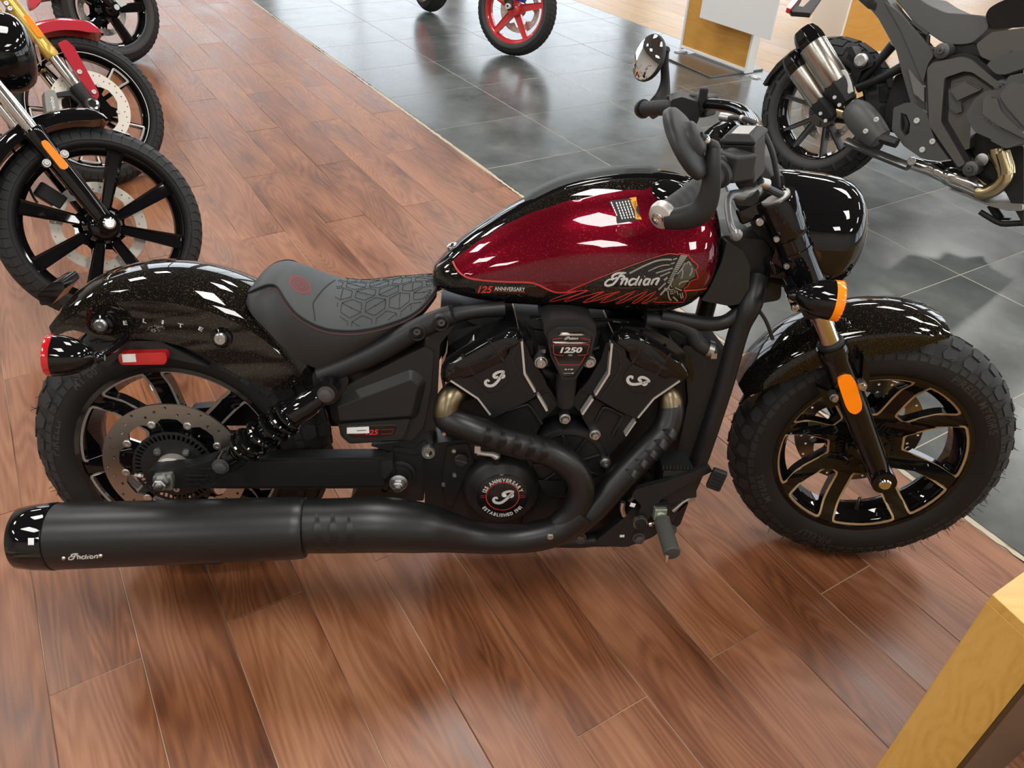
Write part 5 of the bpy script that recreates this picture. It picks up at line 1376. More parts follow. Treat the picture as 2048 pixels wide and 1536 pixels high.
# master cylinder block
g = G(); g.prism(rnd([(1.0267,.3634),(1.0939,.363),(1.1051,.304),(1.0754,.2978),(1.0444,.2853),(1.0291,.3046)], .003), (), -.2, -.13); mc = P('rear_master_cylinder', g, 'plastic', bevel=.004)
g = G(); g.prism(rnd([(1.0254,.3744),(1.0917,.3716),(1.0965,.3592),(1.025,.3597)], .002), (), -.205, -.125); P('reservoir_cap', g, 'plastic', mc, bevel=.002)
g = G()
for k in range(9): g.box(V((1.0225,-.206,.3834)).lerp(V((1.0812,-.206,.3818)), k / 8), (.003, .004, .009))
P('cap_ribs', g, 'plastic', mc)
g = G(); g.bolt((1.053,-.2,.3427), .009, .004); P('cylinder_bolt', g, 'dark', mc)
g = ctube([(.9784,-.15,.3548),(1.002,-.15,.3359),(1.015,-.15,.3167),(1.0006,-.15,.2976)], .012, 12); P('brake_hose', g, 'dark', mc)
# peg
p0, p1 = V((1.0239,-.215,.2792)), V((1.0274,-.325,.2561))
d = (p1 - p0)
g = G(); g.tube([p0, p0 + d * .3], .0115, 8); g.box(p0, (.026, .03, .03)); pg = P('foot_peg', g, 'nut', bevel=.002)
g = G(); L = d.length; g.lathe([(.012, L * .2), (.0165, L * .22)] + [(.0168 - (.0016 if i % 2 else 0), L * (.24 + .02 * i)) for i in range(36)] + [(.0175, L * .97), (.016, L * 1.01), (.001, L * 1.02)], p0, d, 20); P('peg_rubber', g, 'pegrubber', pg, ang=50)
g = G(); q = V((1.0142,-.335,.2617)); g.lathe([(.004, .0), (.004, .014), (.002, .018)], q, (0, -.2, -1), 10); P('peg_feeler', g, 'chrome', pg)
g = G(); g.tube([(1.0104,-.2,.2377),(1.0502,-.2,.2503)], .004, 8)
for p in [(1.0127,-.2,.2364),(1.049,-.2,.2516)]: g.lathe([(.006, -.003), (.006, .003)], p, (1, 0, .3), 12)
g.tube([(1.0608,-.19,.2638),(1.0799,-.19,.2855),(1.0966,-.19,.2981)], [.006, .004, .004], 8); g.lathe([(.008, -.003), (.008, .003)], (1.098,-.19,.2955), (0, 1, 0), 14)
P('peg_pin_and_rod', g, 'steel', pg)
g = G(); g.box((1.0284,-.195,.2805), (.03, .05, .035)); g.prism(rnd([(1.057,.2187),(1.1005,.2711),(1.0892,.2116),(1.0669,.1916)], .004), (), -.17, -.15); P('peg_mount', g, 'frame', pg, bevel=.004)
g = G()
for p in [(1.0614,-.19,.2139),(.9942,-.19,.1934),(.8714,-.16,.1724)]: g.bolt(p, .011, .012, hexa=True)
P('control_bolts', g, 'zinc2', fcb)
g = ctube([(.9514,-.19,.2867),(.9508,-.19,.27),(.9568,-.19,.2519)], .006, 8); P('return_spring', g, 'steel', bp2)
# side stand on the far side holds the machine up
g = ctube([(.86, .12, .2), (.93, .2, .1), (.97, .24, -.026)], .013, 10); ss = P('side_stand', g, 'frame')
g = G(); g.box((.975, .235, -.034), (.07, .05, .008), M.Rotation(0.20583, 3, 'X')); P('stand_foot', g, 'frame', ss)


# ---------------------------------------------------------------- fork and front end (turned to the right)
FA, FB = V((1.224, -.105, .909)), V((1.569, -.105, .309))
fd_ = (FB - FA).normalized(); FL = (FB - FA).length
def leg(s):
    o = V((FA.x, FA.y * s, FA.z))
    g = G(); g.lathe([(.001, .0), (.021, .001), (.021, .4)], o + fd_ * .0, fd_, 28)
    t = F('fork_leg', g, 'tube', ang=40)
    t['label'] = 'right fork leg' if s > 0 else 'left fork leg'
    g = G(); g.lathe([(.0215, FL * .465), (.0305, FL * .47), (.0315, FL * .48), (.0315, FL * .51), (.029, FL * .52), (.029, FL * .7), (.028, FL * .75), (.0255, FL * .93), (.0225, FL * .97)], o, fd_, 32)
    q = o + fd_ * FL
    g.lathe([(.0265, -.03), (.0275, -.022), (.0275, .022), (.0265, .03)], q, (0, 1, 0), 32)
    sl = F('fork_slider', g, 'gloss', t, ang=40)
    g = G(); g.lathe([(.024, FL * .455), (.0275, FL * .46), (.0275, FL * .475)], o, fd_, 28); F('dust_seal', g, 'dark', t)
    g = G(); g.lathe([(.0375, -.02), (.0385, -.015), (.0385, .055), (.037, .06), (.034, .062)], o, fd_, 36); g.lathe([(.034, .06), (.034, .165)], o, fd_, 36); g.lathe([(.036, .09), (.036, .097)], o, fd_, 36); F('upper_fork_cover', g, 'gloss', t, ang=40)
    g = G(); g.lathe([(.034, .164), (.033, .205), (.031, .225), (.03, .24)], o, fd_, 32); F('rubber_gaiter', g, 'hose', t, ang=40)
    g = G(); g.lathe([(.028, -.018), (.027, -.024), (.012, -.027), (.001, -.0272)], o, fd_, 32); F('fork_cap', g, 'silver', t)
    if s > 0:
        g = G(); g.lathe([(.013, .028), (.0135, .034), (.011, .037), (.001, .0365)], q, (0, -1, 0), 24); F('axle_bolt', g, 'chrome', sl)
    return t, sl
tR, slR = leg(1)
tL, slL = leg(-1)
g = G()
g.prism(rnd([(1.4052,.567),(1.4167,.5776),(1.4313,.5754),(1.4423,.5632),(1.468,.5131),(1.4713,.4959),(1.4621,.4837),(1.4475,.4886),(1.4369,.5027),(1.4108,.5519)], .006), (), -.139, -.125); rf = F('fork_reflector', g, 'amber', slR, bevel=.0025); rf['label'] = 'amber side reflector'
g = G()
for p in [(1.4086,-.14,.5217),(1.4582,-.14,.5544)]: g.bolt(p, .0075, .008); g.lathe([(.009, .02), (.009, 0)], p, (0, 1, 0), 14)
F('pinch_bolts', g, 'steel', slR)
g = G(); g.prism(rnd([(1.4056,.5181),(1.4187,.5068),(1.4344,.4892),(1.4157,.4746),(1.3774,.528)], .004), (), -.11, -.09); g.prism(rnd([(1.4478,.6188),(1.4685,.585),(1.4802,.5312),(1.463,.542)], .003), (), -.125, -.1); F('fender_brackets', g, 'gloss', slR, bevel=.002)
# yokes
g = G()
for t_, w_ in ((.02, .05), (.2, .05)):
    c = FA + fd_ * (FL * t_); c.y = 0; rot = M.Rotation(math.atan2(fd_.x, -fd_.z) * -1, 3, 'Y')
    g.box(c - V((.035, 0, -.01)), (.1, .22, .035), rot)
yk = F('fork_yokes', g, 'gloss', bevel=.008, seg=3)
g = G()
p = (1.191,-.12,.8822); g.bolt(p, .008, .005)
for p in [(1.2228,-.14,.8579),(1.2521,-.14,.8055)]: g.bolt(p, .006, .006)
F('yoke_bolts', g, 'steel', yk)
# front fender
rings = []
for i in range(34):
    th = lerp(79., 155., i / 33)
    rb_ = tab([(79, .335), (84, .318), (90, .302), (100, .292), (115, .291), (134, .309), (148, .334), (155, .35)], th)[0]
    rt_ = tab([(79, .352), (90, .364), (110, .37), (130, .375), (148, .368), (155, .362)], th)[0]
    wd = tab([(79, .076), (90, .084), (140, .086), (155, .084)], th)[0]
    rc_ = rt_ - .03 if th > 84 else rt_ - .018
    sec = [(-wd, rb_), (-wd - .001, lerp(rb_, rc_, .5)), (-wd, rc_)] + [(-wd * math.cos(D(a)) * .97, rc_ + (rt_ - rc_) * math.sin(D(a))) for a in (25, 45, 65, 90, 115, 135, 155)] + [(wd, rc_), (wd + .001, lerp(rb_, rc_, .5)), (wd, rb_)]
    inn = [(wd - .003, rb_), (wd - .004, rc_ - .005), (0, rt_ - .006), (-wd + .004, rc_ - .005), (-wd + .003, rb_)]
    ca, sa_ = math.cos(D(th)), math.sin(D(th))
    rings.append([(WB + r_ * ca, y, RT + r_ * sa_) for y, r_ in sec + inn])
g = G(); g.loft(rings); ff = F('front_fender', g, 'flake', ang=40)
g = G()
for p in [(1.4616,-.088,.6053),(1.3569,-.088,.5476)]: g.bolt(p, .0035, .002)
F('fender_plugs', g, 'dark', ff)
# brake caliper on the far side
g = G(); a = D(128); c = V((WB + .128 * math.cos(a), .066, RT + .128 * math.sin(a))); g.box(c, (.06, .05, .1), M.Rotation(D(-40), 3, 'Y')); g.box(c + V((.02, -.0, .03)), (.03, .07, .05), M.Rotation(D(-40), 3, 'Y')); F('front_caliper', g, 'gloss', bevel=.008, seg=3)
# headlight nacelle
na = V((1, 0, -.05)).normalized(); no = V((1.232, 0, .832))
prof = [(.09, .012), (.112, .002), (.1155, 0), (.117, .004), (.119, .04), (.1185, .085), (.115, .12), (.1085, .143), (.099, .159), (.087, .17), (.07, .178), (.046, .183), (.02, .1845), (.001, .185)]
g = G(); g.lathe(prof, no, na, 56); nac = F('headlight_nacelle', g, 'gloss', ang=50)
g = G(); g.lathe([(.07, .1765), (.066, .180), (.046, .1845), (.02, .186), (.001, .1865)], no, na, 40); F('headlight_lens', g, 'mirror', nac)
g = G(); g.prism(rnd([(1.2065,.9567),(1.2305,.9581),(1.2701,.8307),(1.2593,.7877),(1.1873,.8563)], .006), (), -.07, .07); F('nacelle_back', g, 'dark', nac)
# indicators on the lower fork
bullet('front_indicator', (1.2622,-.2,.7715), (1.331,-.205,.7688), .0375, 'amber', F, .017)
g = G(); g.prism(rnd([(1.2508,.7741),(1.2673,.7835),(1.2844,.7559),(1.2865,.7287),(1.2708,.7317)], .005), (), -.165, -.13); ist = F('indicator_stalk', g, 'gloss', bevel=.004)
g = G(); g.tube([(1.2829,-.14,.7482),(1.2697,-.185,.7674)], .014, 14); F('stalk_neck', g, 'gloss', ist)
g = G()
for p in [(1.2682,-.168,.7513),(1.2776,-.168,.733)]: g.bolt(p, .0075, .006)
F('stalk_bolts', g, 'steel', ist)
bullet('front_indicator', (1.266, .2, .764), (1.336, .205, .769), .0375, 'amber', F, .017)
g = G(); g.tube([(1.268, .2, .764), (1.27, .14, .77)], .013, 12); F('indicator_stalk', g, 'gloss')
# handlebar
hb = [(.98, -.40, .975), (1.03, -.335, .994), (1.08, -.265, 1.012), (1.115, -.2, 1.03), (1.15, -.12, 1.04), (1.165, -.06, 1.04), (1.168, 0, 1.04)]
full = hb + [(x, -y, z) for x, y, z in reversed(hb[:-1])]
bar = F('handlebar', ctube(full, .0125, 14, 4), 'gloss')
g = G(); g.box((1.165, 0, 1.0), (.05, .12, .06)); F('bar_clamp', g, 'gloss', bar, bevel=.012, seg=3)
for s in (-1, 1):
    a, b = V((.983, s * .396, .976)), V((1.078, s * .27, 1.011)); d = b - a; L = d.length
    g = G(); g.lathe([(.0165, 0), (.0185, .004)] + [(.0178 - (.0008 if k % 4 == 3 else 0), .006 + (L - .02) * k / 30) for k in range(31)] + [(.024, L - .012), (.025, L - .004), (.018, L)], a, d, 24); F('grip', g, 'grip', bar, ang=50)
    g = G(); g.lathe([(.001, -.012), (.012, -.0125), (.0195, -.009), (.0225, -.002), (.0225, .004)], a - d.normalized() * .004, d, 28)
    if s < 0:
        e = F('bar_end', g, 'silver', bar); g = G(); g.lathe([(.0095, -.0135), (.0095, -.0165), (.0055, -.017), (.005, -.0135), (.001, -.013)], a - d.normalized() * .004, d, 18); F('bar_end_screw', g, 'chrome', e)
    else: F('bar_end', g, 'plastic', bar)
    g = G(); c = b + d.normalized() * .02; g.lathe([(.021, -.018), (.025, -.012), (.0255, .022), (.021, .028)], c, d, 24); g.box(c + V((.012, 0, .004)), (.05, .05, .045), M.Rotation(-s * .6, 3, 'Z')); swg = F('switch_housing', g, 'plastic', bar, bevel=.006, seg=3)
# left switch cluster buttons
g = G()
for p in [(1.0276,.262,1.0282),(1.0342,.262,1.0114),(1.03,.262,.984),(1.0298,.262,.9686)]: g.box(p, (.013, .014, .008), M.Rotation(.3, 3, 'Y'))
F('switch_buttons', g, 'dark', swg, bevel=.002)
g = G(); g.prism(rnd([(1.0253,1.0343),(1.0482,1.0427),(1.0843,1.0339),(1.0925,1.0003),(1.0811,.9651),(1.0521,.9492),(1.0291,.9624),(1.0302,.9972)], .006), (), .2, .268); F('switch_cluster', g, 'plastic', swg, bevel=.008, seg=3)
g = G(); g.box((1.096,.22,1.0361), (.018, .02, .05)); F('clutch_perch', g, 'plastic', bar, bevel=.004)
# brake reservoir (box with a bevelled lid)
rsv = [(1.095,1.0408),(1.1325,1.0611),(1.1532,1.0481),(1.1488,1.0183),(1.1438,.9904),(1.124,.991),(1.1073,.9987)]
def boxq(c, ex, ey, ez, dims): return c
rc0 = V((1.1251,-.2,1.0187)); RX = M.Rotation(D(-8), 3, 'Y') @ M.Rotation(D(-28), 3, 'Z') @ M.Rotation(D(6), 3, 'X')
g = G(); g.box(rc0, (.056, .058, .07), RX); rv = F('brake_reservoir', g, 'plastic', bar, bevel=.005, seg=3)
lid = []
for k, (e, h) in enumerate(((1.06, .0), (1.06, .006), (.74, .014))):
    lid.append([rc0 + RX @ V((x * .029 * e, y * .03 * e, .035 + h)) for x, y in ((-1, -1), (1, -1), (1, 1), (-1, 1))])
g = G(); g.loft(lid); F('reservoir_lid', g, 'plastic', rv, bevel=.002)
g = G(); g.loft([[rc0 + RX @ V((x * .029 * .5, y * .03 * .62, h)) for x, y in ((-1, -1), (1, -1), (1, 1), (-1, 1))] for h in (.048, .0502)]); F('lid_plate', g, 'silver', rv, bevel=.001)
g = G()
for x, y in ((-1, -1), (1, 1)): g.bolt(rc0 + RX @ V((x * .023, y * .024, .042)), .0045, .003, RX @ V((0, 0, 1)))
F('lid_screws', g, 'zinc2', rv)
g = G(); g.prism(rnd([(1.1166,.9921),(1.1422,.9936),(1.1548,.9811),(1.1487,.9675),(1.1306,.9619),(1.1179,.9745)], .004), (), -.21, -.15); F('brake_perch', g, 'plastic', bar, bevel=.005)
q = (1.1423,-.215,.9901); g = G(); g.bolt(q, .008, .006, (0, -.6, .8)); F('banjo_bolt', g, 'steel', rv)
# brake lever
lv = ctube([(1.1573,-.19,.968),(1.1508,-.2,.9616),(1.1266,-.22,.96),(1.1067,-.245,.9665),(1.1009,-.26,.9595),(1.0998,-.29,.9475),(1.1018,-.32,.9364),(1.1075,-.335,.9293)], [.012, .014, .011, .008, .0065, .006, .006, .007], 12, 5)
le = F('brake_lever', lv, 'lever'); le['label'] = 'grey brake lever with ball end'
g = G(); g.lathe([(.001, -.0105), (.007, -.008), (.0105, 0), (.007, .008), (.001, .0105)], (1.1088,-.338,.9287), (0, 1, 0), 18); F('lever_ball', g, 'lever', le)
g = G(); g.prism(rnd([(1.1173,.9551),(1.147,.9587),(1.1577,.9709),(1.1584,.9531),(1.1498,.9436),(1.1238,.9429)], .004), (), -.225, -.18); F('lever_hub', g, 'plastic', le, bevel=.005)
# mirrors on the bar ends
def mirror(c, nrm, r, glass_side, arm_pts, arm_r):
    nrm = V(nrm).normalized()
    g = G(); g.lathe([(.001, -.024), (r * .3, -.0235), (r * .42, -.02), (r * .5, -.012), (r * .8, -.009), (r * .95, -.005), (r, .0), (r, .006), (r * .965, .007)], c, nrm, 44)
    mo = F('mirror', g, 'plastic', ang=50)
    g = G(); g.lathe([(r * .962, .0055), (r * .958, .0072), (r * .8, .0098), (r * .6, .0122), (r * .4, .0138), (r * .2, .0148), (.001, .0151)], c, nrm, 44); F('mirror_glass', g, 'mirror', mo)
    g = ctube(arm_pts, arm_r, 14, 5); F('mirror_arm', g, 'plastic', mo)
    return mo
cR = V((.9983,-.42,1.09))
mR = mirror(cR, (-.78, .22, -.58), .056, 1, [(.9877,-.402,.9712),(1.0106,-.412,.9761),(1.0343,-.422,.9919),(1.0421,-.425,1.0208),(1.0403,-.42,1.0585),(1.0393,-.41,1.0812)], [(.017, .017), (.016, .018), (.011, .0185), (.008, .0155), (.008, .0125), (.008, .0105)])
g = G(); a = V((1.0396,-.405,1.0829)); b = cR + V((.78, -.22, .58)).normalized() * .022
g.lathe([(.001, -.012), (.008, -.008), (.01, 0), (.008, .01), (.006, .014)], a, b - a, 16); g.tube([a, b], .0055, 10); F('mirror_joint', g, 'plastic', mR)
g = G(); g.lathe([(.0065, 0), (.0075, .003), (.0075, .007), (.006, .01)], b.lerp(a, .25), a - b, 16); F('joint_nut', g, 'chrome', mR)
cL = V((.9846,.42,1.0866))
mL = mirror(cL, (-.8, -.5, .3), .054, 1, [(.9968,.4,.9653),(1.0124,.41,.9804),(1.025,.42,1.0001),(1.028,.425,1.035),(1.0214,.42,1.0749),(1.02,.415,1.102)], [(.013, .018), (.012, .022), (.009, .02), (.007, .012), (.007, .010), (.007, .0085)])
g = G(); a = V((1.0216,.415,1.1075)); b = cL - V((-.62, -.72, .3)).normalized() * .02; g.tube([a, b], .006, 10); g.lathe([(.001, -.009), (.008, -.004), (.0085, .004), (.001, .009)], a, b - a, 14); F('mirror_joint', g, 'plastic', mL)
# cables and instrument
g = ctube([(1.1229,.02,1.0402),(1.1456,-.04,1.0511),(1.1678,-.08,1.0447),(1.1903,-.1,1.0128),(1.2073,-.1,.9725),(1.2198,-.09,.9374)], .0052, 10); cb = F('brake_cable', g, 'hose')
g = G(); g.lathe([(.008, -.012), (.009, 0), (.007, .014)], (1.1199,.02,1.041), (1, -.6, 0), 14); g.lathe([(.0062, -.008), (.0062, .008)], (1.1447,-.035,1.05), (1, -1, -.1), 12); F('cable_ferrule', g, 'steel', cb)
g = ctube([(1.1581,-.2,.9824),(1.182,-.17,.9608),(1.2108,-.13,.9413),(1.2348,-.1,.9269)], .007, 10); F('brake_hose', g, 'hose')
g = G(); g.lathe([(.0095, -.012), (.0095, .012)], (1.1664,-.19,.9747), (1, .5, -.3), 14); F('hose_fitting', g, 'steel')
g = ctube([(1.2065,-.05,.6926),(1.2462,-.05,.6485),(1.2706,-.05,.6032)], .004, 8); P('speed_sensor_wire', g, 'hose')
gq = V((1.1162,.05,1.0035)); g = G(); g.lathe([(.034, -.02), (.036, 0), (.032, .012), (.001, .016)], gq, (-.6, 0, .8), 32); F('instrument_pod', g, 'gloss', ang=40)


# ================================================================ the other motorcycles
def stand_at(name, x, y, h, lean, label):
    o = empty(name, None, (x, y, .001))
    o.matrix_world = M.Translation((x, y, .001)) @ M.Rotation(h, 4, 'Z') @ M.Rotation(-lean, 4, 'X')
    return tag(o, label, 'motorcycle')
K['goldfork'] = mat('gold_anodised', (.62, .42, .1), .28, .75)
K['redbright'] = mat('bright_red_paint', (.5, .012, .03), .25, .1, 1.)
K['creamdisc'] = mat('pale_disc', (.62, .57, .5), .4, .7)
K['caliper'] = mat('grey_caliper', (.26, .25, .23), .4, .5)
K['greyplastic'] = bumped(mat('grey_plastic', (.07, .071, .07), .45), 900, .0003, .2)
K['greymetal'] = mat('grey_painted_frame', (.15, .15, .145), .33, .7)
K['brownmetal'] = mat('bronze_grey_cover', (.11, .105, .095), .4, .4)
K['titan'] = mat('titanium_silencer', (.5, .46, .4), .27, 1.)
K['goldpipe'] = mat('straw_tinted_pipe', (.55, .45, .26), .25, 1.)
K['greyseat'] = bumped(mat('grey_seat_cloth', (.1, .1, .098), .7), 500, .0005, .4)
K['whitecap'] = mat('pale_cap', (.6, .6, .58), .4)
K['softtyre'] = bumped(mat('grey_tyre', (.045, .045, .044), .7), 300, .0004, .2)
K['redwheel'] = mat('red_wheel', (.62, .03, .035), .25, .0, .8)
K['blueanod'] = mat('blue_anodised', (.02, .05, .45), .3, .4)

def spoke_bars(g, n, ph, r0, r1, w0, w1, y0, y1, t=.02, pair=0.):
    for k in range(n):
        for s in ((-1, 1) if pair else (0,)):
            a = ph + 2 * PI * k / n; da0, da1 = s * pair * .45, s * pair
            u = V((math.cos(a + da0), 0, math.sin(a + da0))) * r0; v = V((math.cos(a + da1), 0, math.sin(a + da1))) * r1
            d = (v - u).normalized(); n_ = V((-d.z, 0, d.x))
            ring = lambda p, w_, y: [p + n_ * (w_ / 2) + V((0, y, 0)), p + n_ * (w_ * .32) + V((0, y + t * .25, 0)), p - n_ * (w_ * .32) + V((0, y + t * .25, 0)), p - n_ * (w_ / 2) + V((0, y, 0)), p - n_ * (w_ / 2) + V((0, y + t, 0)), p + n_ * (w_ / 2) + V((0, y + t, 0))]
            g.loft([ring(u, w0, y0), ring(v, w1, y1)])
    return g
def other_wheel(root, Rt, tw, rf, wr, blocks='road', nrep=30, tm='rubber', name='front_wheel', text=None, loc=None):
    g = G(); rim_barrel(g, rf, wr, .02, 64, .008)
    wl = obj(name, g, 'gloss', root, 40); wl.location = loc or (0, 0, Rt)
    make_tyre(wl, Rt, tw, rf - .005, wr - .003, text=text, blocks=blocks, nrep=nrep, m=tm)
    return wl
def pr(name, pts, y0, y1, m, parent, r=.004, bev=.004, label=None):
    g = G(); g.prism(rnd(pts, r), (), y0, y1); o = obj(name, g, m, parent, bevel=bev)
    if label: o['label'] = label
    return o
def tb(name, pts, r, m, parent, n=14, k=4, label=None):
    o = obj(name, ctube(pts, r, n, k), m, parent, 45)
    if label: o['label'] = label
    return o
def ft(g, sh, y):
    for vs, fs in sh: g.add([(p[0], y, p[1]) for p in vs], fs)
    return g

# --- nearest of the row: black cruiser, only its front end is in the picture
b1 = stand_at('cruiser_motorcycle', -.517, 1.074, .608, .438, 'gloss black cruiser front end with eight spoke wheel and amber fork reflector')
w1 = other_wheel(b1, .32, .062, .2545, .045, 'road', 60, text=[('CRUISETEC', .02, .272, -8), ('CRUISETEC', .02, .272, 205)])
q = (.1033,.5171); ph = math.atan2(q[1] - .32, q[0])
g = G()
for k in range(8):
    pass
spoke_bars(g, 8, ph, .045, .243, .03, .05, -.012, -.034, .024); obj('spokes', g, 'gloss', w1, 30)
g = G(); g.lathe([(.03, -.06), (.045, -.05), (.058, -.02), (.06, .03), (.04, .06)], (0, 0, 0), (0, 1, 0), 32); obj('hub', g, 'gloss', w1)
d1 = wave_disc(w1, .07, .149, .108, 8, ph, 36, m='creamdisc'); carrier(w1, .066, .108, 8, ph, .035)
A1, T1 = V((.0024,-.105,.3207)), V((-.1039,-.105,.634)); dd = (T1 - A1).normalized()
def fork1(y):
    a = V((A1.x, y, A1.z))
    g = G(); g.lathe([(.023, 0), (.026, .05), (.029, (T1 - A1).length - .02), (.032, (T1 - A1).length), (.026, (T1 - A1).length + .006)], a, dd, 28); g.lathe([(.03, -.03), (.031, .03)], a, (0, 1, 0), 28); s_ = obj('fork_slider', g, 'gloss', b1)
    g = G(); g.lathe([(.021, (T1 - A1).length), (.021, (T1 - A1).length + .36)], a, dd, 24); obj('fork_tube', g, 'tube', s_)
    return s_
fs1 = fork1(-.105); fork1(.105)
g = G(); g.lathe([(.018, .03), (.019, .035), (.014, .04), (.001, .04)], A1, (0, -1, 0), 24); obj('axle_bolt', g, 'chrome', fs1)
o = pr('fork_reflector', [(-.0982,.595),(-.086,.5986),(-.0795,.5916),(-.0505,.519),(-.0525,.5082),(-.0652,.5041),(-.0743,.5099),(-.0977,.5814)], -.145, -.13, 'amber', fs1, .004, .002, 'amber side reflector')
g = G()
for p in [(-.1045,-.14,.533),(-.0481,-.14,.5495)]: g.bolt(p, .0085, .007); g.lathe([(.012, .03), (.012, 0)], p, (0, 1, 0), 14)
obj('pinch_bolts', g, 'steel', fs1)
def mudguard(parent, zc, a0, a1, r_in, r_out, wd, m, name='front_fender', n=30, tip=.02):
    rings = []
    for i in range(n):
        th = lerp(a0, a1, i / (n - 1)); e = min(i, n - 1 - i) / 3; e = min(1, e)
        rt_ = lerp(r_in + .015, r_out, math.sqrt(e)) if e < 1 else r_out
        rc_ = rt_ - .028 * (.5 + .5 * e)
        sec = [(-wd, r_in + (1 - e) * .015), (-wd, rc_)] + [(-wd * math.cos(D(a)) * .98, rc_ + (rt_ - rc_) * math.sin(D(a))) for a in (30, 60, 90, 120, 150)] + [(wd, rc_), (wd, r_in + (1 - e) * .015)] + [(wd - .004, r_in + (1 - e) * .015), (0, rt_ - .006), (-wd + .004, r_in + (1 - e) * .015)]
        ca, sa_ = math.cos(D(th)), math.sin(D(th))
        rings.append([(r_ * ca, y, zc + r_ * sa_) for y, r_ in sec])
    g = G(); g.loft(rings)
    return obj(name, g, m, parent, 40)
mudguard(b1, .32, 68, 168, .325, .375, .085, 'gloss')
g = G(); c = V((.09 * math.cos(2.6) - .03, .09, .32 + .13)); g.box(c, (.05, .05, .09), M.Rotation(-.7, 3, 'Y')); obj('caliper', g, 'plastic', b1, bevel=.006)
hn = V((-.1418,-0,.8905)); g = G(); g.lathe([(r_ * 1.02, h) for r_, h in prof], hn - V((.05, 0, 0)), (1, 0, -.1), 48); n1 = obj('headlight_nacelle', g, 'gloss', b1, 50)
g = G(); g.lathe([(.04, .196), (.025, .2), (.001, .201)], hn - V((.05, 0, 0)), (1, 0, -.1), 32); obj('headlight_lens', g, 'mirror', n1)
g = G(); g.tube([(A1 + dd * .72)[:], (V((A1.x, .105, A1.z)) + dd * .72)[:]], .03, 12); g.tube([(A1 + dd * .9)[:], (V((A1.x, .105, A1.z)) + dd * .9)[:]], .03, 12); obj('fork_yokes', g, 'gloss', b1)
cc_ = A1 + dd * .85; cc_.y = 0
tb('handlebar', [(cc_.x - .15, -.38, cc_.z + .12), (cc_.x - .05, -.2, cc_.z + .16), (cc_.x, 0, cc_.z + .14), (cc_.x - .05, .2, cc_.z + .16), (cc_.x - .15, .38, cc_.z + .12)], .0125, 'gloss', b1)
tb('brake_line', [(-.1798,.05,.6594),(-.1675,.05,.6329),(-.1572,.05,.5696),(-.1596,.05,.47),(-.1533,.05,.4347)], .004, 'hose', b1, 8)
g = G(); vs, fs = fill2d([(0, 0), (.06, 0), (.06, .032), (0, .032)], step=.012); 
def S1(a, u): 
    rc = .062 * 1.06; t = D(74 * u); r_ = .3145 - rc + (rc + .0055) * math.cos(t); return (r_ * math.cos(a), (.062 * 1.03 + .0055) * math.sin(t), .32 + r_ * math.sin(a))
a0 = D(66)
g.add([S1(a0 - p[0] / .32, (p[1] - .02) / .07) for p in vs], fs); o = obj('tyre_tag', g, 'whitecap', b1); o['label'] = 'cream paper tag stuck on the tyre'

# --- second of the row: red machine with gold fork
b2 = stand_at('roadster_motorcycle', -.956, 2.185, .736, .492, 'front end of bright red roadster with gold fork legs and pale drilled brake disc')
w2 = other_wheel(b2, .325, .06, .2545, .045, 'road', 60)
g = G(); spoke_bars(g, 5, .55, .04, .243, .018, .016, -.02, -.036, .02, pair=.17); obj('spokes', g, 'gloss', w2, 30)
g = G()
for k in range(5):
    a = .55 + 2 * PI * k / 5
    for rr, da in (((.15, .228), -.165), ((.15, .228), .165)):
        ww = V((math.cos(a + da * .75), 0, math.sin(a + da * .75))) * rr[0]; vv = V((math.cos(a + da), 0, math.sin(a + da))) * rr[1]
        g.tube([ww + V((0, -.034, 0)), vv + V((0, -.039, 0))], .005, 6)
    g.tube([V((math.cos(a + t * .165), 0, math.sin(a + t * .165))) * .228 + V((0, -.039, 0)) for t in (-1, -.5, 0, .5, 1)], .005, 6)
obj('machined_edges', g, 'silver', w2)
g = G(); g.loft([[(r_ * math.cos(2 * PI * k / 64), y, r_ * math.sin(2 * PI * k / 64)) for r_, y in ((.2445, -.0462), (.2475, -.0462), (.2475, -.044), (.2445, -.044))] for k in range(64)], closed=True); obj('rim_stripe', g, 'whitecap', w2)
g = G(); g.lathe([(.03, -.07), (.045, -.06), (.05, .06)], (0, 0, 0), (0, 1, 0), 28); obj('hub', g, 'gloss', w2)
wave_disc(w2, -.075, .16, .108, 5, .9, 40, m='creamdisc', rim=.045); carrier(w2, -.07, .108, 5, .9, .04)
A2 = V((-.0579,-.11,1.0013)) if False else V((-.0084,-.115,.3276)); B2 = V((-.0302,-.115,.4208)); C2 = V((-.0688,-.115,.5413)); D2 = V((-.1277,-.115,.7434))
u2 = (D2 - A2).normalized(); l2 = lambda p: (p - A2).dot(u2)
def fork2(y):
    a = V((A2.x, y, A2.z)); m = lambda p: V((p.x, y, p.z))
    g = G(); g.lathe([(.024, -.01), (.026, .04), (.03, l2(B2) - .02), (.028, l2(B2))], a, u2, 24); g.lathe([(.03, -.03), (.03, .03)], a, (0, 1, 0), 28); f_ = obj('fork_lug', g, 'plastic', b2)
    g = G(); g.lathe([(.0215, l2(B2)), (.0215, l2(C2))], a, u2, 24); obj('fork_tube', g, 'tube', f_)
    g = G(); g.lathe([(.027, l2(C2)), (.03, l2(C2) + .01), (.03, l2(C2) + .05), (.028, l2(C2) + .06), (.028, l2(C2) + .36)], a, u2, 28); gl = obj('fork_outer', g, 'goldfork', f_); gl['label'] = 'gold fork outer tube'
    return f_
f2 = fork2(-.115); fork2(.115)
g = G(); g.lathe([(.024, .03), (.024, .036), (.017, .037), (.017, .02), (.001, .02)], A2, (0, -1, 0), 28); obj('axle_end', g, 'chrome', f2)
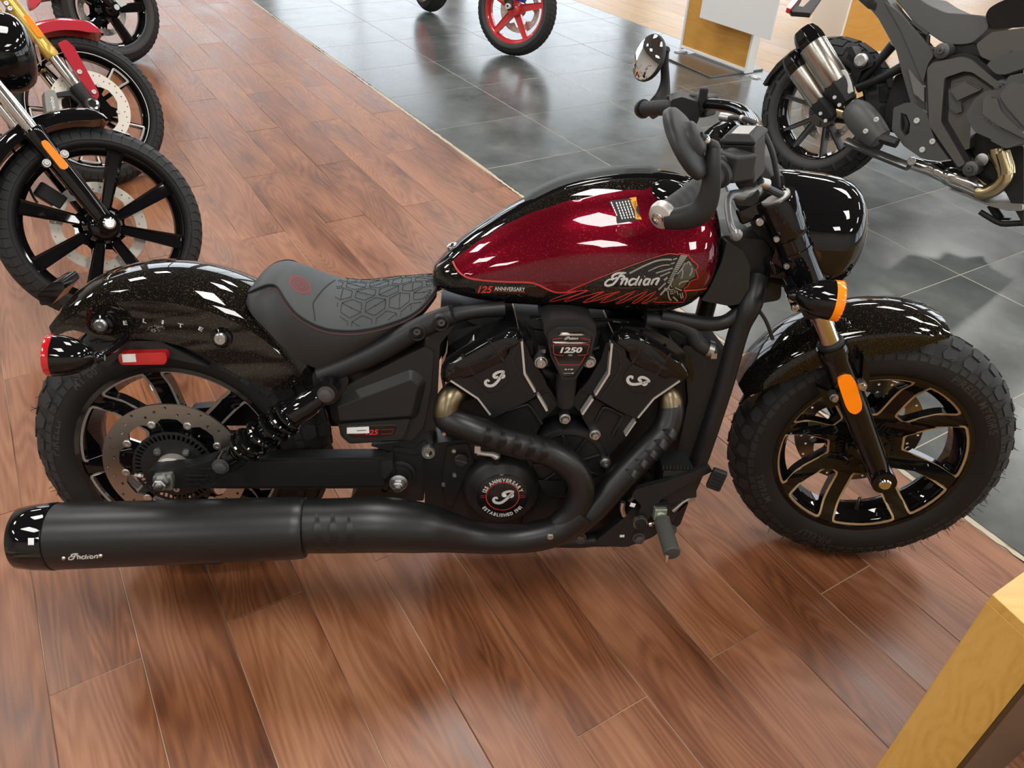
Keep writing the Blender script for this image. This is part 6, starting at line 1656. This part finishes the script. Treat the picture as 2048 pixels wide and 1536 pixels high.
pr('fork_reflector', [(-.1204,.7001),(-.1122,.7071),(-.101,.7057),(-.078,.6277),(-.085,.6164),(-.0983,.6135),(-.1048,.6213)], -.152, -.14, 'amber', f2, .004, .002, 'amber side reflector')
mg = mudguard(b2, .325, 58, 150, .325, .39, .082, 'redbright')
pr('fender_stay', [(-.0269,.594),(.0115,.6052),(.031,.5726),(.0495,.379),(.0443,.3623),(.0252,.344),(.0164,.3589),(-.0043,.4542),(-.0183,.5378)], -.105, -.09, 'redbright', mg, .006, .004)
g = G()
for p in [(.0078,-.106,.4698),(.0293,-.106,.3813)]: g.bolt(p, .011, .006)
obj('stay_bolts', g, 'steel', mg)
cal = pr('brake_caliper', [(-.1646,.4156),(-.1252,.4125),(-.1276,.379),(-.1374,.3383),(-.1532,.3073),(-.1783,.3018),(-.1947,.3202),(-.1815,.3683)], -.135, -.07, 'caliper', b2, .006, .005)
g = G(); ft(g, [fit2d(text2d('brembo', 1, bold=.01), (-.1657,.3234), (-.1494,.3881), .016)], -.1362); obj('caliper_lettering', g, 'white', cal)
pr('caliper_bracket', [(-.1183,.4053),(-.0473,.4049),(-.0233,.3528),(-.0256,.3183),(-.1061,.2912),(-.1501,.2961),(-.1431,.3119),(-.1011,.3119),(-.0484,.3446),(-.0656,.3826),(-.1205,.3909)], -.11, -.085, 'plastic', b2, .004, .004)
cc_ = D2 + u2 * .1; cc_.y = 0
g = G(); g.tube([(D2 + u2 * .12)[:], (V((D2.x, .115, D2.z)) + u2 * .12)[:]], .03, 12); g.tube([(D2 + u2 * .0)[:], (V((D2.x, .115, D2.z)) + u2 * .0)[:]], .03, 12); obj('fork_yokes', g, 'gloss', b2)
g = G()
for p in [(-.1598,-.14,.758),(-.1554,-.14,.7377)]: g.bolt(p, .01, .008)
obj('yoke_bolts', g, 'steel', b2)
tb('handlebar', [(cc_.x - .12, -.4, cc_.z + .15), (cc_.x, -.15, cc_.z + .14), (cc_.x, .15, cc_.z + .14), (cc_.x - .12, .4, cc_.z + .15)], .0125, 'gloss', b2)
# red fairing piece of it, seen above the fork
pr('red_tank_nose', [(-.0097,.8557),(.0503,.849),(.0379,.8162),(.005,.7945),(-.0243,.7853),(-.0233,.8064)], .05, .09, 'redbright', b2, .01, .006)

# --- third of the row
b3 = stand_at('cruiser_motorcycle', -1.546, 4.045, .809, .223, 'black cruiser front wheel with flared spokes and wide grey tyre behind the red roadster')
w3 = other_wheel(b3, .32, .078, .2185, .055, 'road', 56, 'softtyre')
g = G(); spoke_bars(g, 5, (.0658,.1303)[0] * 0 + D(-75), .04, .2, .045, .06, -.02, -.045, .03); obj('spokes', g, 'gloss', w3, 30)
g = G(); g.lathe([(.03, -.09), (.05, -.07), (.06, -.02), (.06, .06)], (0, 0, 0), (0, 1, 0), 28); obj('hub', g, 'gloss', w3)
wave_disc(w3, .08, .145, .105, 6, .3, 30); carrier(w3, .076, .105, 6, .3, .04)
A3 = V((-.0066,-.12,.3269)); u3 = V((-.5, 0, .866))
for y in (-.12, .12):
    g = G(); a = V((A3.x, y, A3.z)); g.lathe([(.024, 0), (.028, .06), (.03, .4)], a, u3, 24); g.lathe([(.03, -.03), (.03, .03)], a, (0, 1, 0), 24); fo = obj('fork_slider', g, 'gloss', b3)
    g = G(); g.lathe([(.021, .4), (.021, .75)], a, u3, 20); obj('fork_tube', g, 'tube', fo)
    if y < 0:
        g = G(); g.lathe([(.016, .03), (.016, .038), (.001, .038)], a, (0, -1, 0), 20); obj('axle_bolt', g, 'steel', fo)
o = pr('paper_tag', [(-.0172,.3913),(.0505,.3832),(.0627,.3334),(.0209,.3233)], -.152, -.15, 'whitecap', b3, .002, 0, 'white paper tag')
mudguard(b3, .32, 60, 165, .33, .38, .1, 'gloss')

# --- red wheeled machine at the top
sx = stand_at('sport_motorcycle', .953, 4.519, -.525, .208, 'motorcycle with red five spoke front wheel and thin black tread on the dark tiles')
ws = other_wheel(sx, .30, .06, .222, .047, 'road', 56, 'softtyre')
ws.data.materials[0] = K['redwheel']
g = G(); spoke_bars(g, 5, D(-58), .03, .212, .05, .034, -.03, -.036, .03); obj('spokes', g, 'redwheel', ws, 30)
g = G(); g.lathe([(.02, -.07), (.045, -.06), (.055, -.02), (.05, .05)], (0, 0, 0), (0, 1, 0), 28); obj('hub', g, 'redwheel', ws)
wave_disc(ws, .05, .15, .1, 6, .2, 24, m='creamdisc')
A4 = V((-.0054,-.1,.313)); u4 = V((-.42, 0, .9))
for y in (-.1, .1):
    g = G(); a = V((A4.x, y, A4.z)); g.lathe([(.022, -.02), (.03, .02), (.03, .4)], a, u4, 20); fo = obj('fork_slider', g, 'plastic', sx)
    g = G(); g.lathe([(.018, -.02), (.018, .04), (.009, .041), (.009, .02)], a, (0, -1, 0), 20); obj('axle_end', g, 'whitecap', fo)
g = G(); g.box(V((A4.x + .06, -.07, A4.z + .07)), (.07, .05, .06)); o = obj('brake_caliper', g, 'blueanod', sx, bevel=.008)
g = G(); g.box(V((A4.x - .05, -.1, A4.z + .05)), (.05, .03, .05)); obj('fork_badge', g, 'goldfork', sx, bevel=.006)
# its rear wheel stands square to the frame
rwm = sx.matrix_world.inverted() @ (M.Translation((.36, 5.8, .3)) @ M.Rotation(D(-66), 4, 'Z') @ M.Rotation(-.15, 4, 'X'))
g = G(); rim_barrel(g, .222, .06, .02, 48, .008); wr_ = obj('rear_wheel', g, 'redwheel', sx, 40); wr_.matrix_local = rwm
make_tyre(wr_, .30, .08, .217, .056, blocks='road', nrep=56, m='softtyre')
g = G(); spoke_bars(g, 5, .3, .03, .212, .05, .034, -.04, -.045, .03); obj('spokes', g, 'redwheel', wr_, 30)
bl = sx.matrix_world.inverted()
bpts = [bl @ V(p) for p in ((.53, 5.5, .32), (.75, 5.02, .3), (.86, 4.8, .42), (.8, 4.92, .62), (.5, 5.56, .62))]
g = G(); off = V((.12, .02, 0)); g.loft([[p for p in bpts], [p + off for p in bpts]]); obj('belly_fairing', g, 'plastic', sx, bevel=.01)
bpts = [bl @ V(p) for p in ((.42, 5.7, .34), (.75, 5.06, .4), (.75, 5.06, .46), (.42, 5.7, .4))]
g = G(); g.loft([[p - off * .3 for p in bpts], [p + off * .2 for p in bpts]]); obj('swingarm', g, 'plastic', sx, bevel=.006)

# --- grey adventure machine on the right
bm = stand_at('adventure_motorcycle', 2.334, 2.421, -.919, .145, 'grey adventure motorcycle with twin titanium silencers and knobbly rear tyre at the right')
wb = other_wheel(bm, .33, .085, .226, .06, 'knob', 22, 'softtyre', 'rear_wheel')
g = G(); ph = D(18); spoke_bars(g, 5, ph, .06, .214, .02, .016, -.02, -.05, .04, pair=.24); obj('spokes', g, 'greyplastic', wb, 30)
g = G(); g.lathe([(.03, -.03), (.055, -.028), (.075, -.022), (.075, .03)], (0, 0, 0), (0, 1, 0), 32); hb_ = obj('hub', g, 'brownmetal', wb)
g = G()
for k in range(5):
    a = ph + D(36) + 2 * PI * k / 5; g.bolt((.056 * math.cos(a), -.027, .056 * math.sin(a)), .013, .008)
obj('wheel_bolts', g, 'zinc2', wb)
wave_disc(wb, .03, .142, .1, 6, .2, 40, m='creamdisc', rim=.03)
Z_ = 0
# silencers
def silencer(p0, p1, r, lab):
    a = p1 - p0; L = a.length
    g = G(); g.lathe([(r * .7, .05), (r * .8, 0), (r, .0), (r, L), (r * .9, L + .01)], p0, a, 14, phase=.4); g2 = G()
    s_ = obj('silencer', g, 'titan', bm, 40); s_['label'] = lab
    g = G(); g.lathe([(r * 1.03, .0), (r * 1.03, -.03), (r * .95, -.055), (r * .74, -.085), (r * .6, -.085), (r * .55, -.05)], p0, a, 8, phase=.4); obj('end_cap', g, 'gloss', s_, 30, bevel=.004)
    g = G(); g.lathe([(r * 1.02, L - .005), (r * 1.03, L + .02), (r * .95, L + .045), (r * .62, L + .1), (r * .4, L + .105)], p0, a, 8, phase=.4); obj('front_cone', g, 'plastic', s_, 30, bevel=.004)
    g = G()
    for t in (.03, .07):
        n_ = V((0, -1, .2)); g.lathe([(.008, 0), (.008, .006)], p0 + a.normalized() * (L + t) + V((.02, -r * .9, -.03)), (0, -1, 0), 10)
    obj('cone_screws', g, 'whitecap', s_)
    return s_
silencer(V((-.0298,-.27,.6178)), V((.127,-.25,.495)), .062, 'upper brushed titanium silencer')
silencer(V((-.0673,-.24,.5047)), V((.0704,-.22,.4071)), .055, 'lower brushed titanium silencer')
tb('exhaust_link', [(.1839,-.2,.4572),(.1984,-.2,.4299),(.2249,-.2,.3953)], .027, 'goldpipe', bm, 20)
tb('exhaust_link', [(.129,-.2,.3797),(.1777,-.2,.3797),(.2299,-.2,.3836)], .027, 'goldpipe', bm, 20)
o = tb('pipe_shield', [(.2213,-.23,.4136),(.2637,-.23,.3966),(.3299,-.23,.3634),(.4022,-.23,.3275)], [.045, .062, .064, .05], 'greyplastic', bm, 24, 5)
g = G()
for p in [(.3802,-.29,.4085),(.3544,-.29,.3512)]: g.bolt(p, .011, .008)
obj('shield_screws', g, 'whitecap', o)
# rear guard, plate struts
g = G(); hp = [(-.185,.5881),(-.2272,.5523),(-.2783,.4863),(-.3051,.4283),(-.3207,.3776),(-.3029,.3706),(-.2841,.4253),(-.2472,.4817),(-.2027,.5385),(-.1738,.5602)]; g.prism(hp, (), -.1, .1); obj('mud_flap', g, 'plastic', bm, bevel=.004)
tb('plate_strut', [(.1505,-.1,.4885),(.1986,-.1,.5824),(.2448,-.1,.6845)], [.016, .018, .022], 'plastic', bm, 10)
tb('plate_strut', [(.1703,-.12,.4808),(.2617,-.12,.5521),(.3338,-.12,.6164)], [.02, .018, .022], 'plastic', bm, 10)
pr('plate_carrier', [(.0469,.624),(.0785,.641),(.1065,.6169),(.1563,.5827),(.204,.6062),(.2025,.5833),(.1628,.5537),(.1639,.4818),(.1168,.5221),(.1163,.5938)], -.13, -.06, 'plastic', bm)
g = G(); g.lathe([(.03, 0), (.03, .012), (.022, .016), (.02, .013), (.012, .013), (.01, .008)], (.1519,-.14,.5967), (0, -1, 0), 28); obj('round_cap', g, 'steel', bm)
pr('toothed_plate', [(.1382,.5509),(.1496,.5585),(.1676,.5504),(.1986,.518),(.2243,.4843),(.2125,.4712),(.1898,.4907)], -.275, -.26, 'whitecap', bm, .002, .002)
# grey rear frame and covers
o = pr('rear_frame', [(.0592,.8448),(.1677,.8637),(.2421,.8172),(.3692,.7451),(.4739,.6841),(.4578,.6429),(.4786,.5715),(.5263,.4716),(.4544,.4958),(.373,.5941),(.3117,.6716),(.185,.7737)], -.2, -.12, 'greyplastic', bm, .006, .012)
pr('frame_ridge', [(.1858,.8419),(.262,.8147),(.3878,.7434),(.4738,.6884),(.4641,.6537),(.4762,.581),(.3916,.6653),(.2912,.7606)], -.212, -.19, 'greyplastic', o, .01, .008)
pr('side_trim', [(.3959,.6213),(.4912,.5683),(.5154,.5145),(.4621,.5344)], -.222, -.2, 'lever', o, .003, .004)
pr('tail_lamp_housing', [(.0331,.8413),(.1069,.8542),(.158,.8258),(.1617,.7983),(.1243,.8008)], -.2, -.14, 'plastic', bm, .004, .006)
g = G()
for a, b in (((.3056,-.15,.7835), (.3935,-.15,.7503)), ((.3935,-.15,.7503), (.4103,-.15,.7075)), ((.4103,-.15,.7075), (.465,-.15,.7055)), ((.3401,-.15,.7533), (.3916,-.15,.7546))): g.tube([a, b], .01, 6)
obj('lattice_bars', g, 'plastic', bm)
g = G(); hole = rnd([(.4402,.4522),(.4682,.4499),(.4973,.4207),(.5084,.3837),(.4967,.3675),(.4655,.3889)], .004)
g.prism(rnd([(.4032,.4621),(.4414,.4922),(.4765,.503),(.546,.4764),(.5929,.4184),(.6267,.3838),(.7067,.3338),(.6642,.3126),(.5998,.3047),(.5079,.3299),(.4325,.3767)], .006), [hole], -.225, -.2); fp2 = obj('foot_plate', g, 'greyplastic', bm, bevel=.006)
g = G()
for p in [(.5187,-.226,.4399),(.6142,-.226,.381),(.5888,-.226,.339)]: g.bolt(p, .012, .006)
obj('plate_bolts', g, 'whitecap', fp2)
tb('linkage', [(.4424,-.19,.4446),(.4728,-.19,.4128),(.4771,-.19,.3785)], .02, 'plastic', bm, 12)
pr('frame_gap_shade', offset([(.4745,.6398),(.4889,.6664),(.585,.7097),(.6238,.7086),(.7734,.6481),(.7748,.626),(.6511,.6655),(.6169,.6618),(.5568,.6221),(.6143,.4634),(.665,.4243),(.774,.3397),(.7551,.3161),(.5748,.4374)], .014), -.205, -.14, 'dark', bm, .01, .003)  # dark plate behind the main frame, added to paint the shaded gap around it
o = pr('main_frame', [(.4745,.6398),(.4889,.6664),(.585,.7097),(.6238,.7086),(.7734,.6481),(.7748,.626),(.6511,.6655),(.6169,.6618),(.5568,.6221),(.6143,.4634),(.665,.4243),(.774,.3397),(.7551,.3161),(.5748,.4374)], -.23, -.15, 'greymetal', bm, .01, .03)
g = G()
for p in [(.501,-.225,.7125),(.7756,-.225,.6401),(.798,-.225,.3248)]: g.lathe([(.03, .06), (.03, 0), (.024, -.004)], p, (0, 1, 0), 20); g.bolt(V(p) + V((0, -.004, 0)), .014, .01)
obj('frame_bolts', g, 'zinc2', o)
pr('engine_cover', [(.5527,.6186),(.6203,.6617),(.7655,.6235),(.768,.6037),(.7024,.5164),(.7554,.3923),(.7127,.3667),(.6212,.4503)], -.2, -.1, 'brownmetal', bm, .01, .012)
pr('cover_plate', [(.5851,.5801),(.598,.6114),(.6335,.6294),(.7047,.6197),(.6955,.5991),(.6507,.5502),(.6706,.5179),(.6517,.5055),(.6164,.5174)], -.214, -.17, 'greyplastic', bm, .003, .006)
pr('cover_step', [(.5998,.5841),(.6389,.6262),(.7076,.6115),(.6425,.5554)], -.235, -.19, 'brownmetal', bm, .002, .006)
hd2 = pr('cylinder_head', [(.7261,.5232),(.733,.5885),(.7546,.6208),(.8149,.6449),(.8104,.6912),(.859,.7156),(.9684,.4891),(.9165,.4506),(.7858,.4757)], -.33, -.12, 'greyplastic', bm, .012, .02)
pr('head_ridge', [(.7682,.5982),(.7787,.6142),(.8122,.6098),(.8483,.5711),(.9606,.5191),(.968,.5036),(.8531,.5235),(.7883,.5457)], -.345, -.32, 'greymetal', hd2, .006, .008)
pr('head_shoulder', [(.8145,.6235),(.8296,.6747),(.8849,.6757),(.9512,.5384),(.8565,.5909)], -.342, -.3, 'greymetal', hd2, .01, .012)
g = G(); ft(g, [fit2d(text2d('SHIFTCAM', 1, bold=.02), (.7884,.5431), (.8645,.521), .02)], -.3312); obj('head_lettering', g, 'lever', hd2)
pr('engine_block', [(.7017,.4062),(.7226,.4469),(.9218,.4488),(1.059,.1648),(.9323,.2709),(.8115,.3206),(.7434,.349)], -.14, .1, 'dark', bm, .01, .01)
pr('lower_engine', [(.5898,.2671),(.7013,.3239),(.9065,.3103),(.9189,.2641),(.7471,.2249)], -.12, .1, 'dark', bm, .01, .01)
# seat, tank, side panels
ss_ = [(.1942,.8555),(.2646,.8176),(.3177,.7816),(.4677,.7348),(.5248,.7407),(.5753,.7578),(.615,.8227),(.579,.8613),(.5016,.854),(.4275,.8445),(.3449,.8597),(.284,.8804)]
g = G(); sm_ = rnd(ss_, .02); g.loft([[(p[0], y, p[1] - dz) for p in sm_] for y, dz in ((-.15, .0), (-.165, .02), (-.15, .0), (0, 0), (.15, .0))][2:]); 
obj('seat', g, 'greyseat', bm, 40, bevel=.03, seg=4)
tk = [(.5857,.8601),(.5864,.8881),(.6094,.9123),(.6859,.9665),(.7416,.8512),(.6738,.8342),(.6327,.8195)]
g = G(); g.prism(rnd(tk, .02), (), -.17, .17); obj('fuel_tank', g, 'gloss', bm, 40, bevel=.04, seg=5)
pr('side_panel', [(.6153,.7622),(.6515,.8133),(.7578,.8518),(.8014,.7618),(.75,.7676),(.7015,.7175),(.652,.7239)], -.22, -.12, 'brownmetal', bm, .01, .01)
pr('side_panel', [(.6966,.7052),(.7239,.7484),(.8042,.7832),(.8319,.7259),(.7758,.6866),(.7415,.6828)], -.26, -.2, 'greyplastic', bm, .01, .01)
pr('frame_spine', [(.4526,.7313),(.5683,.7606),(.6647,.7185),(.7886,.7201),(.8157,.664),(.7459,.6467),(.5993,.6944),(.4924,.6887)], -.14, .1, 'dark', bm, .01, .006)
# header pipes
hp1 = tb('header_pipe', [(.8369,-.16,.4157),(.8534,-.16,.3917),(.889,-.16,.3605),(.9123,-.16,.3334),(.9133,-.16,.304),(.8998,-.16,.272),(.8723,-.16,.2458),(.8435,-.16,.2384)], .03, 'goldpipe', bm, 20, 5)
tb('header_pipe', [(.8761,-.2,.4174),(.8935,-.2,.3968),(.9175,-.2,.3678),(.9306,-.2,.3457)], .026, 'goldpipe', bm, 18, 5)
tb('collector', [(.8657,-.14,.2497),(.8345,-.14,.2528),(.7771,-.14,.2583),(.7159,-.14,.2573),(.6879,-.14,.2564)], [.036, .042, .044, .042, .034], 'tube', bm, 24, 4)
tb('chrome_link', [(.6813,-.12,.2525),(.6407,-.12,.259),(.5863,-.12,.2556),(.5233,-.12,.2554)], [.034, .036, .03, .028], 'tube', bm, 20, 4)
tb('lower_frame_tube', [(.7749,-.1,.3185),(.8216,-.1,.3061),(.8769,-.1,.3025)], .03, 'plastic', bm, 14)
g = G(); g.lathe([(.026, 0), (.026, .01), (.02, .012)], (.8035,-.15,.3585), (0, -1, 0), 24); obj('plug', g, 'steel', bm)
pr('skid_plate', [(.7295,.21),(.8047,.2178),(.8922,.2065),(.9467,.2263),(1.0195,.2472),(1.0308,.2238),(.9826,.2059),(.9007,.1997)], -.16, .14, 'caliper', bm, .006, .004)
# stands and pegs
tb('centre_stand_arm', [(.2484,-.2,.2688),(.3938,-.2,.2598),(.5539,-.2,.2528)], [(.03, .02)] * 3, 'greymetal', bm, 8, 2)
g = G(); g.bolt((.5669,-.225,.2812), .017, .01); g.bolt((.5807,-.21,.3333), .013, .01); obj('stand_bolts', g, 'steel', bm)
tb('rider_peg', [(.4148,-.26,.3378),(.4525,-.26,.339),(.4925,-.26,.3378)], [(.014, .02), (.016, .022), (.018, .02)], 'plastic', bm, 8, 3)
g = G(); q0, q1 = V((.4197,-.275,.3435)), V((.4858,-.275,.3449))
for k in range(8): g.box(q0.lerp(q1, k / 7), (.01, .02, .014))
obj('peg_teeth', g, 'zinc2', bm)
tb('side_stand', [(.8557,.06,.1613),(.894,.06,.1338),(.9167,.06,.1184)], .018, 'plastic', bm, 10)
tb('stand_foot', [(.9103,.05,.1188),(.9557,.05,.134)], [(.014, .006)] * 2, 'plastic', bm, 8, 1)
tb('centre_stand_foot', [(.8714,-.1,.1535),(.9259,-.1,.1423),(.9685,-.1,.1378),(1.0063,-.1,.153),(1.0534,-.1,.174)], [(.01, .012)] * 5, 'plastic', bm, 8, 2)
tb('shock_body', [(.3212,-.05,.4428),(.3696,-.05,.5123)], .02, 'tube', bm, 16, 2)
pr('swingarm_block', [(.3068,.434),(.2951,.5648),(.3275,.5926),(.4196,.4848),(.3789,.3484),(.3398,.3584)], -.08, .06, 'dark', bm, .01, .006)
tb('swingarm', [(.0, -.0, .33), (.2, .05, .36), (.55, .0, .4)], [.05, .05, .06], 'plastic', bm, 16)
# --- tail of a machine above, its plate holder hangs into the picture
tl = empty('motorcycle_tail', None, (0, 0, 0)); tag(tl, 'dark number plate holder with red edge hanging in at the top', 'motorcycle tail')
pz = .62
def wq(px): return V(px)
tp = [(2.3706,3.2325,.62),(2.3519,3.1135,.62),(2.4267,3.1013,.62),(2.4453,3.0926,.62),(2.6417,3.4716,.62),(2.8583,3.881,.62),(2.8209,3.9498,.62),(2.5588,3.4204,.62),(2.4588,3.2453,.62),(2.4352,3.2658,.62),(2.6029,3.6251,.62),(2.6299,3.7696,.62)]
g = G(); g.loft([[(p[0], p[1], p[2] - .012) for p in tp], [(p[0], p[1], p[2] + .012) for p in tp]]); obj('plate_holder', g, 'dark', tl, 30, bevel=.003)
tp = [(2.3563,3.2064,.63),(2.3296,3.1439,.63),(2.3402,3.1108,.63),(2.5641,3.5407,.63),(2.5694,3.623,.63)]
g = G(); g.loft([[(p[0], p[1], p[2] - .01) for p in tp], [(p[0], p[1], p[2] + .014) for p in tp]]); obj('tail_light', g, 'redlens', tl, 30, bevel=.002)
